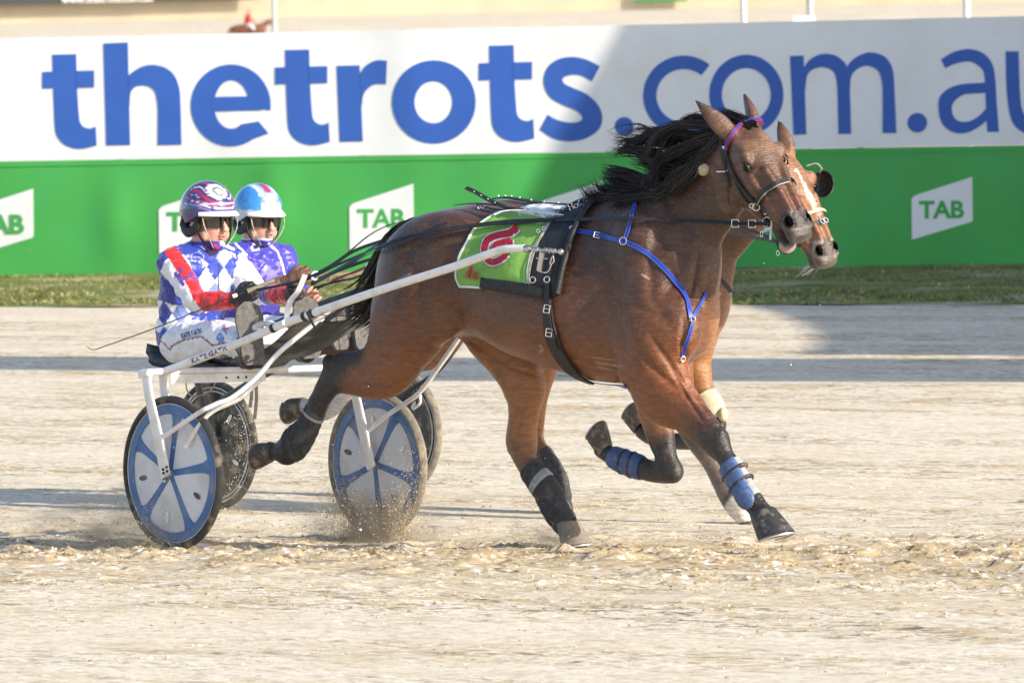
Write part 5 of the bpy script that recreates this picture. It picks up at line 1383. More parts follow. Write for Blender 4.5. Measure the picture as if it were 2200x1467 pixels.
def helmet(F, HP_, ax, parent, paint, m_shell, shell_off=0.0):
    Hf, H = HP_
    fw, sd, up = ax
    n, k = 56, 30; V = []; th = np.linspace(0, 2 * math.pi, n, endpoint=False)
    def rad(a, ph):     # helmet surface; ph = elevation from the crown
        x = math.sin(ph) * math.cos(a) * .150 - .012; y = math.sin(ph) * math.sin(a) * .124; z = math.cos(ph) * .140 + .018
        return x, y, z
    for i in range(k):
        for a in th:
            front = max(0, math.cos(a)); side = abs(math.sin(a)); back = max(0, -math.cos(a))
            pm = R(88) + R(4) * front + R(26) * (side ** 3) * (1 - front) + R(36) * back ** 1.2
            x, y, z = rad(a, pm * i / (k - 1) + .001); V.append(H(x, y, z))
    V = np.array(V); Fc = [(i * n + j, (i + 1) * n + j, (i + 1) * n + (j + 1) % n, i * n + (j + 1) % n) for i in range(k - 1) for j in range(n)]
    inner = V * 1.0; c = H(0, 0, .01); inner = c + (V - c) * .95
    rim = [((k - 1) * n + j, (k - 1) * n + j + n * k, (k - 1) * n + (j + 1) % n + n * k, (k - 1) * n + (j + 1) % n) for j in range(n)]
    VV = np.vstack([V, inner]); q = VV - H(0, 0, 0); cols = paint(q @ fw, q @ sd, q @ up)
    hel = empty('helmet', F.wld(H(0, 0, .12))); hel.parent = parent; hel.matrix_parent_inverse = parent.matrix_world.inverted()
    obj('shell', F.wld(VV), Fc + [tuple(r + n * k for r in reversed(f)) for f in Fc] + rim, m_shell, hel, cols=cols)
    # peak
    V = []; m = 22
    for i, (r, dz) in enumerate(((0.0, .0), (.4, -.004), (.75, -.011), (1.0, -.020))):
        for j in range(m):
            a = R(-62 + 124 * j / (m - 1)); ext = .050 * math.cos(a * .9) ** 1.1 * r
            x = math.cos(a) * (.140 + ext) - .012; y = math.sin(a) * (.119 + ext * .4); V.append(H(x, y, .016 + dz * (1.0)))
    V = np.array(V); Fc = [(i * m + j, (i + 1) * m + j, (i + 1) * m + j + 1, i * m + j + 1) for i in range(3) for j in range(m - 1)]
    V2 = np.vstack([V, V - up * .005]); L = len(V); e = [j for j in range(m)] ; 
    edge = [3 * m + j for j in range(m)]
    obj('peak', F.wld(V2), Fc + [tuple(r + L for r in reversed(f)) for f in Fc] + [(edge[i], edge[i] + L, edge[i + 1] + L, edge[i + 1]) for i in range(m - 1)], m_vis2, hel)
    for s in (-1, 1):   # padded ear guard round an opening, and the strap to the chin
        b = MB(); P = [H(-.022 + .052 * math.cos(t), .098 * s + .006 * math.cos(2 * t), -.035 + .052 * math.sin(t)) for t in np.linspace(0, 2 * math.pi, 25)]
        b.tube(F.wld(np.array(P)), .0165, 8, flat=1.5); b.build('ear_guard', m_black, hel)
        b = MB(); P = np.array([Hf(.035, .090 * s, -.012), Hf(.036, .084 * s, -.05), Hf(.045, .064 * s, -.092), Hf(.048, .027 * s, -.124), Hf(.048, 0, -.128)]); b.ribbon(spline(F.wld(P), 5), F.wld(H(.03, .3 * s, -.05)) - F.wld(H(0, 0, 0)), .013, .003); b.build('chin_strap', m_black, hel)
        b = MB(); P = np.array([Hf(.070, .088 * s, .010), Hf(.080, .084 * s, -.03), Hf(.080, .062 * s, -.075), Hf(.065, .030 * s, -.118)]); b.tube(spline(F.wld(P), 6), .0028, 6); b.build('visor_wire', m_strapg, hel)
    b = MB(); P = [H(-.11 + 0 * t, .07 * math.sin(t), -.06 - .02 * math.cos(t)) for t in np.linspace(-1.3, 1.3, 10)]; b.tube(F.wld(np.array(P)), .016, 8); b.build('neck_pad', m_black, hel)
    return hel
m_vis2 = mat('helmet_peak', (.74, .72, .68), rough=.35, spec=.5)
m_shell = mat('helmet_shell', attr='Col', rough=.16, var=.03, scale=60, spec=.6, coat=.6)

def glasses(F, H, parent):
    gl = empty('sunglasses', F.wld(H(.09, 0, -.01))); gl.parent = parent; gl.matrix_parent_inverse = parent.matrix_world.inverted()
    for s in (-1, 1):
        V = []; m, k = 12, 7
        for i in range(k):
            for j in range(m):
                u = j / (m - 1); w_ = i / (k - 1) - .5; a = (.006 + .068 * u) * s
                x = .104 - .048 * (abs(a) / .074) ** 2.2; hgt = .040 * (1 - .30 * u) * (1 - .5 * max(0, .15 - u) / .15)
                V.append(H(x, a, -.011 - .004 * u + w_ * hgt - (.004 if i == 0 else 0)))
        V = np.array(V); Fc = [(i * m + j, i * m + j + 1, (i + 1) * m + j + 1, (i + 1) * m + j) for i in range(k - 1) for j in range(m - 1)]
        obj('lens', F.wld(np.vstack([V, V + (H(.004, 0, 0) - H(0, 0, 0))])), Fc + [tuple(r + len(V) for r in f) for f in Fc], m_lens, gl)
        b = MB(); b.tube(F.wld(np.array([H(.058, .074 * s, -.004), H(.02, .084 * s, -.004), H(-.01, .086 * s, -.008)])), .004, 6); b.build('temple', m_black, gl)
    b = MB(); b.tube(spline(F.wld(np.array([H(.056, -.074, .010), H(.094, -.04, .012), H(.106, 0, .008), H(.094, .04, .012), H(.056, .074, .010)])), 5), .0035, 6); b.build('brow_bar', m_black, gl)

def boot(F, name, heel, toe, lat_, up_, parent, m_upper, k=1.0, size=.29):
    """boot with the sole facing up_ x lat_; heel -> toe along the sole"""
    heel = np.asarray(heel, float); toe = np.asarray(toe, float); d = toe - heel; L = np.linalg.norm(d); d /= L; n_ = np.asarray(up_, float); n_ -= d * (n_ @ d); n_ /= np.linalg.norm(n_); s = np.cross(n_, d)
    V = []; m = 26
    outline = [(0, .034), (.06, .050), (.2, .055), (.4, .054), (.6, .064), (.78, .068), (.92, .052), (1.0, .016)]
    xs_, ws = zip(*outline); cs = list(np.linspace(0, 1, m // 2))
    top = [(x, np.interp(x, xs_, ws)) for x in cs] + [(x, -np.interp(x, xs_, ws) * .92) for x in cs[::-1]]
    R_ = [heel + d * x * L + s * w for x, w in top]; n = len(R_)
    b = MB(); b.add(F.wld(np.vstack([np.array(R_) - n_ * .024, np.array(R_) - n_ * .002])), [tuple(range(n)), tuple(range(n, 2 * n))[::-1]] + [(i, n + i, n + (i + 1) % n, (i + 1) % n) for i in range(n)])
    sole = b.build(name + '_sole', m_sole, parent, smooth=False)
    v = Vol(np.minimum(heel, toe) - .14, np.maximum(heel, toe) + .16, .007); ax = np.array([d, s, n_])
    v.ell(heel + d * .10 * L + n_ * .045, (.045, .036, .06), ax, .03); v.ell(heel + d * .42 * L + n_ * .032, (.09, .034, .034), ax, .04); v.ell(heel + d * .76 * L + n_ * .022, (.068, .046, .026), ax, .03)
    v.chain(np.array([heel + d * .16 * L + n_ * .05, heel + d * .14 * L + n_ * .15]), [.045, .048], [.040, .044], s, .03)
    V, Fc = v.skin(); obj(name, F.wld(V), Fc, m_upper, parent)

q = lambda x, y, w: SF.loc(x, y, w)
def add_all(P): P['all'] = [v for k_, v in P.items() if isinstance(v, np.ndarray) and v.shape == (3,) and k_ not in ('face', 'up')]; return P
D1 = add_all(dict(seed=3, pelvis=q(408, 718, 0), waist=q(408, 660, 0), chest=q(426, 590, 0), neck=q(440, 532, 0), head=q(449, 463, 0), face=np.array([1, -.04, -.02]),
    shR=q(371, 566, -.165), elR=q(421, 646, -.235), wrR=q(504, 648, -.20), shL=q(497, 562, .165), elL=q(552, 628, .24), wrL=q(620, 634, .16),
    hpR=q(392, 738, -.085), knR=q(478, 722, -.235), anR=q(532, 748, -.36), hpL=q(440, 738, .085), knL=q(556, 715, .20), anL=q(655, 735, .34)))
BLU = np.array([.024, .046, .32]); WHT = np.array([.80, .80, .83]); RED = np.array([.58, .018, .022]); LBL = np.array([.22, .30, .66])

def limb_frac(V, a, b_):
    d = b_ - a; t = np.clip((V - a) @ d / (d @ d), 0, 1); return t, np.linalg.norm(V - a - t[:, None] * d, axis=1)
def owner(V, P):
    """which limb each skin vertex belongs to"""
    seg = [('torso', P['pelvis'], P['waist'], .15), ('torso', P['waist'], P['chest'], .155), ('torso', P['chest'], P['neck'], .13)]
    for s in 'RL': seg += [('ua' + s, P['sh' + s], P['el' + s], .06), ('fa' + s, P['el' + s], P['wr' + s], .045), ('th' + s, P['hp' + s], P['kn' + s], .088), ('ca' + s, P['kn' + s], P['an' + s], .056)]
    D = []; T = []
    for nm, a, b_, r in seg: t, d = limb_frac(V, a, b_); D.append(d / r); T.append(t)
    D = np.array(D); i = D.argmin(0); names = np.array([s[0] for s in seg]); return names[i], np.array(T)[i, np.arange(len(V))], D

def paint1(V, W, P, A, B, Cc, p2):
    nm, t, D = owner(V, P); c = np.tile(BLU, (len(V), 1))
    x, y = p2[:, 0], p2[:, 1]; tor = (nm == 'torso')
    # harlequin diamonds on the chest and round the hem
    def diam(cx, cy, sx, sy): u = (x - cx) / sx + (y - cy) / sy; w = (x - cx) / sx - (y - cy) / sy; return np.floor(u), np.floor(w), u, w
    a, b_, u, w = diam(462, 545, 38, 58); chest = tor & (in_poly(p2, [(478, 535), (505, 545), (515, 600), (498, 640), (475, 655), (440, 640), (412, 590), (430, 555), (452, 570), (463, 560)]))
    par = (a + b_) % 2 == 0; pat = np.where(par[:, None], WHT, np.where(((a + 2 * b_) % 3 == 0)[:, None], LBL, BLU * 1.3)); c = np.where(chest[:, None], pat, c)
    a, b_, u, w = diam(352, 700, 36, 54); hem = tor & in_poly(p2, [(325, 640), (372, 655), (425, 655), (452, 668), (400, 690), (378, 712), (356, 722), (336, 712)])
    par = (a + b_) % 2 == 0; pat = np.where(par[:, None], WHT, np.where(((a + b_) % 4 == 1)[:, None], LBL * .8, BLU)); c = np.where(hem[:, None], pat, c)
    c = np.where((tor & (np.abs(x - (470 - (y - 560) * .0)) < 1.6) & (y > 560) & (y < 640) & (V[:, 0] > P['chest'][0]))[:, None], (.02, .03, .12), c)
    for s in 'RL':
        ua = nm == 'ua' + s; fa = nm == 'fa' + s
        c = np.where((ua & (t > (.10 if s == 'R' else .02)))[:, None], WHT, c); c = np.where((fa & (t < .35))[:, None], WHT, c)
        lo = .30 if s == 'R' else .55
        c = np.where((fa & (t >= lo))[:, None], RED, c)
    # red stripe with letters along the near sleeve
    near_arm = ((nm == 'uaR') | (nm == 'faR'))
    d, tt = seg_dist(p2, [(368, 538), (386, 565), (404, 590), (418, 612), (426, 634), (440, 652)]); c = np.where((near_arm & (d < 14.5))[:, None], RED, c)
    d1, _ = seg_dist(p2, [(376, 548), (402, 565), (420, 590)]); 
    def glyph(L_, wd_): 
        nonlocal c
        d, _ = seg_dist(p2, L_); c = np.where((near_arm & (d < wd_))[:, None], (.10, .03, .30), c)
    glyph([(377, 589), (393, 610)], 4.2); glyph([(384, 600), (388, 578)], 3.6); glyph([(386, 600), (402, 597)], 3.6)
    glyph([(425, 584), (416, 583), (409, 589), (412, 596), (421, 600), (428, 594), (421, 591)], 2.8)
    legs = np.isin(nm, ['thR', 'thL', 'caR', 'caL']) & (y > 655); c = np.where((legs & (y > 664 + 30 * sstep(-x, -402, -360)))[:, None], WHT * 1.0, c)
    d, _ = seg_dist(p2, [(368, 744), (392, 731), (432, 722), (447, 734), (456, 742), (486, 736)]); c = np.where(((d < 1.9) & legs & (y > 690))[:, None], (.22, .02, .05), c)
    d, _ = seg_dist(p2, [(341, 728), (352, 738), (366, 752), (370, 742)]); c = np.where(((d < 1.6) & (nm != 'x'))[:, None], (.22, .02, .05), c)
    e = ((x - 476) * .85 + (y - 724) * .5) ** 2 / 90 + ((y - 724) * .85 - (x - 476) * .5) ** 2 / 260; c = np.where(((e < 1) & legs & (fbm(p2 / 9, 1, 4) > -.25))[:, None], (.02, .16, .55), c)
    c = np.where((np.hypot((x - 484) / 8, (y - 706) / 3) < 1)[:, None] & legs[:, None], (.5, .03, .05), c)
    # collar, tie and cuffs
    nk = (V[:, 2] > P['neck'][2] - .012) & (V[:, 2] < P['neck'][2] + .045) & tor; c = np.where(nk[:, None], BLU * 1.1, c)
    c = np.where((nk & (V[:, 2] > P['neck'][2] + .034))[:, None], (.45, .03, .08), c)
    d, _ = seg_dist(p2, [(442, 528), (455, 540), (470, 532), (458, 524)]); c = np.where(((d < 2.4) & (nm != 'x') & (V[:, 2] > P['neck'][2] - .06))[:, None], (.60, .03, .15), c)
    d, _ = seg_dist(p2, [(476, 522), (490, 530), (502, 536)]); c = np.where(((d < 3.2) & tor)[:, None], WHT, c)
    for s in 'RL':
        c = np.where(((nm == 'ca' + s) & (t > .88))[:, None], (.03, .03, .03), c)
    d, _ = seg_dist(p2, [(384, 531), (372, 556), (368, 590)]); c = np.where(((d < 1.2) & tor)[:, None], LBL, c)
    return c.astype(float)
near_driver, H1, ax1 = person(SF, D1, 'driver in blue, white and red diamond silks with striped navy helmet and dark sunglasses', paint1)

def helmet_paint1(A, B, Cc):
    n = len(A); c = np.tile(np.array([.035, .030, .16]), (n, 1)); ang = np.arctan2(np.abs(B), A); el = Cc + .02 * np.sin(ang * 3)
    for z0, w_, col in ((.030, .0045, (.20, .20, .48)), (.046, .0020, (.66, .60, .70)), (.056, .003, (.40, .04, .09)), (.072, .002, (.40, .36, .55)), (.090, .006, (.34, .03, .06)), (.108, .0016, (.66, .60, .70)), (.126, .0035, (.34, .04, .08)), (.142, .0016, (.6, .5, .62))):
        zz = z0 + .018 * np.sin(A * 26 + 1.2) - .12 * np.maximum(-A, 0) - .25 * np.maximum(A - .03, 0) * (z0 > .06)
        c = np.where((np.abs(Cc - zz) < w_)[:, None], col, c)
    fr = (A > .05) & (Cc < .052) & (Cc > .044); c = np.where(fr[:, None], (.50, .44, .54), c)
    e = np.hypot((B + .015) / .045, (Cc - .105) / .034); c = np.where(((e < 1) & (A > .03))[:, None], (.66, .68, .64), c); c = np.where(((e < .62) & (e > .35) & (A > .03))[:, None], (.15, .17, .16), c)
    return c
hel1 = helmet(SF, H1, ax1, near_driver, helmet_paint1, m_shell); glasses(SF, H1[0], near_driver)
hand(SF, 'glove', D1['wrR'] + (q(530, 635, -.20) - D1['wrR']) * .25, q(545, 625, -.19), (0, -.35, .9), near_driver, m_glove, (.5, .6, -.6), 1.08)
hand(SF, 'glove', D1['wrL'] + (q(655, 616, .12) - D1['wrL']) * .2, q(668, 612, .10), (0, -.35, .9), near_driver, m_glove, (.4, -.7, -.5), 1.08)
for a, w in (('R', -1), ('L', 1)):      # boots: soles turned forwards against the footrests
    an = D1['an' + a]
    hl = an + np.array([.045, -.01, -.075]); boot(SF, 'boot', hl, hl + np.array([-.035, 0, .285]), (0, 1, 0), (-1, .5, 0), near_driver, m_black)
V2, F2 = text_mesh('KATE GATH', .02, 1.0)
# (name printed on the thigh)
bod = [c for c in near_driver.children if c.name.startswith('body')][0]
bv = np.array([v.co[:] for v in bod.data.vertices]); bp = proj(bv); bd = (bv - CAM) @ Fv; bn = np.array([v.normal[:] for v in bod.data.vertices])
hit1 = (bp, bn, bd)
def drape_text(F, Vb, hit, body, p00, p10, hgt, m, parent, bold=.02, lift_=.004, slant=0.0):
    V2, F2 = text_mesh(body, bold); p00 = np.array(p00, float); p10 = np.array(p10, float); ex = p10 - p00; up = np.array([ex[1], -ex[0]]) / np.linalg.norm(ex)
    def fn(u, v):
        p = p00 + ex * u + up * hgt * v + ex / np.linalg.norm(ex) * slant * v; P, N = skin_hit(F, Vb, p[0], p[1], hit, rad=5); d = ray(*p); P2 = CAM + d * (np.dot(P - CAM, Fv)); return P2 - Fv * lift_
    V, Fc = thick_text(V2, F2, fn, -Fv * .001); return obj('lettering', V, Fc, m, parent, smooth=False)
m_navy = mat('navy_print', (.02, .035, .16), rough=.6)
drape_text(SF, bv, hit1, 'KATE GATH', (391, 728), (434, 716), 12, m_navy, bod, lift_=.006)

# ------------------------------------------------------------------ second driver
q2 = lambda x, y, w: SF2.loc(x, y, w)
D2 = add_all(dict(seed=8, pelvis=q2(540, 712, 0), waist=q2(540, 652, 0), chest=q2(548, 588, 0), neck=q2(546, 524, 0), head=q2(556, 462, 0), face=np.array([1, -.12, -.06]),
    shR=q2(495, 556, -.165), elR=q2(540, 640, -.235), wrR=q2(610, 606, -.16), shL=q2(606, 553, .165), elL=q2(648, 640, .2), wrL=q2(668, 652, .10),
    hpR=q2(522, 730, -.085), knR=q2(600, 705, -.22), anR=q2(712, 728, -.33), hpL=q2(565, 730, .085), knL=q2(665, 705, .20), anL=q2(760, 728, .34)))
PUR = np.array([.048, .042, .34])
def paint2(V, W, P, A, B, Cc, p2):
    nm, t, D = owner(V, P); c = np.tile(PUR, (len(V), 1)); x, y = p2[:, 0], p2[:, 1]
    c = np.where((in_poly(p2, [(533, 558), (560, 580), (600, 560), (612, 580), (608, 620), (540, 620), (520, 600)]) & (nm == 'torso') & (fbm(p2 / 12, 1, 3) > -.1))[:, None], (.20, .17, .60), c)
    for L_ in ([(578, 524), (596, 540), (606, 565), (612, 590)], [(500, 512), (508, 526), (530, 548)]):
        d, _ = seg_dist(p2, L_); c = np.where(((d < 2) & (V[:, 2] > P['waist'][2]))[:, None], (.75, .75, .85), c)
    nk = (V[:, 2] > P['neck'][2] + .022) & (V[:, 2] < P['neck'][2] + .06); c = np.where(nk[:, None], (.78, .76, .80), c)
    d, _ = seg_dist(p2, [(540, 533), (545, 524), (556, 527), (556, 535), (545, 539), (540, 533)]); c = np.where(((d < 1.8) & (nm == 'torso'))[:, None], (.8, .8, .9), c)
    c = np.where((np.isin(nm, ['thR', 'thL', 'caR', 'caL']) & (V[:, 2] < P['pelvis'][2] + .10))[:, None], WHT, c)
    for s in 'RL': c = np.where(((nm == 'fa' + s) & (t > .45))[:, None], (.20, .11, .08), c)
    return c.astype(float)
far_driver, H2, ax2 = person(SF2, D2, 'driver in plain purple silks with pale blue helmet sitting beyond the first', paint2)
def helmet_paint2(A, B, Cc):
    n = len(A); c = np.array([.05, .25, .62]) * (1 + .35 * fbm(np.stack([A, B, Cc], 1), 90, 3))[:, None]; c = np.clip(c, .01, 1)
    c = np.where((Cc < .024)[:, None], (.50, .62, .76), c); band = np.abs(B) - .25 * np.maximum(Cc - .03, 0)
    c = np.where(((np.abs(B) < .052) & (A > -.12) & (Cc > .02))[:, None], (.66, .78, .86), c); c = np.where(((np.abs(B) < .034) & (Cc > .10))[:, None], (.20, .38, .72), c); c = np.where(((np.abs(B) < .018) & (A > .0) & (Cc > .10))[:, None], (.35, .04, .12), c)
    e = np.hypot(B / .052, (Cc - .070) / .042); c = np.where(((e < 1) & (A > .04))[:, None], (.62, .72, .92), c); c = np.where(((e < .8) & (A > .04) & (fbm(np.stack([A, B, Cc], 1), 45, 6) > .05))[:, None], (.22, .28, .68), c)
    c = np.where(((e < 1.0) & (e > .88) & (A > .04))[:, None], (.20, .30, .65), c); return c
helmet(SF2, H2, ax2, far_driver, helmet_paint2, m_shell); glasses(SF2, H2[0], far_driver)
hand(SF2, 'hand', D2['wrR'] + (q2(650, 596, -.12) - D2['wrR']) * .3, q2(672, 590, -.10), (0, -.35, .9), far_driver, m_gloveb, (.5, .6, -.6), 1.1)
hand(SF2, 'hand', q2(662, 645, .08), q2(685, 622, .06), (0, -.5, .8), far_driver, m_skin, (.4, -.7, -.4), 1.1)
for a in 'RL':
    hl = D2['an' + a] + np.array([.055, 0, -.055]); boot(SF2, 'boot', hl, hl + np.array([-.035, 0, .262]), (0, 1, 0), (-1, 0, 0), far_driver, mat('brown_boot', (.06, .03, .02), rough=.6))
# ================================================================== harness on the near horse
m_lime = mat('lime_cloth', (.20, .42, .09), rough=.65, var=.10, scale=14, bump=.5, bscale=24, spec=.3)
m_wedge = mat('cloth_binding', (.72, .74, .72), rough=.6)
m_redn = mat('number_red', (.42, .012, .03), rough=.55, var=.1, scale=30)
m_strapb = mat('breastplate_blue', (.016, .045, .33), rough=.4, var=.1, scale=40, spec=.5)
m_strapl = mat('breastplate_edge', (.07, .13, .5), rough=.4)
m_pad = mat('saddle_pad', (.016, .017, .020), rough=.6, var=.25, scale=30, bump=.5, bscale=60, spec=.5)
m_brow = mat('browband_purple', (.055, .045, .24), rough=.35); m_browr = mat('browband_red', (.42, .015, .05), rough=.35)
m_ring = mat('nickel', (.75, .74, .72), rough=.2, metal=.9)
m_tanpad = mat('ear_plug', (.42, .34, .22), rough=.8, var=.2, scale=60)
har = empty('harness', HF.w(1200, 540, -.3), 'black race harness with saddle pad and girth buckled on the near horse', 'harness')
NW = near.W
def sk(pts, lift_=.004, n=5, rad=6):
    p = spline(np.array(pts, float), n); P = []; N = []
    for x, y in p:
        a, b = skin_hit(HF, NW, x, y, near.hit, rad=rad); P.append(a); N.append(b)
    P = np.array(P); N = np.array(N)
    for _ in range(2):
        P[1:-1] = P[:-2] * .25 + P[1:-1] * .5 + P[2:] * .25; N[1:-1] = N[:-2] * .25 + N[1:-1] * .5 + N[2:] * .25
    N /= np.linalg.norm(N, axis=1)[:, None]
    return P + N * lift_, N
def strap(name, pts, w, m, parent=har, lift_=.004, th=.004, n=5):
    P, N = sk(pts, lift_, n); b = MB(); b.ribbon(P, N, w, th); return b.build(name, m, parent)
def sheet(name, rows, m, parent, lift_=.010, nu=22, nv=22, th=.004, puff=0.0, waves=0.0):
    """cloth draped over the skin; rows = list of photograph polylines from top edge to bottom edge"""
    L_ = [spline(np.array(r, float), 10) for r in rows]
    L_ = [np.stack([np.interp(np.linspace(0, len(l) - 1, nu), np.arange(len(l)), l[:, c]) for c in (0, 1)], 1) for l in L_]
    A = np.array(L_); tt = np.linspace(0, len(rows) - 1, nv); V = []; NN = []
    for t in tt:
        i = min(int(t), len(rows) - 2); f = t - i; row = A[i] * (1 - f) + A[i + 1] * f
        for x, y in row:
            a, b = skin_hit(HF, NW, x, y, near.hit, rad=9); V.append(a); NN.append(b / np.linalg.norm(b))
    V = np.array(V).reshape(nv, nu, 3); NN = np.array(NN).reshape(nv, nu, 3)
    for _ in range(2):
        V[1:-1, 1:-1] = (V[:-2, 1:-1] + V[2:, 1:-1] + V[1:-1, :-2] + V[1:-1, 2:] + 2 * V[1:-1, 1:-1]) / 6
    u = np.linspace(0, 1, nu)[None, :]; w = np.linspace(0, 1, nv)[:, None]; ed = np.minimum(np.minimum(u, 1 - u), np.minimum(w, 1 - w))
    P = (V + NN * (lift_ + puff * np.minimum(ed * 6, 1) + waves * (np.sin(u * 11 + w * 5) * np.sin(w * 6 + 1)))[..., None]).reshape(-1, 3)
    NNf = NN.reshape(-1, 3); k = len(P)
    q_ = [(i * nu + j, (i + 1) * nu + j, (i + 1) * nu + j + 1, i * nu + j + 1) for i in range(nv - 1) for j in range(nu - 1)]
    e = [j for j in range(nu)] + [i * nu + nu - 1 for i in range(1, nv)] + [(nv - 1) * nu + j for j in range(nu - 2, -1, -1)] + [i * nu for i in range(nv - 2, 0, -1)]
    sd_ = [(e[i], e[(i + 1) % len(e)], e[(i + 1) % len(e)] + k, e[i] + k) for i in range(len(e))]
    o = obj(name, np.vstack([P, P - NNf * th]), q_ + [tuple(r + k for r in reversed(f)) for f in q_] + sd_, m, parent)
    return o, P[np.array(e)], NNf[np.array(e)], P, NNf

# number cloth
cloth = empty('number_cloth', HF.w(1060, 540, -.3), 'lime green cloth with red number six draped behind the saddle pad', 'saddle cloth')
o, eP, eN, cP, cN = sheet('cloth', [[(1068, 463), (1110, 457), (1150, 460), (1192, 466)], [(1020, 495), (1075, 492), (1130, 492), (1178, 496)], [(990, 550), (1040, 545), (1095, 542), (1143, 545)], [(984, 592), (1035, 588), (1090, 588), (1137, 584)], [(992, 615), (1040, 618), (1092, 614), (1140, 610)]], m_lime, cloth, .012, 30, 26, .003, .006, .004)
b = MB(); b.ribbon(np.vstack([eP, eP[:1]]) + np.vstack([eN, eN[:1]]) * .001, np.vstack([eN, eN[:1]]), .010, .0035); b.build('binding', m_wedge, cloth)
cp2, cd = proj(cP), (cP - CAM) @ Fv
def on_cloth(x, y, l):
    d = np.hypot(*(cp2 - (x, y)).T); j = np.argsort(d)[:5]; w = 1 / (d[j] + 2); dep = (cd[j] * w).sum() / w.sum(); nrm = (cN[j] * w[:, None]).sum(0) / w.sum()
    return CAM + ray(x, y) * dep + nrm * l, nrm
def brush(name, pts, wpx, m, l, parent):
    p = spline(np.array(pts, float), 6); T = np.gradient(p, axis=0); T /= np.linalg.norm(T, axis=1)[:, None]; S_ = np.stack([T[:, 1], -T[:, 0]], 1); w = np.interp(np.linspace(0, 1, len(p)), np.linspace(0, 1, len(wpx)), wpx) / 2
    V = []
    for i in range(len(p)):
        for k_ in (-1, -.33, .33, 1): V.append(on_cloth(*(p[i] + S_[i] * w[i] * k_), l)[0])
    V = np.array(V); Fc = [(i * 4 + j, i * 4 + j + 1, (i + 1) * 4 + j + 1, (i + 1) * 4 + j) for i in range(len(p) - 1) for j in range(3)]
    return obj(name, V, Fc, m, parent, smooth=True)
n6 = [(1113, 490), (1098, 502), (1072, 507), (1050, 517), (1043, 534), (1046, 552), (1058, 564), (1078, 558), (1091, 546)]; n6b = [(1099, 518), (1082, 522), (1068, 526), (1060, 535)]; n6c = [(1098, 517), (1098, 530), (1094, 545)]
for i, (m_, g_, l) in enumerate(((m_wedge, 5, .005), (m_redn, 0, .0075))):
    for j, (pp, w_) in enumerate(((n6, [17, 15, 14, 15, 14, 14, 14, 13, 12]), (n6b, [13, 12, 11, 9]), (n6c, [11, 12, 12]))): brush('number_print', pp, [v + g_ for v in w_], m_, l + .0004 * j, cloth)
for pp, w_ in (([(1012, 570), (1013, 582), (1008, 592), (1003, 600)], [2, 6, 4, 1]), ([(1010, 580), (1002, 590), (998, 598)], [3, 2, 1]), ([(1012, 576), (1015, 568), (1018, 564)], [4, 3, 2]), ([(1008, 592), (1012, 602)], [3, 1])): brush('horse_logo', pp, w_, m_redn, .006, cloth)
for body, a, b_, h_ in (('TRO', (1015, 604), (1032, 600), 14), ('THE', (1017, 589), (1026, 587), 5)):
    V2, F2 = text_mesh(body, .03); ex = np.array(b_) - np.array(a); up = np.array([ex[1], -ex[0]]) / np.hypot(*ex)
    V, Fc = thick_text(V2, F2, lambda u, v: on_cloth(*(np.array(a) + ex * u + up * h_ * v), .0085)[0], -Fv * .001); obj('lettering', V, Fc, m_redn, cloth, smooth=False)
# white towel under the back strap
tw = [np.array([HF.w(x, y, w) for x, y, w in r]) for r in (((1108, 452, .06), (1128, 442, .07), (1160, 438, .07), (1195, 440, .06), (1226, 444, .05)), ((1104, 456, .0), (1130, 447, .0), (1162, 443, .0), (1196, 446, .0), (1226, 449, .0)), ((1108, 460, -.06), (1132, 457, -.07), (1165, 456, -.07), (1198, 458, -.06), (1222, 458, -.05)), ((1112, 466, -.10), (1140, 467, -.11), (1168, 467, -.11), (1198, 468, -.10), (1218, 466, -.09)))]
tw = [spline(r, 6) for r in tw]; V = np.array([[np.array([np.interp(t, range(4), [tw[k][i][c] for k in range(4)]) for c in range(3)]) for i in range(len(tw[0]))] for t in np.linspace(0, 3, 12)]); nv_, nu_ = V.shape[:2]
V[..., 2] += .005 * np.sin(np.arange(nu_) * 1.1)[None, :] * np.sin(np.arange(nv_) * .9)[:, None]; V = V.reshape(-1, 3); q_ = [(i * nu_ + j, (i + 1) * nu_ + j, (i + 1) * nu_ + j + 1, i * nu_ + j + 1) for i in range(nv_ - 1) for j in range(nu_ - 1)]
obj('towel', np.vstack([V, V - np.array([0, 0, .005])]), q_ + [tuple(r + len(V) for r in reversed(f)) for f in q_], m_wedge, har)

# saddle pad, roll, girth
sheet('saddle_pad', [[(1212, 446), (1235, 436), (1258, 433), (1278, 436)], [(1178, 490), (1200, 484), (1222, 482), (1248, 474)], [(1152, 540), (1175, 540), (1198, 540), (1224, 532)], [(1141, 590), (1162, 592), (1185, 594), (1209, 588)], [(1146, 628), (1165, 636), (1185, 640), (1202, 634)]], m_pad, har, .010, 18, 26, .010, .012)
P, N = sk([(1280, 438), (1262, 460), (1244, 490), (1228, 528), (1214, 580), (1204, 634)], .022); b = MB(); b.tube(P, .017, 12, flat=.8); b.build('pad_roll', m_pad, har)
P, N = sk([(1212, 448), (1180, 492), (1154, 542), (1142, 590), (1144, 612)], .020); b = MB(); b.ribbon(P, N, .010, .003); b.build('pad_piping', m_strapg, har)
sheet('weight_pouch', [[(1040, 598), (1080, 602), (1130, 609), (1174, 615)], [(1036, 619), (1080, 627), (1130, 636), (1170, 643)]], m_pad, har, .020, 16, 6, .010, .010)
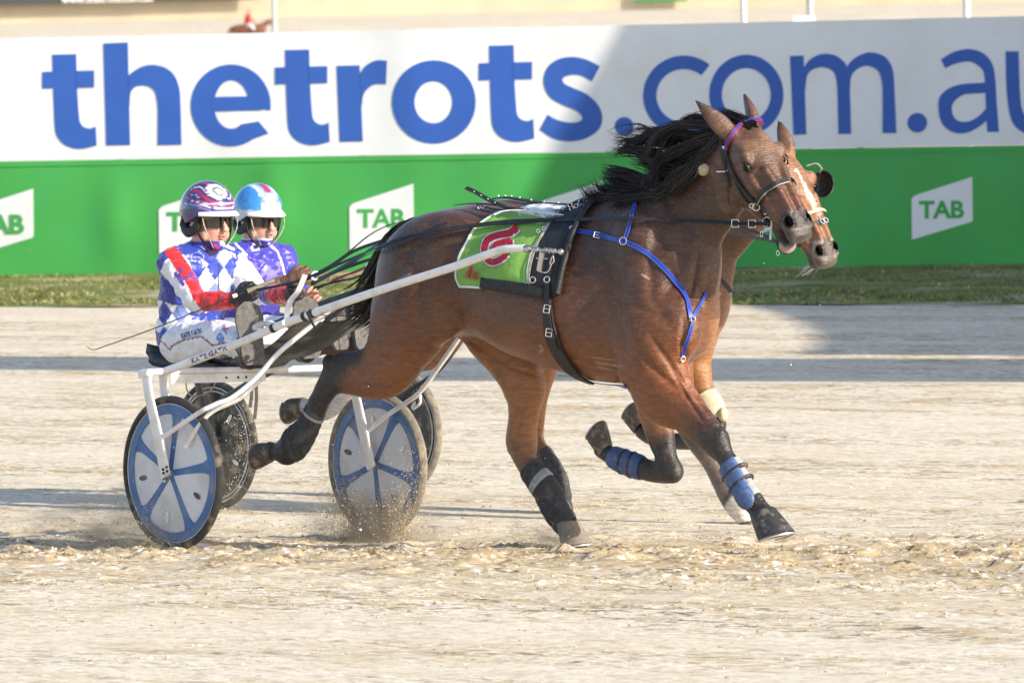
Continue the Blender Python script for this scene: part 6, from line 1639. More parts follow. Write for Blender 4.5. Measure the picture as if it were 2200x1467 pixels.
P, N = sk([(1186, 600), (1180, 640), (1181, 670), (1184, 700), (1194, 735), (1214, 772), (1240, 800), (1272, 820)], .010, 6); b = MB(); b.ribbon(P, N, np.interp(np.linspace(0, 1, len(P)), [0, .3, .55, .8, 1], [.034, .044, .074, .070, .03]), .010); b.build('girth', m_black, har)
P, N = sk([(1190, 560), (1184, 610), (1184, 660), (1190, 710), (1204, 745)], .022, 6); b = MB(); b.ribbon(P, N, .020, .005); b.build('girth_strap', m_black, har)
P, N = sk([(1262, 822), (1290, 824), (1320, 827), (1348, 829)], .008, 4); b = MB(); b.ribbon(P, N, .016, .004); b.build('martingale_strap', m_strapb, har)
def ring_at(name, x, y, r, t=.0028, m=None, parent=har, l=.012, sx=1.0, P0=None):
    P, N = (P0, -Fv) if P0 is not None else skin_hit(HF, NW, x, y, near.hit, rad=8); b = MB(); N = N / np.linalg.norm(N); b.ring(P + N * l, N * .5 - Fv * .5, r, t, 24, 8, sx=sx); return b.build(name, m or m_ring, parent)
def buckle(x, y, ang, w, h, parent=har, l=.012):
    P, N = skin_hit(HF, NW, x, y, near.hit, rad=8); N = N / np.linalg.norm(N) * .5 - Fv * .5; N /= np.linalg.norm(N); A = np.cross((0, 0, 1.), N); A /= np.linalg.norm(A); B = np.cross(N, A)
    if np.dot(A, Rv) < 0: A = -A
    a = R(ang); X_, Y_ = A * math.cos(a) + B * math.sin(a), -A * math.sin(a) + B * math.cos(a); c = P + N * l
    Q = [c + X_ * w / 2 * i + Y_ * h / 2 * j for i, j in ((-1, -1), (1, -1), (1, 1), (-1, 1), (-1, -1))]; b = MB()
    for i in range(4): b.tube([Q[i], Q[i + 1]], .0022, 6)
    b.tube([c - X_ * w / 2, c + X_ * w / 2], .0018, 6); return b.build('buckle', m_ring, parent)
for x, y, r in ((1153, 604, .013), (1183, 604, .013), (1164, 505, .008), (1176, 500, .008)): ring_at('ring', x, y, r, l=.03)
for x, y in ((1179, 664), (1184, 712)): buckle(x, y, -10, .026, .034, l=.032)
ring_at('terret', 1186, 470, .022, .003, l=.030); ring_at('terret', 1251, 434, .018, .003, l=.030); ring_at('terret', 1244, 440, .012, .0025, l=.030)
b = MB(); A0, A1 = HF.w(1166, 543, -.385), HF.w(1159, 582, -.375); b.ribbon([A0, (A0 + A1) / 2, A1], HF.L * -1, .026, .006); b.build('tug_plate', m_steel, har)
b = MB(); b.tube(spline([HF.w(1188, 549, -.38), HF.w(1190, 562, -.38), HF.w(1182, 568, -.38), HF.w(1186, 552, -.38)], 5), .003, 6); b.tube([HF.w(1152, 555, -.38), HF.w(1177, 556, -.38)], .002, 6); b.tube(spline([HF.w(1185, 566, -.38), HF.w(1180, 580, -.38), HF.w(1172, 586, -.38), HF.w(1155, 582, -.38)], 5), .0025, 6); b.build('spring_hook', m_ring, har)
# top of the pad: uprights, straps and rings
b = MB(); b.ribbon(spline([HF.w(1206, 462, -.09), HF.w(1222, 446, -.07), HF.w(1238, 436, -.05), HF.w(1252, 430, -.03)], 5), np.array([.2, -1, .3]), .020, .006); b.build('pad_strap', m_black, har)
for x, y in ((1214, 452), (1228, 448), (1238, 443), (1225, 441)): ring_at('ring', x, y, .009, .0022, P0=HF.w(x, y, -.08), l=0)
# back strap running to the tail, and the loose overcheck strap standing up
P, N = sk([(1215, 458), (1170, 456), (1110, 452), (1060, 444), (1022, 440), (975, 444)], .012, 5); b = MB(); b.ribbon(P, N, .020, .005); b.build('back_strap', m_black, har)
for x in (1040, 1030, 1090, 1130): ring_at('ring', x, 447, .006, .002, P0=HF.w(x, 446, -.06), l=0)
b = MB(); b.ribbon(spline([HF.w(1001, 404, -.10), HF.w(1024, 415, -.10), HF.w(1052, 431, -.10), HF.w(1080, 444, -.11), HF.w(1100, 452, -.12)], 6), np.array([0, -.8, .6]), .019, .005); lo_ = b.build('loose_strap', m_black, har)
for t in (.15, .3, .45, .6): 
    x, y = 1001 + 99 * t, 404 + 52 * t; b = MB(); b.disc(HF.w(x + 3, y + 0, -.112), -Fv, .003, .003, 8); b.build('stud', m_ring, lo_)
P, N = sk([(1026, 445), (1060, 456), (1090, 458)], .012, 4); b = MB(); b.ribbon(P, N, .014, .004); b.build('cross_strap', m_black, har)
b = MB(); b.tube(spline([HF.w(1062, 462, -.2), HF.w(1085, 453, -.17), HF.w(1130, 452, -.13), HF.w(1170, 458, -.13), HF.w(1210, 462, -.12)], 5), .0028, 6); b.build('check_cord', m_wedge, har)
b = MB(); b.tube(spline([HF.w(1110, 455, -.14), HF.w(1160, 463, -.14), HF.w(1205, 466, -.13)], 5), .0024, 6); b.build('check_cord', m_ring, har)

# blue breastplate
bp_ = empty('breastplate', HF.w(1345, 520, -.28), 'blue webbing breastplate with steel rings on the near horse', 'breastplate')
for pts, w in (([(1236, 497), (1270, 502), (1305, 510), (1343, 518)], .020), ([(1366, 436), (1358, 470), (1350, 500), (1344, 517)], .017), ([(1345, 519), (1372, 532), (1400, 551), (1430, 580), (1458, 614), (1474, 645), (1484, 684)], .019),
               ([(1486, 685), (1496, 664), (1508, 642), (1516, 626)], .014), ([(1486, 690), (1482, 712), (1474, 742), (1464, 767)], .014)):
    P, N = sk(pts, .006, 6); b = MB(); b.ribbon(P, N, w, .004); o = b.build('strap', m_strapb, bp_)
    T = np.gradient(P, axis=0); S_ = np.cross(T, N); S_ /= np.linalg.norm(S_, axis=1)[:, None]
    for sg in (-1, 1): b = MB(); b.tube(P + S_ * w * .47 * sg + N * .004, .0012, 5); b.build('edging', m_strapl, o)
for x, y, r in ((1343, 519, .016), (1486, 687, .010), (1463, 769, .010), (1233, 495, .012)): ring_at('ring', x, y, r, .0026, parent=bp_, l=.014)
buckle(1285, 506, -12, .028, .024, bp_, .012)
b = MB(); P, N = sk([(1210, 494), (1220, 490), (1232, 496)], .016, 4); b.tube(P, .003, 6); b.build('snap_hook', m_ring, bp_)

# ------------------------------------------------------------------ bridle
br = empty('bridle', HP(.2, 0, .06) @ np.eye(3) if False else HF.wld(HP(.2, 0, .06)), 'black leather bridle with purple and red browband on the near horse', 'bridle')
for m_, w, pts, l in ((m_browr, .021, None, .005), (m_brow, .0135, None, .0092)):
    P, N = sk([(1562, 322), (1567, 300), (1580, 280), (1598, 266), (1618, 260), (1636, 260), (1648, 266)], l, 6); b = MB(); b.ribbon(P, N, w, .004); b.build('browband', m_, br)
ST = [([(1549, 280), (1553, 300), (1557, 325), (1560, 350), (1566, 375), (1571, 402)], .013), ([(1560, 320), (1568, 345), (1578, 372), (1592, 396), (1610, 420), (1626, 438)], .016), ([(1575, 375), (1588, 400), (1602, 425), (1612, 436)], .012),
      ([(1629, 440), (1636, 452), (1644, 466), (1654, 478)], .014), ([(1548, 276), (1550, 300), (1553, 330), (1556, 352)], .011)]
for pts, w in ST: strap('cheek_strap', pts, w, m_black, br, .007, .005)
P, N = sk([(1628, 436), (1640, 420), (1656, 404), (1676, 394), (1696, 389), (1710, 396)], .008, 6); b = MB(); b.ribbon(P, N, .026, .006); nb = b.build('noseband', m_black, br)
P, N = sk([(1630, 438), (1642, 423), (1658, 408), (1678, 399), (1696, 394)], .0145, 6); b = MB(); b.ribbon(P, N, .004, .0015); b.build('stitching', m_strapg, nb)
ring_at('ring', 1628, 440, .0155, .0028, parent=br, l=.016); ring_at('ring', 1619, 438, .010, .0026, parent=br, l=.016)
P, N = skin_hit(HF, NW, 1555, 317, near.hit, rad=8); b = MB(); b.disc(P - Fv * .012, -Fv, .009, .006, 20, prof=[(.0005, .006), (.006, .005), (.009, .001), (.009, -.004), (.0005, -.004)]); b.build('rosette', m_ring, br)
P, N = skin_hit(HF, NW, 1511, 365, near.hit, rad=9); b = MB(); b.disc(P - Fv * .014, -Fv * .8 + N * .2, .028, .02, 28, prof=[(.0005, .012), (.018, .011), (.026, .004), (.028, -.004), (.02, -.010), (.0005, -.012)]); b.build('ear_plug', m_tanpad, br)
b = MB(); c0 = skin_hit(HF, NW, 1556, 369, near.hit, rad=8)[0] - Fv * .025; dep = np.dot(c0 - CAM, Fv)
b.tube([CAM + ray(1539, 369) * dep, CAM + ray(1556, 369) * dep, CAM + ray(1573, 363) * dep], .004, 8); b.tube(spline([CAM + ray(x, y) * dep for x, y in ((1570, 356), (1576, 355), (1579, 363), (1573, 372))], 4), .0028, 6); b.build('buckle_bar', m_ring, br)
mouth = skin_hit(HF, NW, 1656, 484, near.hit, rad=9)[0] - Fv * .02; dm = np.dot(mouth - CAM, Fv); mp_ = lambda x, y, o=0.0: CAM + ray(x, y) * (dm + o)
b = MB(); b.ring(mp_(1648, 478), -Fv, .023, .003, 28, 8, sx=.8); b.build('bit_ring', m_ring, br)
b = MB(); b.tube(spline([mp_(1641, 460), mp_(1652, 460), mp_(1658, 470), mp_(1657, 490), mp_(1655, 515)], 6), np.interp(np.linspace(0, 1, 25), [0, .5, 1], [.0035, .0055, .005]), 8); b.build('bit_cheek', m_wedge, br)
b = MB(); b.ribbon(spline([mp_(1650, 482, .01), mp_(1668, 500, .01), mp_(1672, 530, .02), mp_(1690, 548, .05)], 5), -Fv, .010, .004); b.build('chin_strap', m_black, br)
b = MB(); b.ring(mp_(1671, 544, .02), -Fv, .010, .002, 20, 6, sx=.6); b.build('ring', m_ring, br)
b = MB(); b.ring(mp_(1636, 503), -Fv, .011, .0022, 20, 6, sx=.5); b.build('ring', m_ring, br)

# ------------------------------------------------------------------ reins and whips
HN = SF.wld(q(549, 624, -.20)); HL = SF.wld(q(664, 612, .10))
TR = skin_hit(HF, NW, 1187, 472, near.hit, rad=8)[0] - Fv * .05
rn = empty('reins', TR, 'long black leather reins running from the near driver to the bit', 'reins')
dT = np.dot(TR - CAM, Fv)
def off_skin(P, gap=.018, hit=None):
    """keep a taut line in front of the skin it crosses"""
    h_ = hit or near.hit; p2 = proj(P); out = P.copy()
    for i in range(len(P)):
        d = np.hypot(*(h_[0] - p2[i]).T); k = d < 9
        if k.any():
            ds = h_[2][k].min() - gap; dz = np.dot(P[i] - CAM, Fv)
            if dz > ds: out[i] = CAM + (P[i] - CAM) * ds / dz
    for _ in range(6): out[1:-1] = np.where((np.linalg.norm(out[:-2] * .5 + out[2:] * .5 - CAM, axis=1) < np.linalg.norm(out[1:-1] - CAM, axis=1))[:, None], out[:-2] * .5 + out[2:] * .5, out[1:-1])
    return out
P1 = lineup(None, TR, None, mp_(1650, 480, -.02), [(1187, 474), (1290, 470), (1400, 471), (1500, 475), (1580, 480), (1650, 481)], 6)
P1 = off_skin(P1)
b = MB(); b.ribbon(P1, -Fv + np.array([0, 0, .4]), .017, .004); b.build('rein', m_black, rn)
for x in (1585, 1613): 
    i = int(np.argmin(np.abs(proj(P1)[:, 0] - x))); c = P1[i] - Fv * .01; w_, h_ = .015, .016; Q = [c + Rv * w_ * a_ + Uv * h_ * b_ for a_, b_ in ((-1, -1), (1, -1), (1, 1), (-1, 1), (-1, -1))]; b = MB()
    for k_ in range(4): b.tube([Q[k_], Q[k_ + 1]], .0025, 6)
    b.build('rein_buckle', m_ring, rn)
for E, pts, w_ in ((HL, [(668, 612), (710, 590), (760, 560), (815, 535), (880, 513), (950, 496), (1040, 482), (1110, 476), (1187, 473)], .020), (HN, [(549, 624), (600, 614), (645, 604), (700, 580), (775, 548), (860, 512), (930, 497), (1010, 486), (1187, 474)], .013)):
    P = off_skin(lineup(None, E, None, TR, pts, 6), .03); b = MB(); b.ribbon(P, -Fv + np.array([0, 0, .5]), w_, .004); b.build('rein', m_black, rn)
P = lineup(None, mp_(1655, 485, .03), None, HF.w(1570, 600, .35), [(1700, 545), (1660, 515), (1610, 494), (1575, 484)], 5); b = MB(); b.ribbon(P, -Fv + np.array([0, 0, .4]), .014, .004); b.build('rein', m_black, rn)
P = off_skin(lineup(None, HL, None, HF.w(960, 470, .1), [(668, 608), (730, 578), (790, 548), (850, 522), (910, 500), (960, 478)], 6), .02); b = MB(); b.ribbon(P, -Fv + np.array([0, 0, .5]), .014, .004); b.build('rein', m_black, rn)
wp = empty('whip', HN, 'long thin whip trailing behind the near driver from the gloved hand', 'whip')
wl = lineup(None, HN + np.array([-1.3, -.1, -.2]), None, HN + np.array([.15, .03, .08]), [(186, 744), (201, 751), (230, 742), (330, 706), (420, 670), (500, 637), (545, 621), (590, 602)], 6)
b = MB(); b.tube(wl, np.interp(np.linspace(0, 1, len(wl)), [0, .2, .7, 1], [.0014, .0024, .0034, .0040]), 6); b.build('lash', m_black, wp)
b = MB(); k_ = int(len(wl) * .80); b.tube(wl[k_:], .0115, 10); b.build('handle', mat('whip_handle', (.22, .19, .14), rough=.7, var=.3, scale=60), wp)
b = MB(); b.tube(wl[int(len(wl) * .70):int(len(wl) * .76)], .009, 8); b.build('ferrule', m_wedge, wp)
HR2 = SF2.wld(q2(655, 594, -.12))
wp2 = empty('whip', HR2, 'thin black whip held up by the driver in purple over the tail', 'whip')
w2 = lineup(None, HR2, None, HR2 + np.array([.9, -.3, .5]), [(655, 596), (700, 576), (745, 545), (790, 508), (830, 486), (870, 475), (915, 469)], 6); b = MB(); b.tube(w2, np.interp(np.linspace(0, 1, len(w2)), [0, .3, 1], [.006, .004, .0015]), 6); b.build('lash', m_black, wp2)
rn2 = empty('reins', HR2, 'black reins of the driver in purple passing behind the near horse', 'reins')
for pts, dx, w_ in (([(660, 600), (705, 578), (760, 540), (830, 515), (900, 492)], .9, .018), ([(672, 620), (720, 606), (760, 598), (800, 580), (830, 560)], .8, .014), ([(680, 622), (720, 602), (760, 585), (800, 568)], .7, .014), ([(684, 640), (705, 625), (730, 607), (752, 600)], .3, .008)):
    P = lineup(None, HR2, None, HR2 + np.array([dx, -.6, .2]), pts, 5); b = MB(); b.ribbon(P, -Fv + np.array([0, 0, .5]), w_, .004); b.build('rein', m_black, rn2)
P = lineup(None, HR2 + np.array([.3, -.4, 0]), None, HR2 + np.array([.7, -.6, .2]), [(712, 603), (740, 592), (765, 585), (795, 570)], 5); b = MB(); b.ribbon(P, -Fv + np.array([0, 0, .5]), .010, .004); b.build('rein_grip', m_redn, rn2)
b = MB(); c = P[-1]; b.ring(c + np.array([0, 0, -.01]), -Fv, .018, .006, 20, 6, a0=1.2, a1=5.6); b.build('clip', m_wedge, rn2)
b = MB(); b.ring(SF.w(678, 593, .1), -Fv, .018, .006, 20, 6, a0=1.0, a1=5.6); b.build('clip', m_wedge, rn)
# ================================================================== second horse, beyond the first
HF2 = Frame(-.92, 3.96, 43, -.065)
farh = HorseSpec(); farh.torso = near.torso; farh.legs = {}
def shift_chain(names, px, py):
    """carry a limb over from the first horse and swing its free end to where this one's hoof is seen"""
    tot = sum(len(near.legs[n][0]) for n in names); P_end = near.legs[names[-1]][0][-1]; tgt = HF2.loc(px, py, P_end[1]); d = tgt - P_end; i = 0
    for n in names:
        P, ra, rb = near.legs[n]; P = P.copy()
        for k in range(len(P)): P[k] += d * (i / (tot - 1)) ** 1.5; i += 1
        farh.legs[n] = (P, ra * .95, rb * .95)
shift_chain(['RH', 'RH2'], 655, 872); shift_chain(['LH'], 1212, 1112)
for k_ in range(len(farh.legs['LH'][0])): farh.legs['LH'][0][k_] += np.array([-.07, 0, .0]) * math.sin(math.pi * min(1, k_ / 13 + .15))
farh.legs['RF'] = ribs(HF2, [(1350, 680, 1500, 690, -.13, .12), (1370, 770, 1490, 770, -.14, .10), (1398, 830, 1492, 825, -.14, .078), (1425, 872, 1492, 862, -.14, .060), (1446, 908, 1500, 895, -.14, .050), (1464, 938, 1512, 922, -.14, .044), (1487, 968, 1532, 955, -.14, .042), (1510, 1000, 1548, 990, -.14, .036),
    (1528, 1036, 1566, 1026, -.14, .034), (1546, 1074, 1588, 1060, -.14, .038), (1560, 1094, 1604, 1078, -.14, .034), (1582, 1118, 1612, 1102, -.14, .032)])
farh.legs['LF'] = ribs(HF2, [(1440, 700, 1550, 690, .13, .10), (1455, 770, 1530, 765, .14, .08), (1470, 815, 1530, 805, .14, .058), (1488, 850, 1536, 842, .14, .048), (1500, 880, 1552, 872, .14, .046), (1512, 908, 1558, 902, .14, .042)])
farh.legs['LF2'] = ribs(HF2, [(1545, 895, 1530, 940, .14, .04), (1500, 922, 1512, 962, .14, .036), (1462, 930, 1468, 966, .14, .031), (1425, 928, 1424, 962, .14, .031), (1398, 920, 1396, 955, .14, .034), (1380, 912, 1378, 944, .14, .03)])
NECK2 = [(1370, 460, 1520, 720, 0, .17), (1420, 440, 1532, 660, 0, .14), (1480, 415, 1545, 600, 0, .11), (1545, 385, 1580, 548, 0, .09), (1600, 360, 1615, 505, 0, .08), (1640, 342, 1645, 470, 0, .072)]
farh.neck = ribs(HF2, NECK2)
farh.head = head_frame(HF2, 1676, 335, .02, (.39, -.26, -.88), (.84, .54, .10))
farh.jaw = .0
farh.ears = [(HP(.01, -.05, .0, farh.head), HF2.loc(1640, 300, -.1), np.array([.2, .4, .9]), .03), (HP(.00, .055, .005, farh.head), HF2.loc(1672, 258, .10), np.array([.4, -.8, .2]), .040)]
farh.muscles = [(c, r, k, s) for c, r, k, s in near.muscles if max(r) > .06]
farh.creases = []; farh.veins = []; farh.pmap = None
def pale2(c, V, A, Lq, Fq, inh):
    c = mixc(c, (.60, .54, .48), inh * (np.abs(Lq - .012 - .03 * (A - .2)) < .010 * (1 + .4 * np.sin(A * 30))) * (A > .10) * (A < .36) * (Fq > .02))
    c = mixc(c, TAN * 1.1, inh * .30 * (A < .47)); 
    e = np.sqrt(((A - .508) / .034) ** 2 + ((Fq - .026) / .022) ** 2); c = mixc(c, (.35, .28, .23), inh * (e > 1.0) * (e < 1.7) * (np.abs(Lq) > .02))
    c = mixc(c, (.10, .08, .07), inh * (A > .46) * .5); c = mixc(c, (.008, .005, .004), inh * (1 - sstep(e, .6, 1.0)) * (np.abs(Lq) > .02))
    P = farh.legs['RH2'][0]; d, t = seg_dist(V, P); c = mixc(c, (.55, .51, .47), (d < .10) * (t > .15) * 1.0 * (V[:, 1] < 0))
    P = farh.legs['RF'][0]; d, t = seg_dist(V, P); c = mixc(c, (.62, .56, .48), (d < .08) * sstep(t, .84, .88) * (V[:, 1] < 0)); c = mixc(c, (.14, .10, .08), (d < .08) * sstep(t, .45, .6) * (1 - sstep(t, .80, .86)) * (V[:, 1] < 0))
    return c
far_root = make_horse(HF2, farh, .010, 'lighter bay horse with thin white blaze, mostly hidden beyond the near horse', .18, pale2)
hoof(HF2, 'hoof', far_root, farh.legs['RF'][0][-1] + np.array([.02, 0, -.03]), (1, 0, .25), 1.0, axis=(.25, 0, -1))
hoof(HF2, 'hoof', far_root, farh.legs['LH'][0][-1] + np.array([.01, 0, -.02]), (1, 0, 0), 1.0, axis=(.2, 0, -1))
hoof(HF2, 'hoof', far_root, farh.legs['LF2'][0][-1] + np.array([-.02, 0, .02]), (-.35, 0, .5), .95, axis=(-.62, 0, .45))
hoof(HF2, 'hoof', far_root, farh.legs['RH2'][0][-1] + np.array([-.015, 0, .0]), (-.2, 0, -1), 1.1, axis=(-1, 0, .1))
nostrils(farh, HF2, far_root)
# a darker eye, mane and tail
for s in (-1, 1):
    b = MB(); b.ball(HF2.wld(HP(.195, .0925 * s, .010, farh.head)), .018, 8); b.build('eye', m_eye, far_root)
mane_guides(HF2, far_root, [([(x, y) for x, y in g_], -.02, -.08, 1) for g_ in ([(1640, 340), (1590, 350), (1540, 365)], [(1600, 358), (1550, 375), (1500, 395)], [(1540, 385), (1490, 400), (1440, 420)], [(1480, 415), (1430, 430), (1390, 445)])], 90, 31)
tail(HF2, (985, 490, 0), (800, 660, .06), [(940, 530, 0), (900, 580, 0), (850, 625, .03)], 350, 33, far_root, .005, .03)
# knee boot of pale leather
V, Fc = cuff(HF2, farh, 'LF', .62, .98, .012, steps=8); kb = obj('knee_boot', V, Fc, m_boot_tan, far_root)
b = MB(); c = farh.legs['LF'][0][-1]; b.ball(HF2.wld(c + np.array([.065, -.01, .035])), .036, 10, (.7, 1, 1)); b.build('knee_cap', m_boot_tan, kb)
for leg, t0, t1 in (('LH', .62, .9),):
    V, Fc = cuff(HF2, farh, leg, t0, t1, .008, steps=12, wrap=True); obj('leg_bandage', V, Fc, m_bandage, far_root)
# harness of the second horse
har2 = empty('harness', HF2.w(1100, 470, -.2), 'black studded harness and blinker bridle on the farther horse', 'harness')
hv = farh.W
def sk2(pts, l=.01, n=5):
    p = spline(np.array(pts, float), n); P = []; N = []
    for x, y in p:
        a, b_ = skin_hit(HF2, hv, x, y, farh.hit, rad=7); P.append(a); N.append(b_ / np.linalg.norm(b_))
    return np.array(P) + np.array(N) * l, np.array(N)
P, N = sk2([(1062, 430), (1085, 428), (1110, 432), (1150, 440), (1200, 445), (1250, 446)], .012); b = MB(); b.ribbon(P, N, .03, .006); st_ = b.build('back_strap', m_black, har2)
for i in range(2, len(P) - 2, 3): b = MB(); b.ball(P[i] + np.array([0, -.01, .012]), .006, 6); b.build('stud', m_ring, st_)
hm_ = lambda A, L, Fq: HF2.wld(HP(A, L, Fq, farh.head))
fl_ = HF2.wld(farh.head[2]) - HF2.wld(np.zeros(3)); ff_ = HF2.wld(farh.head[3]) - HF2.wld(np.zeros(3)); fa_ = HF2.wld(farh.head[1]) - HF2.wld(np.zeros(3))
# cup blinker on the far eye
c = hm_(.205, .135, .035); nrm = fl_ * .55 - ff_ * .25 + fa_ * .1; b = MB(); b.disc(c, nrm, .07, .02, 32, prof=[(.0005, .028), (.03, .024), (.055, .010), (.066, -.012), (.062, -.014), (.050, .004), (.03, .015), (.0005, .018)]); b.build('blinker_cup', mat('blinker_leather', (.03, .028, .026), rough=.25, spec=.7), har2)
b = MB(); b.tube(spline(np.array([hm_(.10, .07, .06), hm_(.11, .11, .085), hm_(.14, .13, .08), hm_(.15, .13, .05)]), 6), .004, 8); b.build('blinker_wire', m_ring, har2)
for pts, w, mm in ((np.array([hm_(.33, -.075, .03), hm_(.33, -.04, .062), hm_(.33, .0, .068), hm_(.33, .04, .062), hm_(.33, .078, .03)]), .016, m_boot_tan), (np.array([hm_(.385, -.07, .0), hm_(.385, -.045, .045), hm_(.385, .0, .056), hm_(.385, .045, .045), hm_(.385, .072, .0), hm_(.385, .07, -.06)]), .022, m_black)):
    p = spline(pts, 5); N = p - hm_(.36, 0, -.02); b = MB(); b.ribbon(p, N, w, .005); nb_ = b.build('noseband', mm, har2)
for L_ in (.01, .03): b = MB(); b.ring(hm_(.385, L_, .066), ff_, .012, .003, 16, 6); b.build('noseband_ring', m_ring, nb_)
b = MB(); b.ribbon(spline(np.array([HF2.w(1536, 592, -.1), HF2.w(1550, 603, -.14), HF2.w(1562, 616, -.16), HF2.w(1570, 628, -.18)]), 5), np.array([.2, -1, .2]), .022, .005); b.build('loose_strap', m_black, har2)
b = MB(); b.ribbon(spline(np.array([HF2.w(1524, 590, -.12), HF2.w(1533, 596, -.12), HF2.w(1542, 590, -.1)]), 5), np.array([.2, -1, .2]), .03, .01); b.build('strap_keeper', m_wedge, har2)
# whiskers
g = np.random.default_rng(9); b = MB()
for i in range(16):
    a = hm_(.53 + g.uniform(-.02, .02), g.uniform(-.03, .03), -.10 + g.uniform(-.02, .0)); b.tube([a, a + np.array([-.03 - g.uniform(0, .05), -.02, -.02 - g.uniform(0, .03)])], .0007, 4)
b.build('whiskers', m_wedge, far_root)

# pad, girth, breast strap and reins of the second horse
def hoop(u, z_low, w, lift_=.018, th=.012, m=m_pad, name='saddle_pad', a0=-2.6, a1=2.6, lean=0.0):
    st_ = spline(np.array(farh.torso, float), 6); hw, zt_, zb_ = [np.interp(u, st_[:, 0], st_[:, c]) for c in (1, 2, 3)]; zc, hz = (zt_ + zb_) / 2, (zt_ - zb_) / 2; P = []; N = []
    for a in np.linspace(a0, a1, 40):
        s_, c_ = math.sin(a), math.cos(a); P.append(np.array([u + lean * (1 - c_), s_ * (hw * (1 - .14 * c_) + lift_), zc + c_ * (hz + lift_)])); N.append(np.array([0, s_ / hw, c_ / hz]))
    P, N = np.array(P), np.array(N); b = MB(); b.ribbon(HF2.wld(P), HF2.wld(N) - HF2.wld(np.zeros(3)), w, th); return b.build(name, m, har2)
hoop(1.98, 0, .16, .03, .02, a0=-1.7, a1=1.7); hoop(1.97, 0, .05, .035, .012, m_black, 'girth', -3.14, 3.14, -.03); hoop(2.45, 0, .03, .05, .006, m_black, 'breast_strap', -1.3, 1.3)
for s in (-1, 1):
    P = spline(np.array([HF2.tol(SF2.wld(D2['wrR'] + np.array([.05, 0, 0]))) * [1, s, 1], np.array([.8, .30 * s, 1.36]), np.array([1.98, .30 * s, 1.40]), np.array([2.6, .24 * s, 1.42]), HP(.44, .075 * s, -.06, farh.head)]), 8); P[:, 1] = np.where(P[:, 1] * s < 0, 0, P[:, 1]); b = MB(); b.ribbon(HF2.wld(P), np.array([.0, -1.0, .4]), .016, .004); b.build('rein', m_black, har2)
# ================================================================== sand thrown up by wheels and hooves
m_clod = mat('thrown_sand', (.70, .59, .42), rough=.95, var=.5, scale=6)
m_clod_g = mat('sand_clod', (.52, .40, .24), rough=.95, var=.3, scale=6)
m_clod_d = mat('dark_clods', (.24, .19, .13), rough=.95, var=.4, scale=6)
m_clod_w = mat('pale_grit', (.72, .68, .58), rough=.95, var=.2, scale=6)
def clods(name, pos, size, m, seed, stretch=1.0):
    g = np.random.default_rng(seed); n = len(pos); base = np.array([(1, 0, 0), (-1, 0, 0), (0, 1, 0), (0, -1, 0), (0, 0, 1), (0, 0, -1)], float); F0 = np.array([(0, 2, 4), (2, 1, 4), (1, 3, 4), (3, 0, 4), (2, 0, 5), (1, 2, 5), (3, 1, 5), (0, 3, 5)])
    V = base[None] * (1 + g.normal(0, .3, (n, 6, 1))) * size[:, None, None] * g.uniform(.5, 1.3, (n, 1, 3)) * np.array([stretch, 1, 1])
    V = V + pos[:, None, :]; Fc = F0[None] + (np.arange(n) * 6)[:, None, None]
    return obj(name, V.reshape(-1, 3), Fc.reshape(-1, 3), m, kind='stuff', smooth=False)
g = np.random.default_rng(77)
def plume(c, n, L, Hh, back, w=.10):
    t = g.beta(1.0, 2.6, n); x = t * L; z = g.exponential(Hh * .33, n) * (1 - t * .4); y = g.normal(0, w * .5, n) + g.normal(0, w, n) * t
    d = np.asarray(back, float); s = np.array([-d[1], d[0], 0]); return c + d * x[:, None] + s * y[:, None] + np.array([0, 0, 1.]) * z[:, None]
bk = -SF.H; P = []; S_ = []
def addp(c, n, L, Hh, w=.1, s0=.0016): 
    p = plume(np.array(c), n, L, Hh, bk, w); P.append(p); S_.append(g.lognormal(math.log(s0), .45, n))
wc = lambda F, w, u=0.0: F.wld(np.array([u, w, 0.0]))
cn = wc(SF, -TW); cn[2] = float(ground_z(cn[1])); cf = wc(SF, TW); cf[2] = float(ground_z(cf[1]))
addp(cn, 12000, 1.0, .30, .10, .0013); addp(cn + SF.H * .1, 4000, .3, .12, .05, .0013); addp(cf, 12000, .70, .40, .12, .0014); addp(cf + SF.H * .25, 12000, .6, .24, .10, .0014)
for w in (-TW, TW):
    c = wc(SF2, w); c[2] = FZ; addp(c + SF2.H * .1, 5000, .8, .35, .1)
for P3, n in ((HF.w(1216, 1165, .155), 1300), (HF.w(1640, 1160, -.14), 700), (HF2.w(1240, 1135, .15), 700)):
    P3 = P3.copy(); P3[2] = float(ground_z(P3[1])); addp(P3, n, .6, .16, .10)
# wheel spray carried round the lower rim of the far wheel
th = g.normal(-1.5, .66, 22000); rr = .29 + g.normal(0, .06, 22000); c = SF.wld(wf); p = c + SF.H * (rr * np.cos(th))[:, None] + SF.Z * (rr * np.sin(th))[:, None] - SF.L * (.02 + np.abs(g.normal(0, .03, 22000)))[:, None]; P.append(p); S_.append(g.lognormal(math.log(.0013), .45, 22000))
th = g.uniform(-2.6, .6, 1500); rr = .30 + g.normal(0, .05, 1500); c = SF2.wld(np.array([0, -TW, FZ + .335])); p = c + SF2.H * (rr * np.cos(th))[:, None] + SF2.Z * (rr * np.sin(th))[:, None] - SF2.L * (.03 + np.abs(g.normal(0, .03, 1500)))[:, None]; P.append(p); S_.append(g.lognormal(math.log(.0015), .4, 1500))
P = np.concatenate(P); S_ = np.concatenate(S_) * .8; r = g.random(len(P))
P[:, 2] = np.maximum(P[:, 2], ground_z(P[:, 1]) + .002)
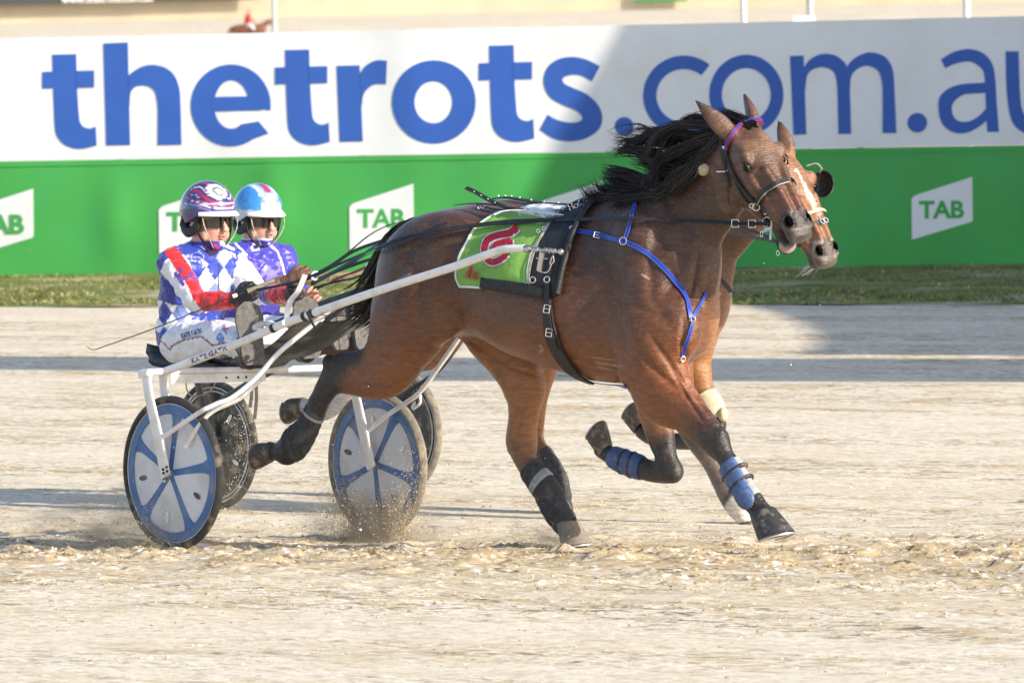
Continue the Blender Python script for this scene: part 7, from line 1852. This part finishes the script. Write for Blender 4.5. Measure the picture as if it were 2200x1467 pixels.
clods('thrown_sand', P[r < .76], S_[r < .76], m_clod, 1); clods('thrown_pale_grit', P[(r >= .76) & (r < .92)], S_[(r >= .76) & (r < .92)], m_clod_w, 2); clods('thrown_dark_grit', P[r >= .92], S_[r >= .92] * 1.3, m_clod_d, 3)
# a few grains flying wide
n = 420; p = np.stack([g.uniform(-2.3, 1.8, n), g.uniform(-1, 1.5, n), g.exponential(.35, n)], 1); clods('flying_grit', p, g.lognormal(math.log(.0016), .4, n), m_clod_w, 4)
# clods lying on the track, denser along the lane the horses use
def lying(n, seed, s0, m, name, near=.7):
    g = np.random.default_rng(seed); c_, s_ = math.cos(TD), math.sin(TD); u = g.uniform(-8, 8, n); w = np.where(g.random(n) < near, g.normal(-.7, 1.2, n), g.uniform(-6, 6, n)); x = u * c_ - w * s_; y = u * s_ + w * c_
    k = (np.abs(x) < 3.4) & (y > -8) & (y < 9) & (fbm(np.stack([u * .8, w * 3], 1), 1.0, 4) > -.05); x, y = x[k], y[k]
    z = gz(x, y) + relief(x, y); sz = g.lognormal(math.log(s0), .5, len(x)); sz = np.minimum(sz, .0075); return clods(name, np.stack([x, y, z], 1), sz, m, seed, 1.8)
lying(30000, 5, .0028, m_clod_g, 'sand_clods'); lying(26000, 6, .0036, m_clod_d, 'dark_sand_clods', .85); lying(4000, 7, .0022, m_clod_w, 'pale_sand_clods', .4)

# fine dust hanging in the air behind the wheels and hooves
def dust_puff(name, c, r, ax, dens, seed):
    m = bpy.data.materials.new('airborne_dust'); m.use_nodes = True; t = m.node_tree; t.nodes.remove(t.nodes['Principled BSDF']); N = t.nodes.new; L = t.links.new
    pv = N('ShaderNodeVolumePrincipled'); pv.inputs['Color'].default_value = (.86, .74, .55, 1); pv.inputs['Anisotropy'].default_value = .2
    tc = N('ShaderNodeTexCoord'); ln = N('ShaderNodeVectorMath'); ln.operation = 'LENGTH'; L(tc.outputs['Object'], ln.inputs[0])
    fall = N('ShaderNodeMapRange'); fall.interpolation_type = 'SMOOTHSTEP'; fall.inputs[1].default_value = .15; fall.inputs[2].default_value = 1.0; fall.inputs[3].default_value = 1; fall.inputs[4].default_value = 0; L(ln.outputs['Value'], fall.inputs[0])
    mp = N('ShaderNodeMapping'); mp.inputs['Scale'].default_value = (2.2, 1, 2.2); mp.inputs['Location'].default_value = (seed, 0, 0); L(tc.outputs['Object'], mp.inputs[0])
    nz = N('ShaderNodeTexNoise'); nz.inputs['Scale'].default_value = 1.6; nz.inputs['Detail'].default_value = 5; L(mp.outputs[0], nz.inputs['Vector'])
    mr = N('ShaderNodeMapRange'); mr.inputs[1].default_value = .40; mr.inputs[2].default_value = .66; L(nz.outputs[0], mr.inputs[0])
    a = N('ShaderNodeMath'); a.operation = 'MULTIPLY'; L(fall.outputs[0], a.inputs[0]); L(mr.outputs[0], a.inputs[1]); b2 = N('ShaderNodeMath'); b2.operation = 'MULTIPLY'; L(a.outputs[0], b2.inputs[0]); b2.inputs[1].default_value = dens; L(b2.outputs[0], pv.inputs['Density'])
    L(pv.outputs[0], t.nodes['Material Output'].inputs['Volume'])
    b = MB(); b.ball((0, 0, 0), 1.0, 10); o = b.build(name, m, None, kind='stuff'); A = np.array(ax)
    Mx = Matrix([[A[0][i] * r[0], A[1][i] * r[1], A[2][i] * r[2], c[i]] for i in range(3)] + [[0, 0, 0, 1]]); o.matrix_world = Mx; return o
AX = [SF.H, SF.L, SF.Z]
for i, (c, r, d) in enumerate(((cn - SF.H * .45 + SF.Z * .08, (.75, .25, .26), 6.0), (cf + SF.H * .0 + SF.Z * .06, (.55, .28, .26), 9.0), (HF.w(1180, 1165, .155), (.4, .2, .12), 5.0), (wc(SF2, -TW) - SF2.H * .2 + SF.Z * .05, (.7, .3, .3), 5.0))):
    dust_puff('airborne_dust', c, r, AX, d, i * 3.7)
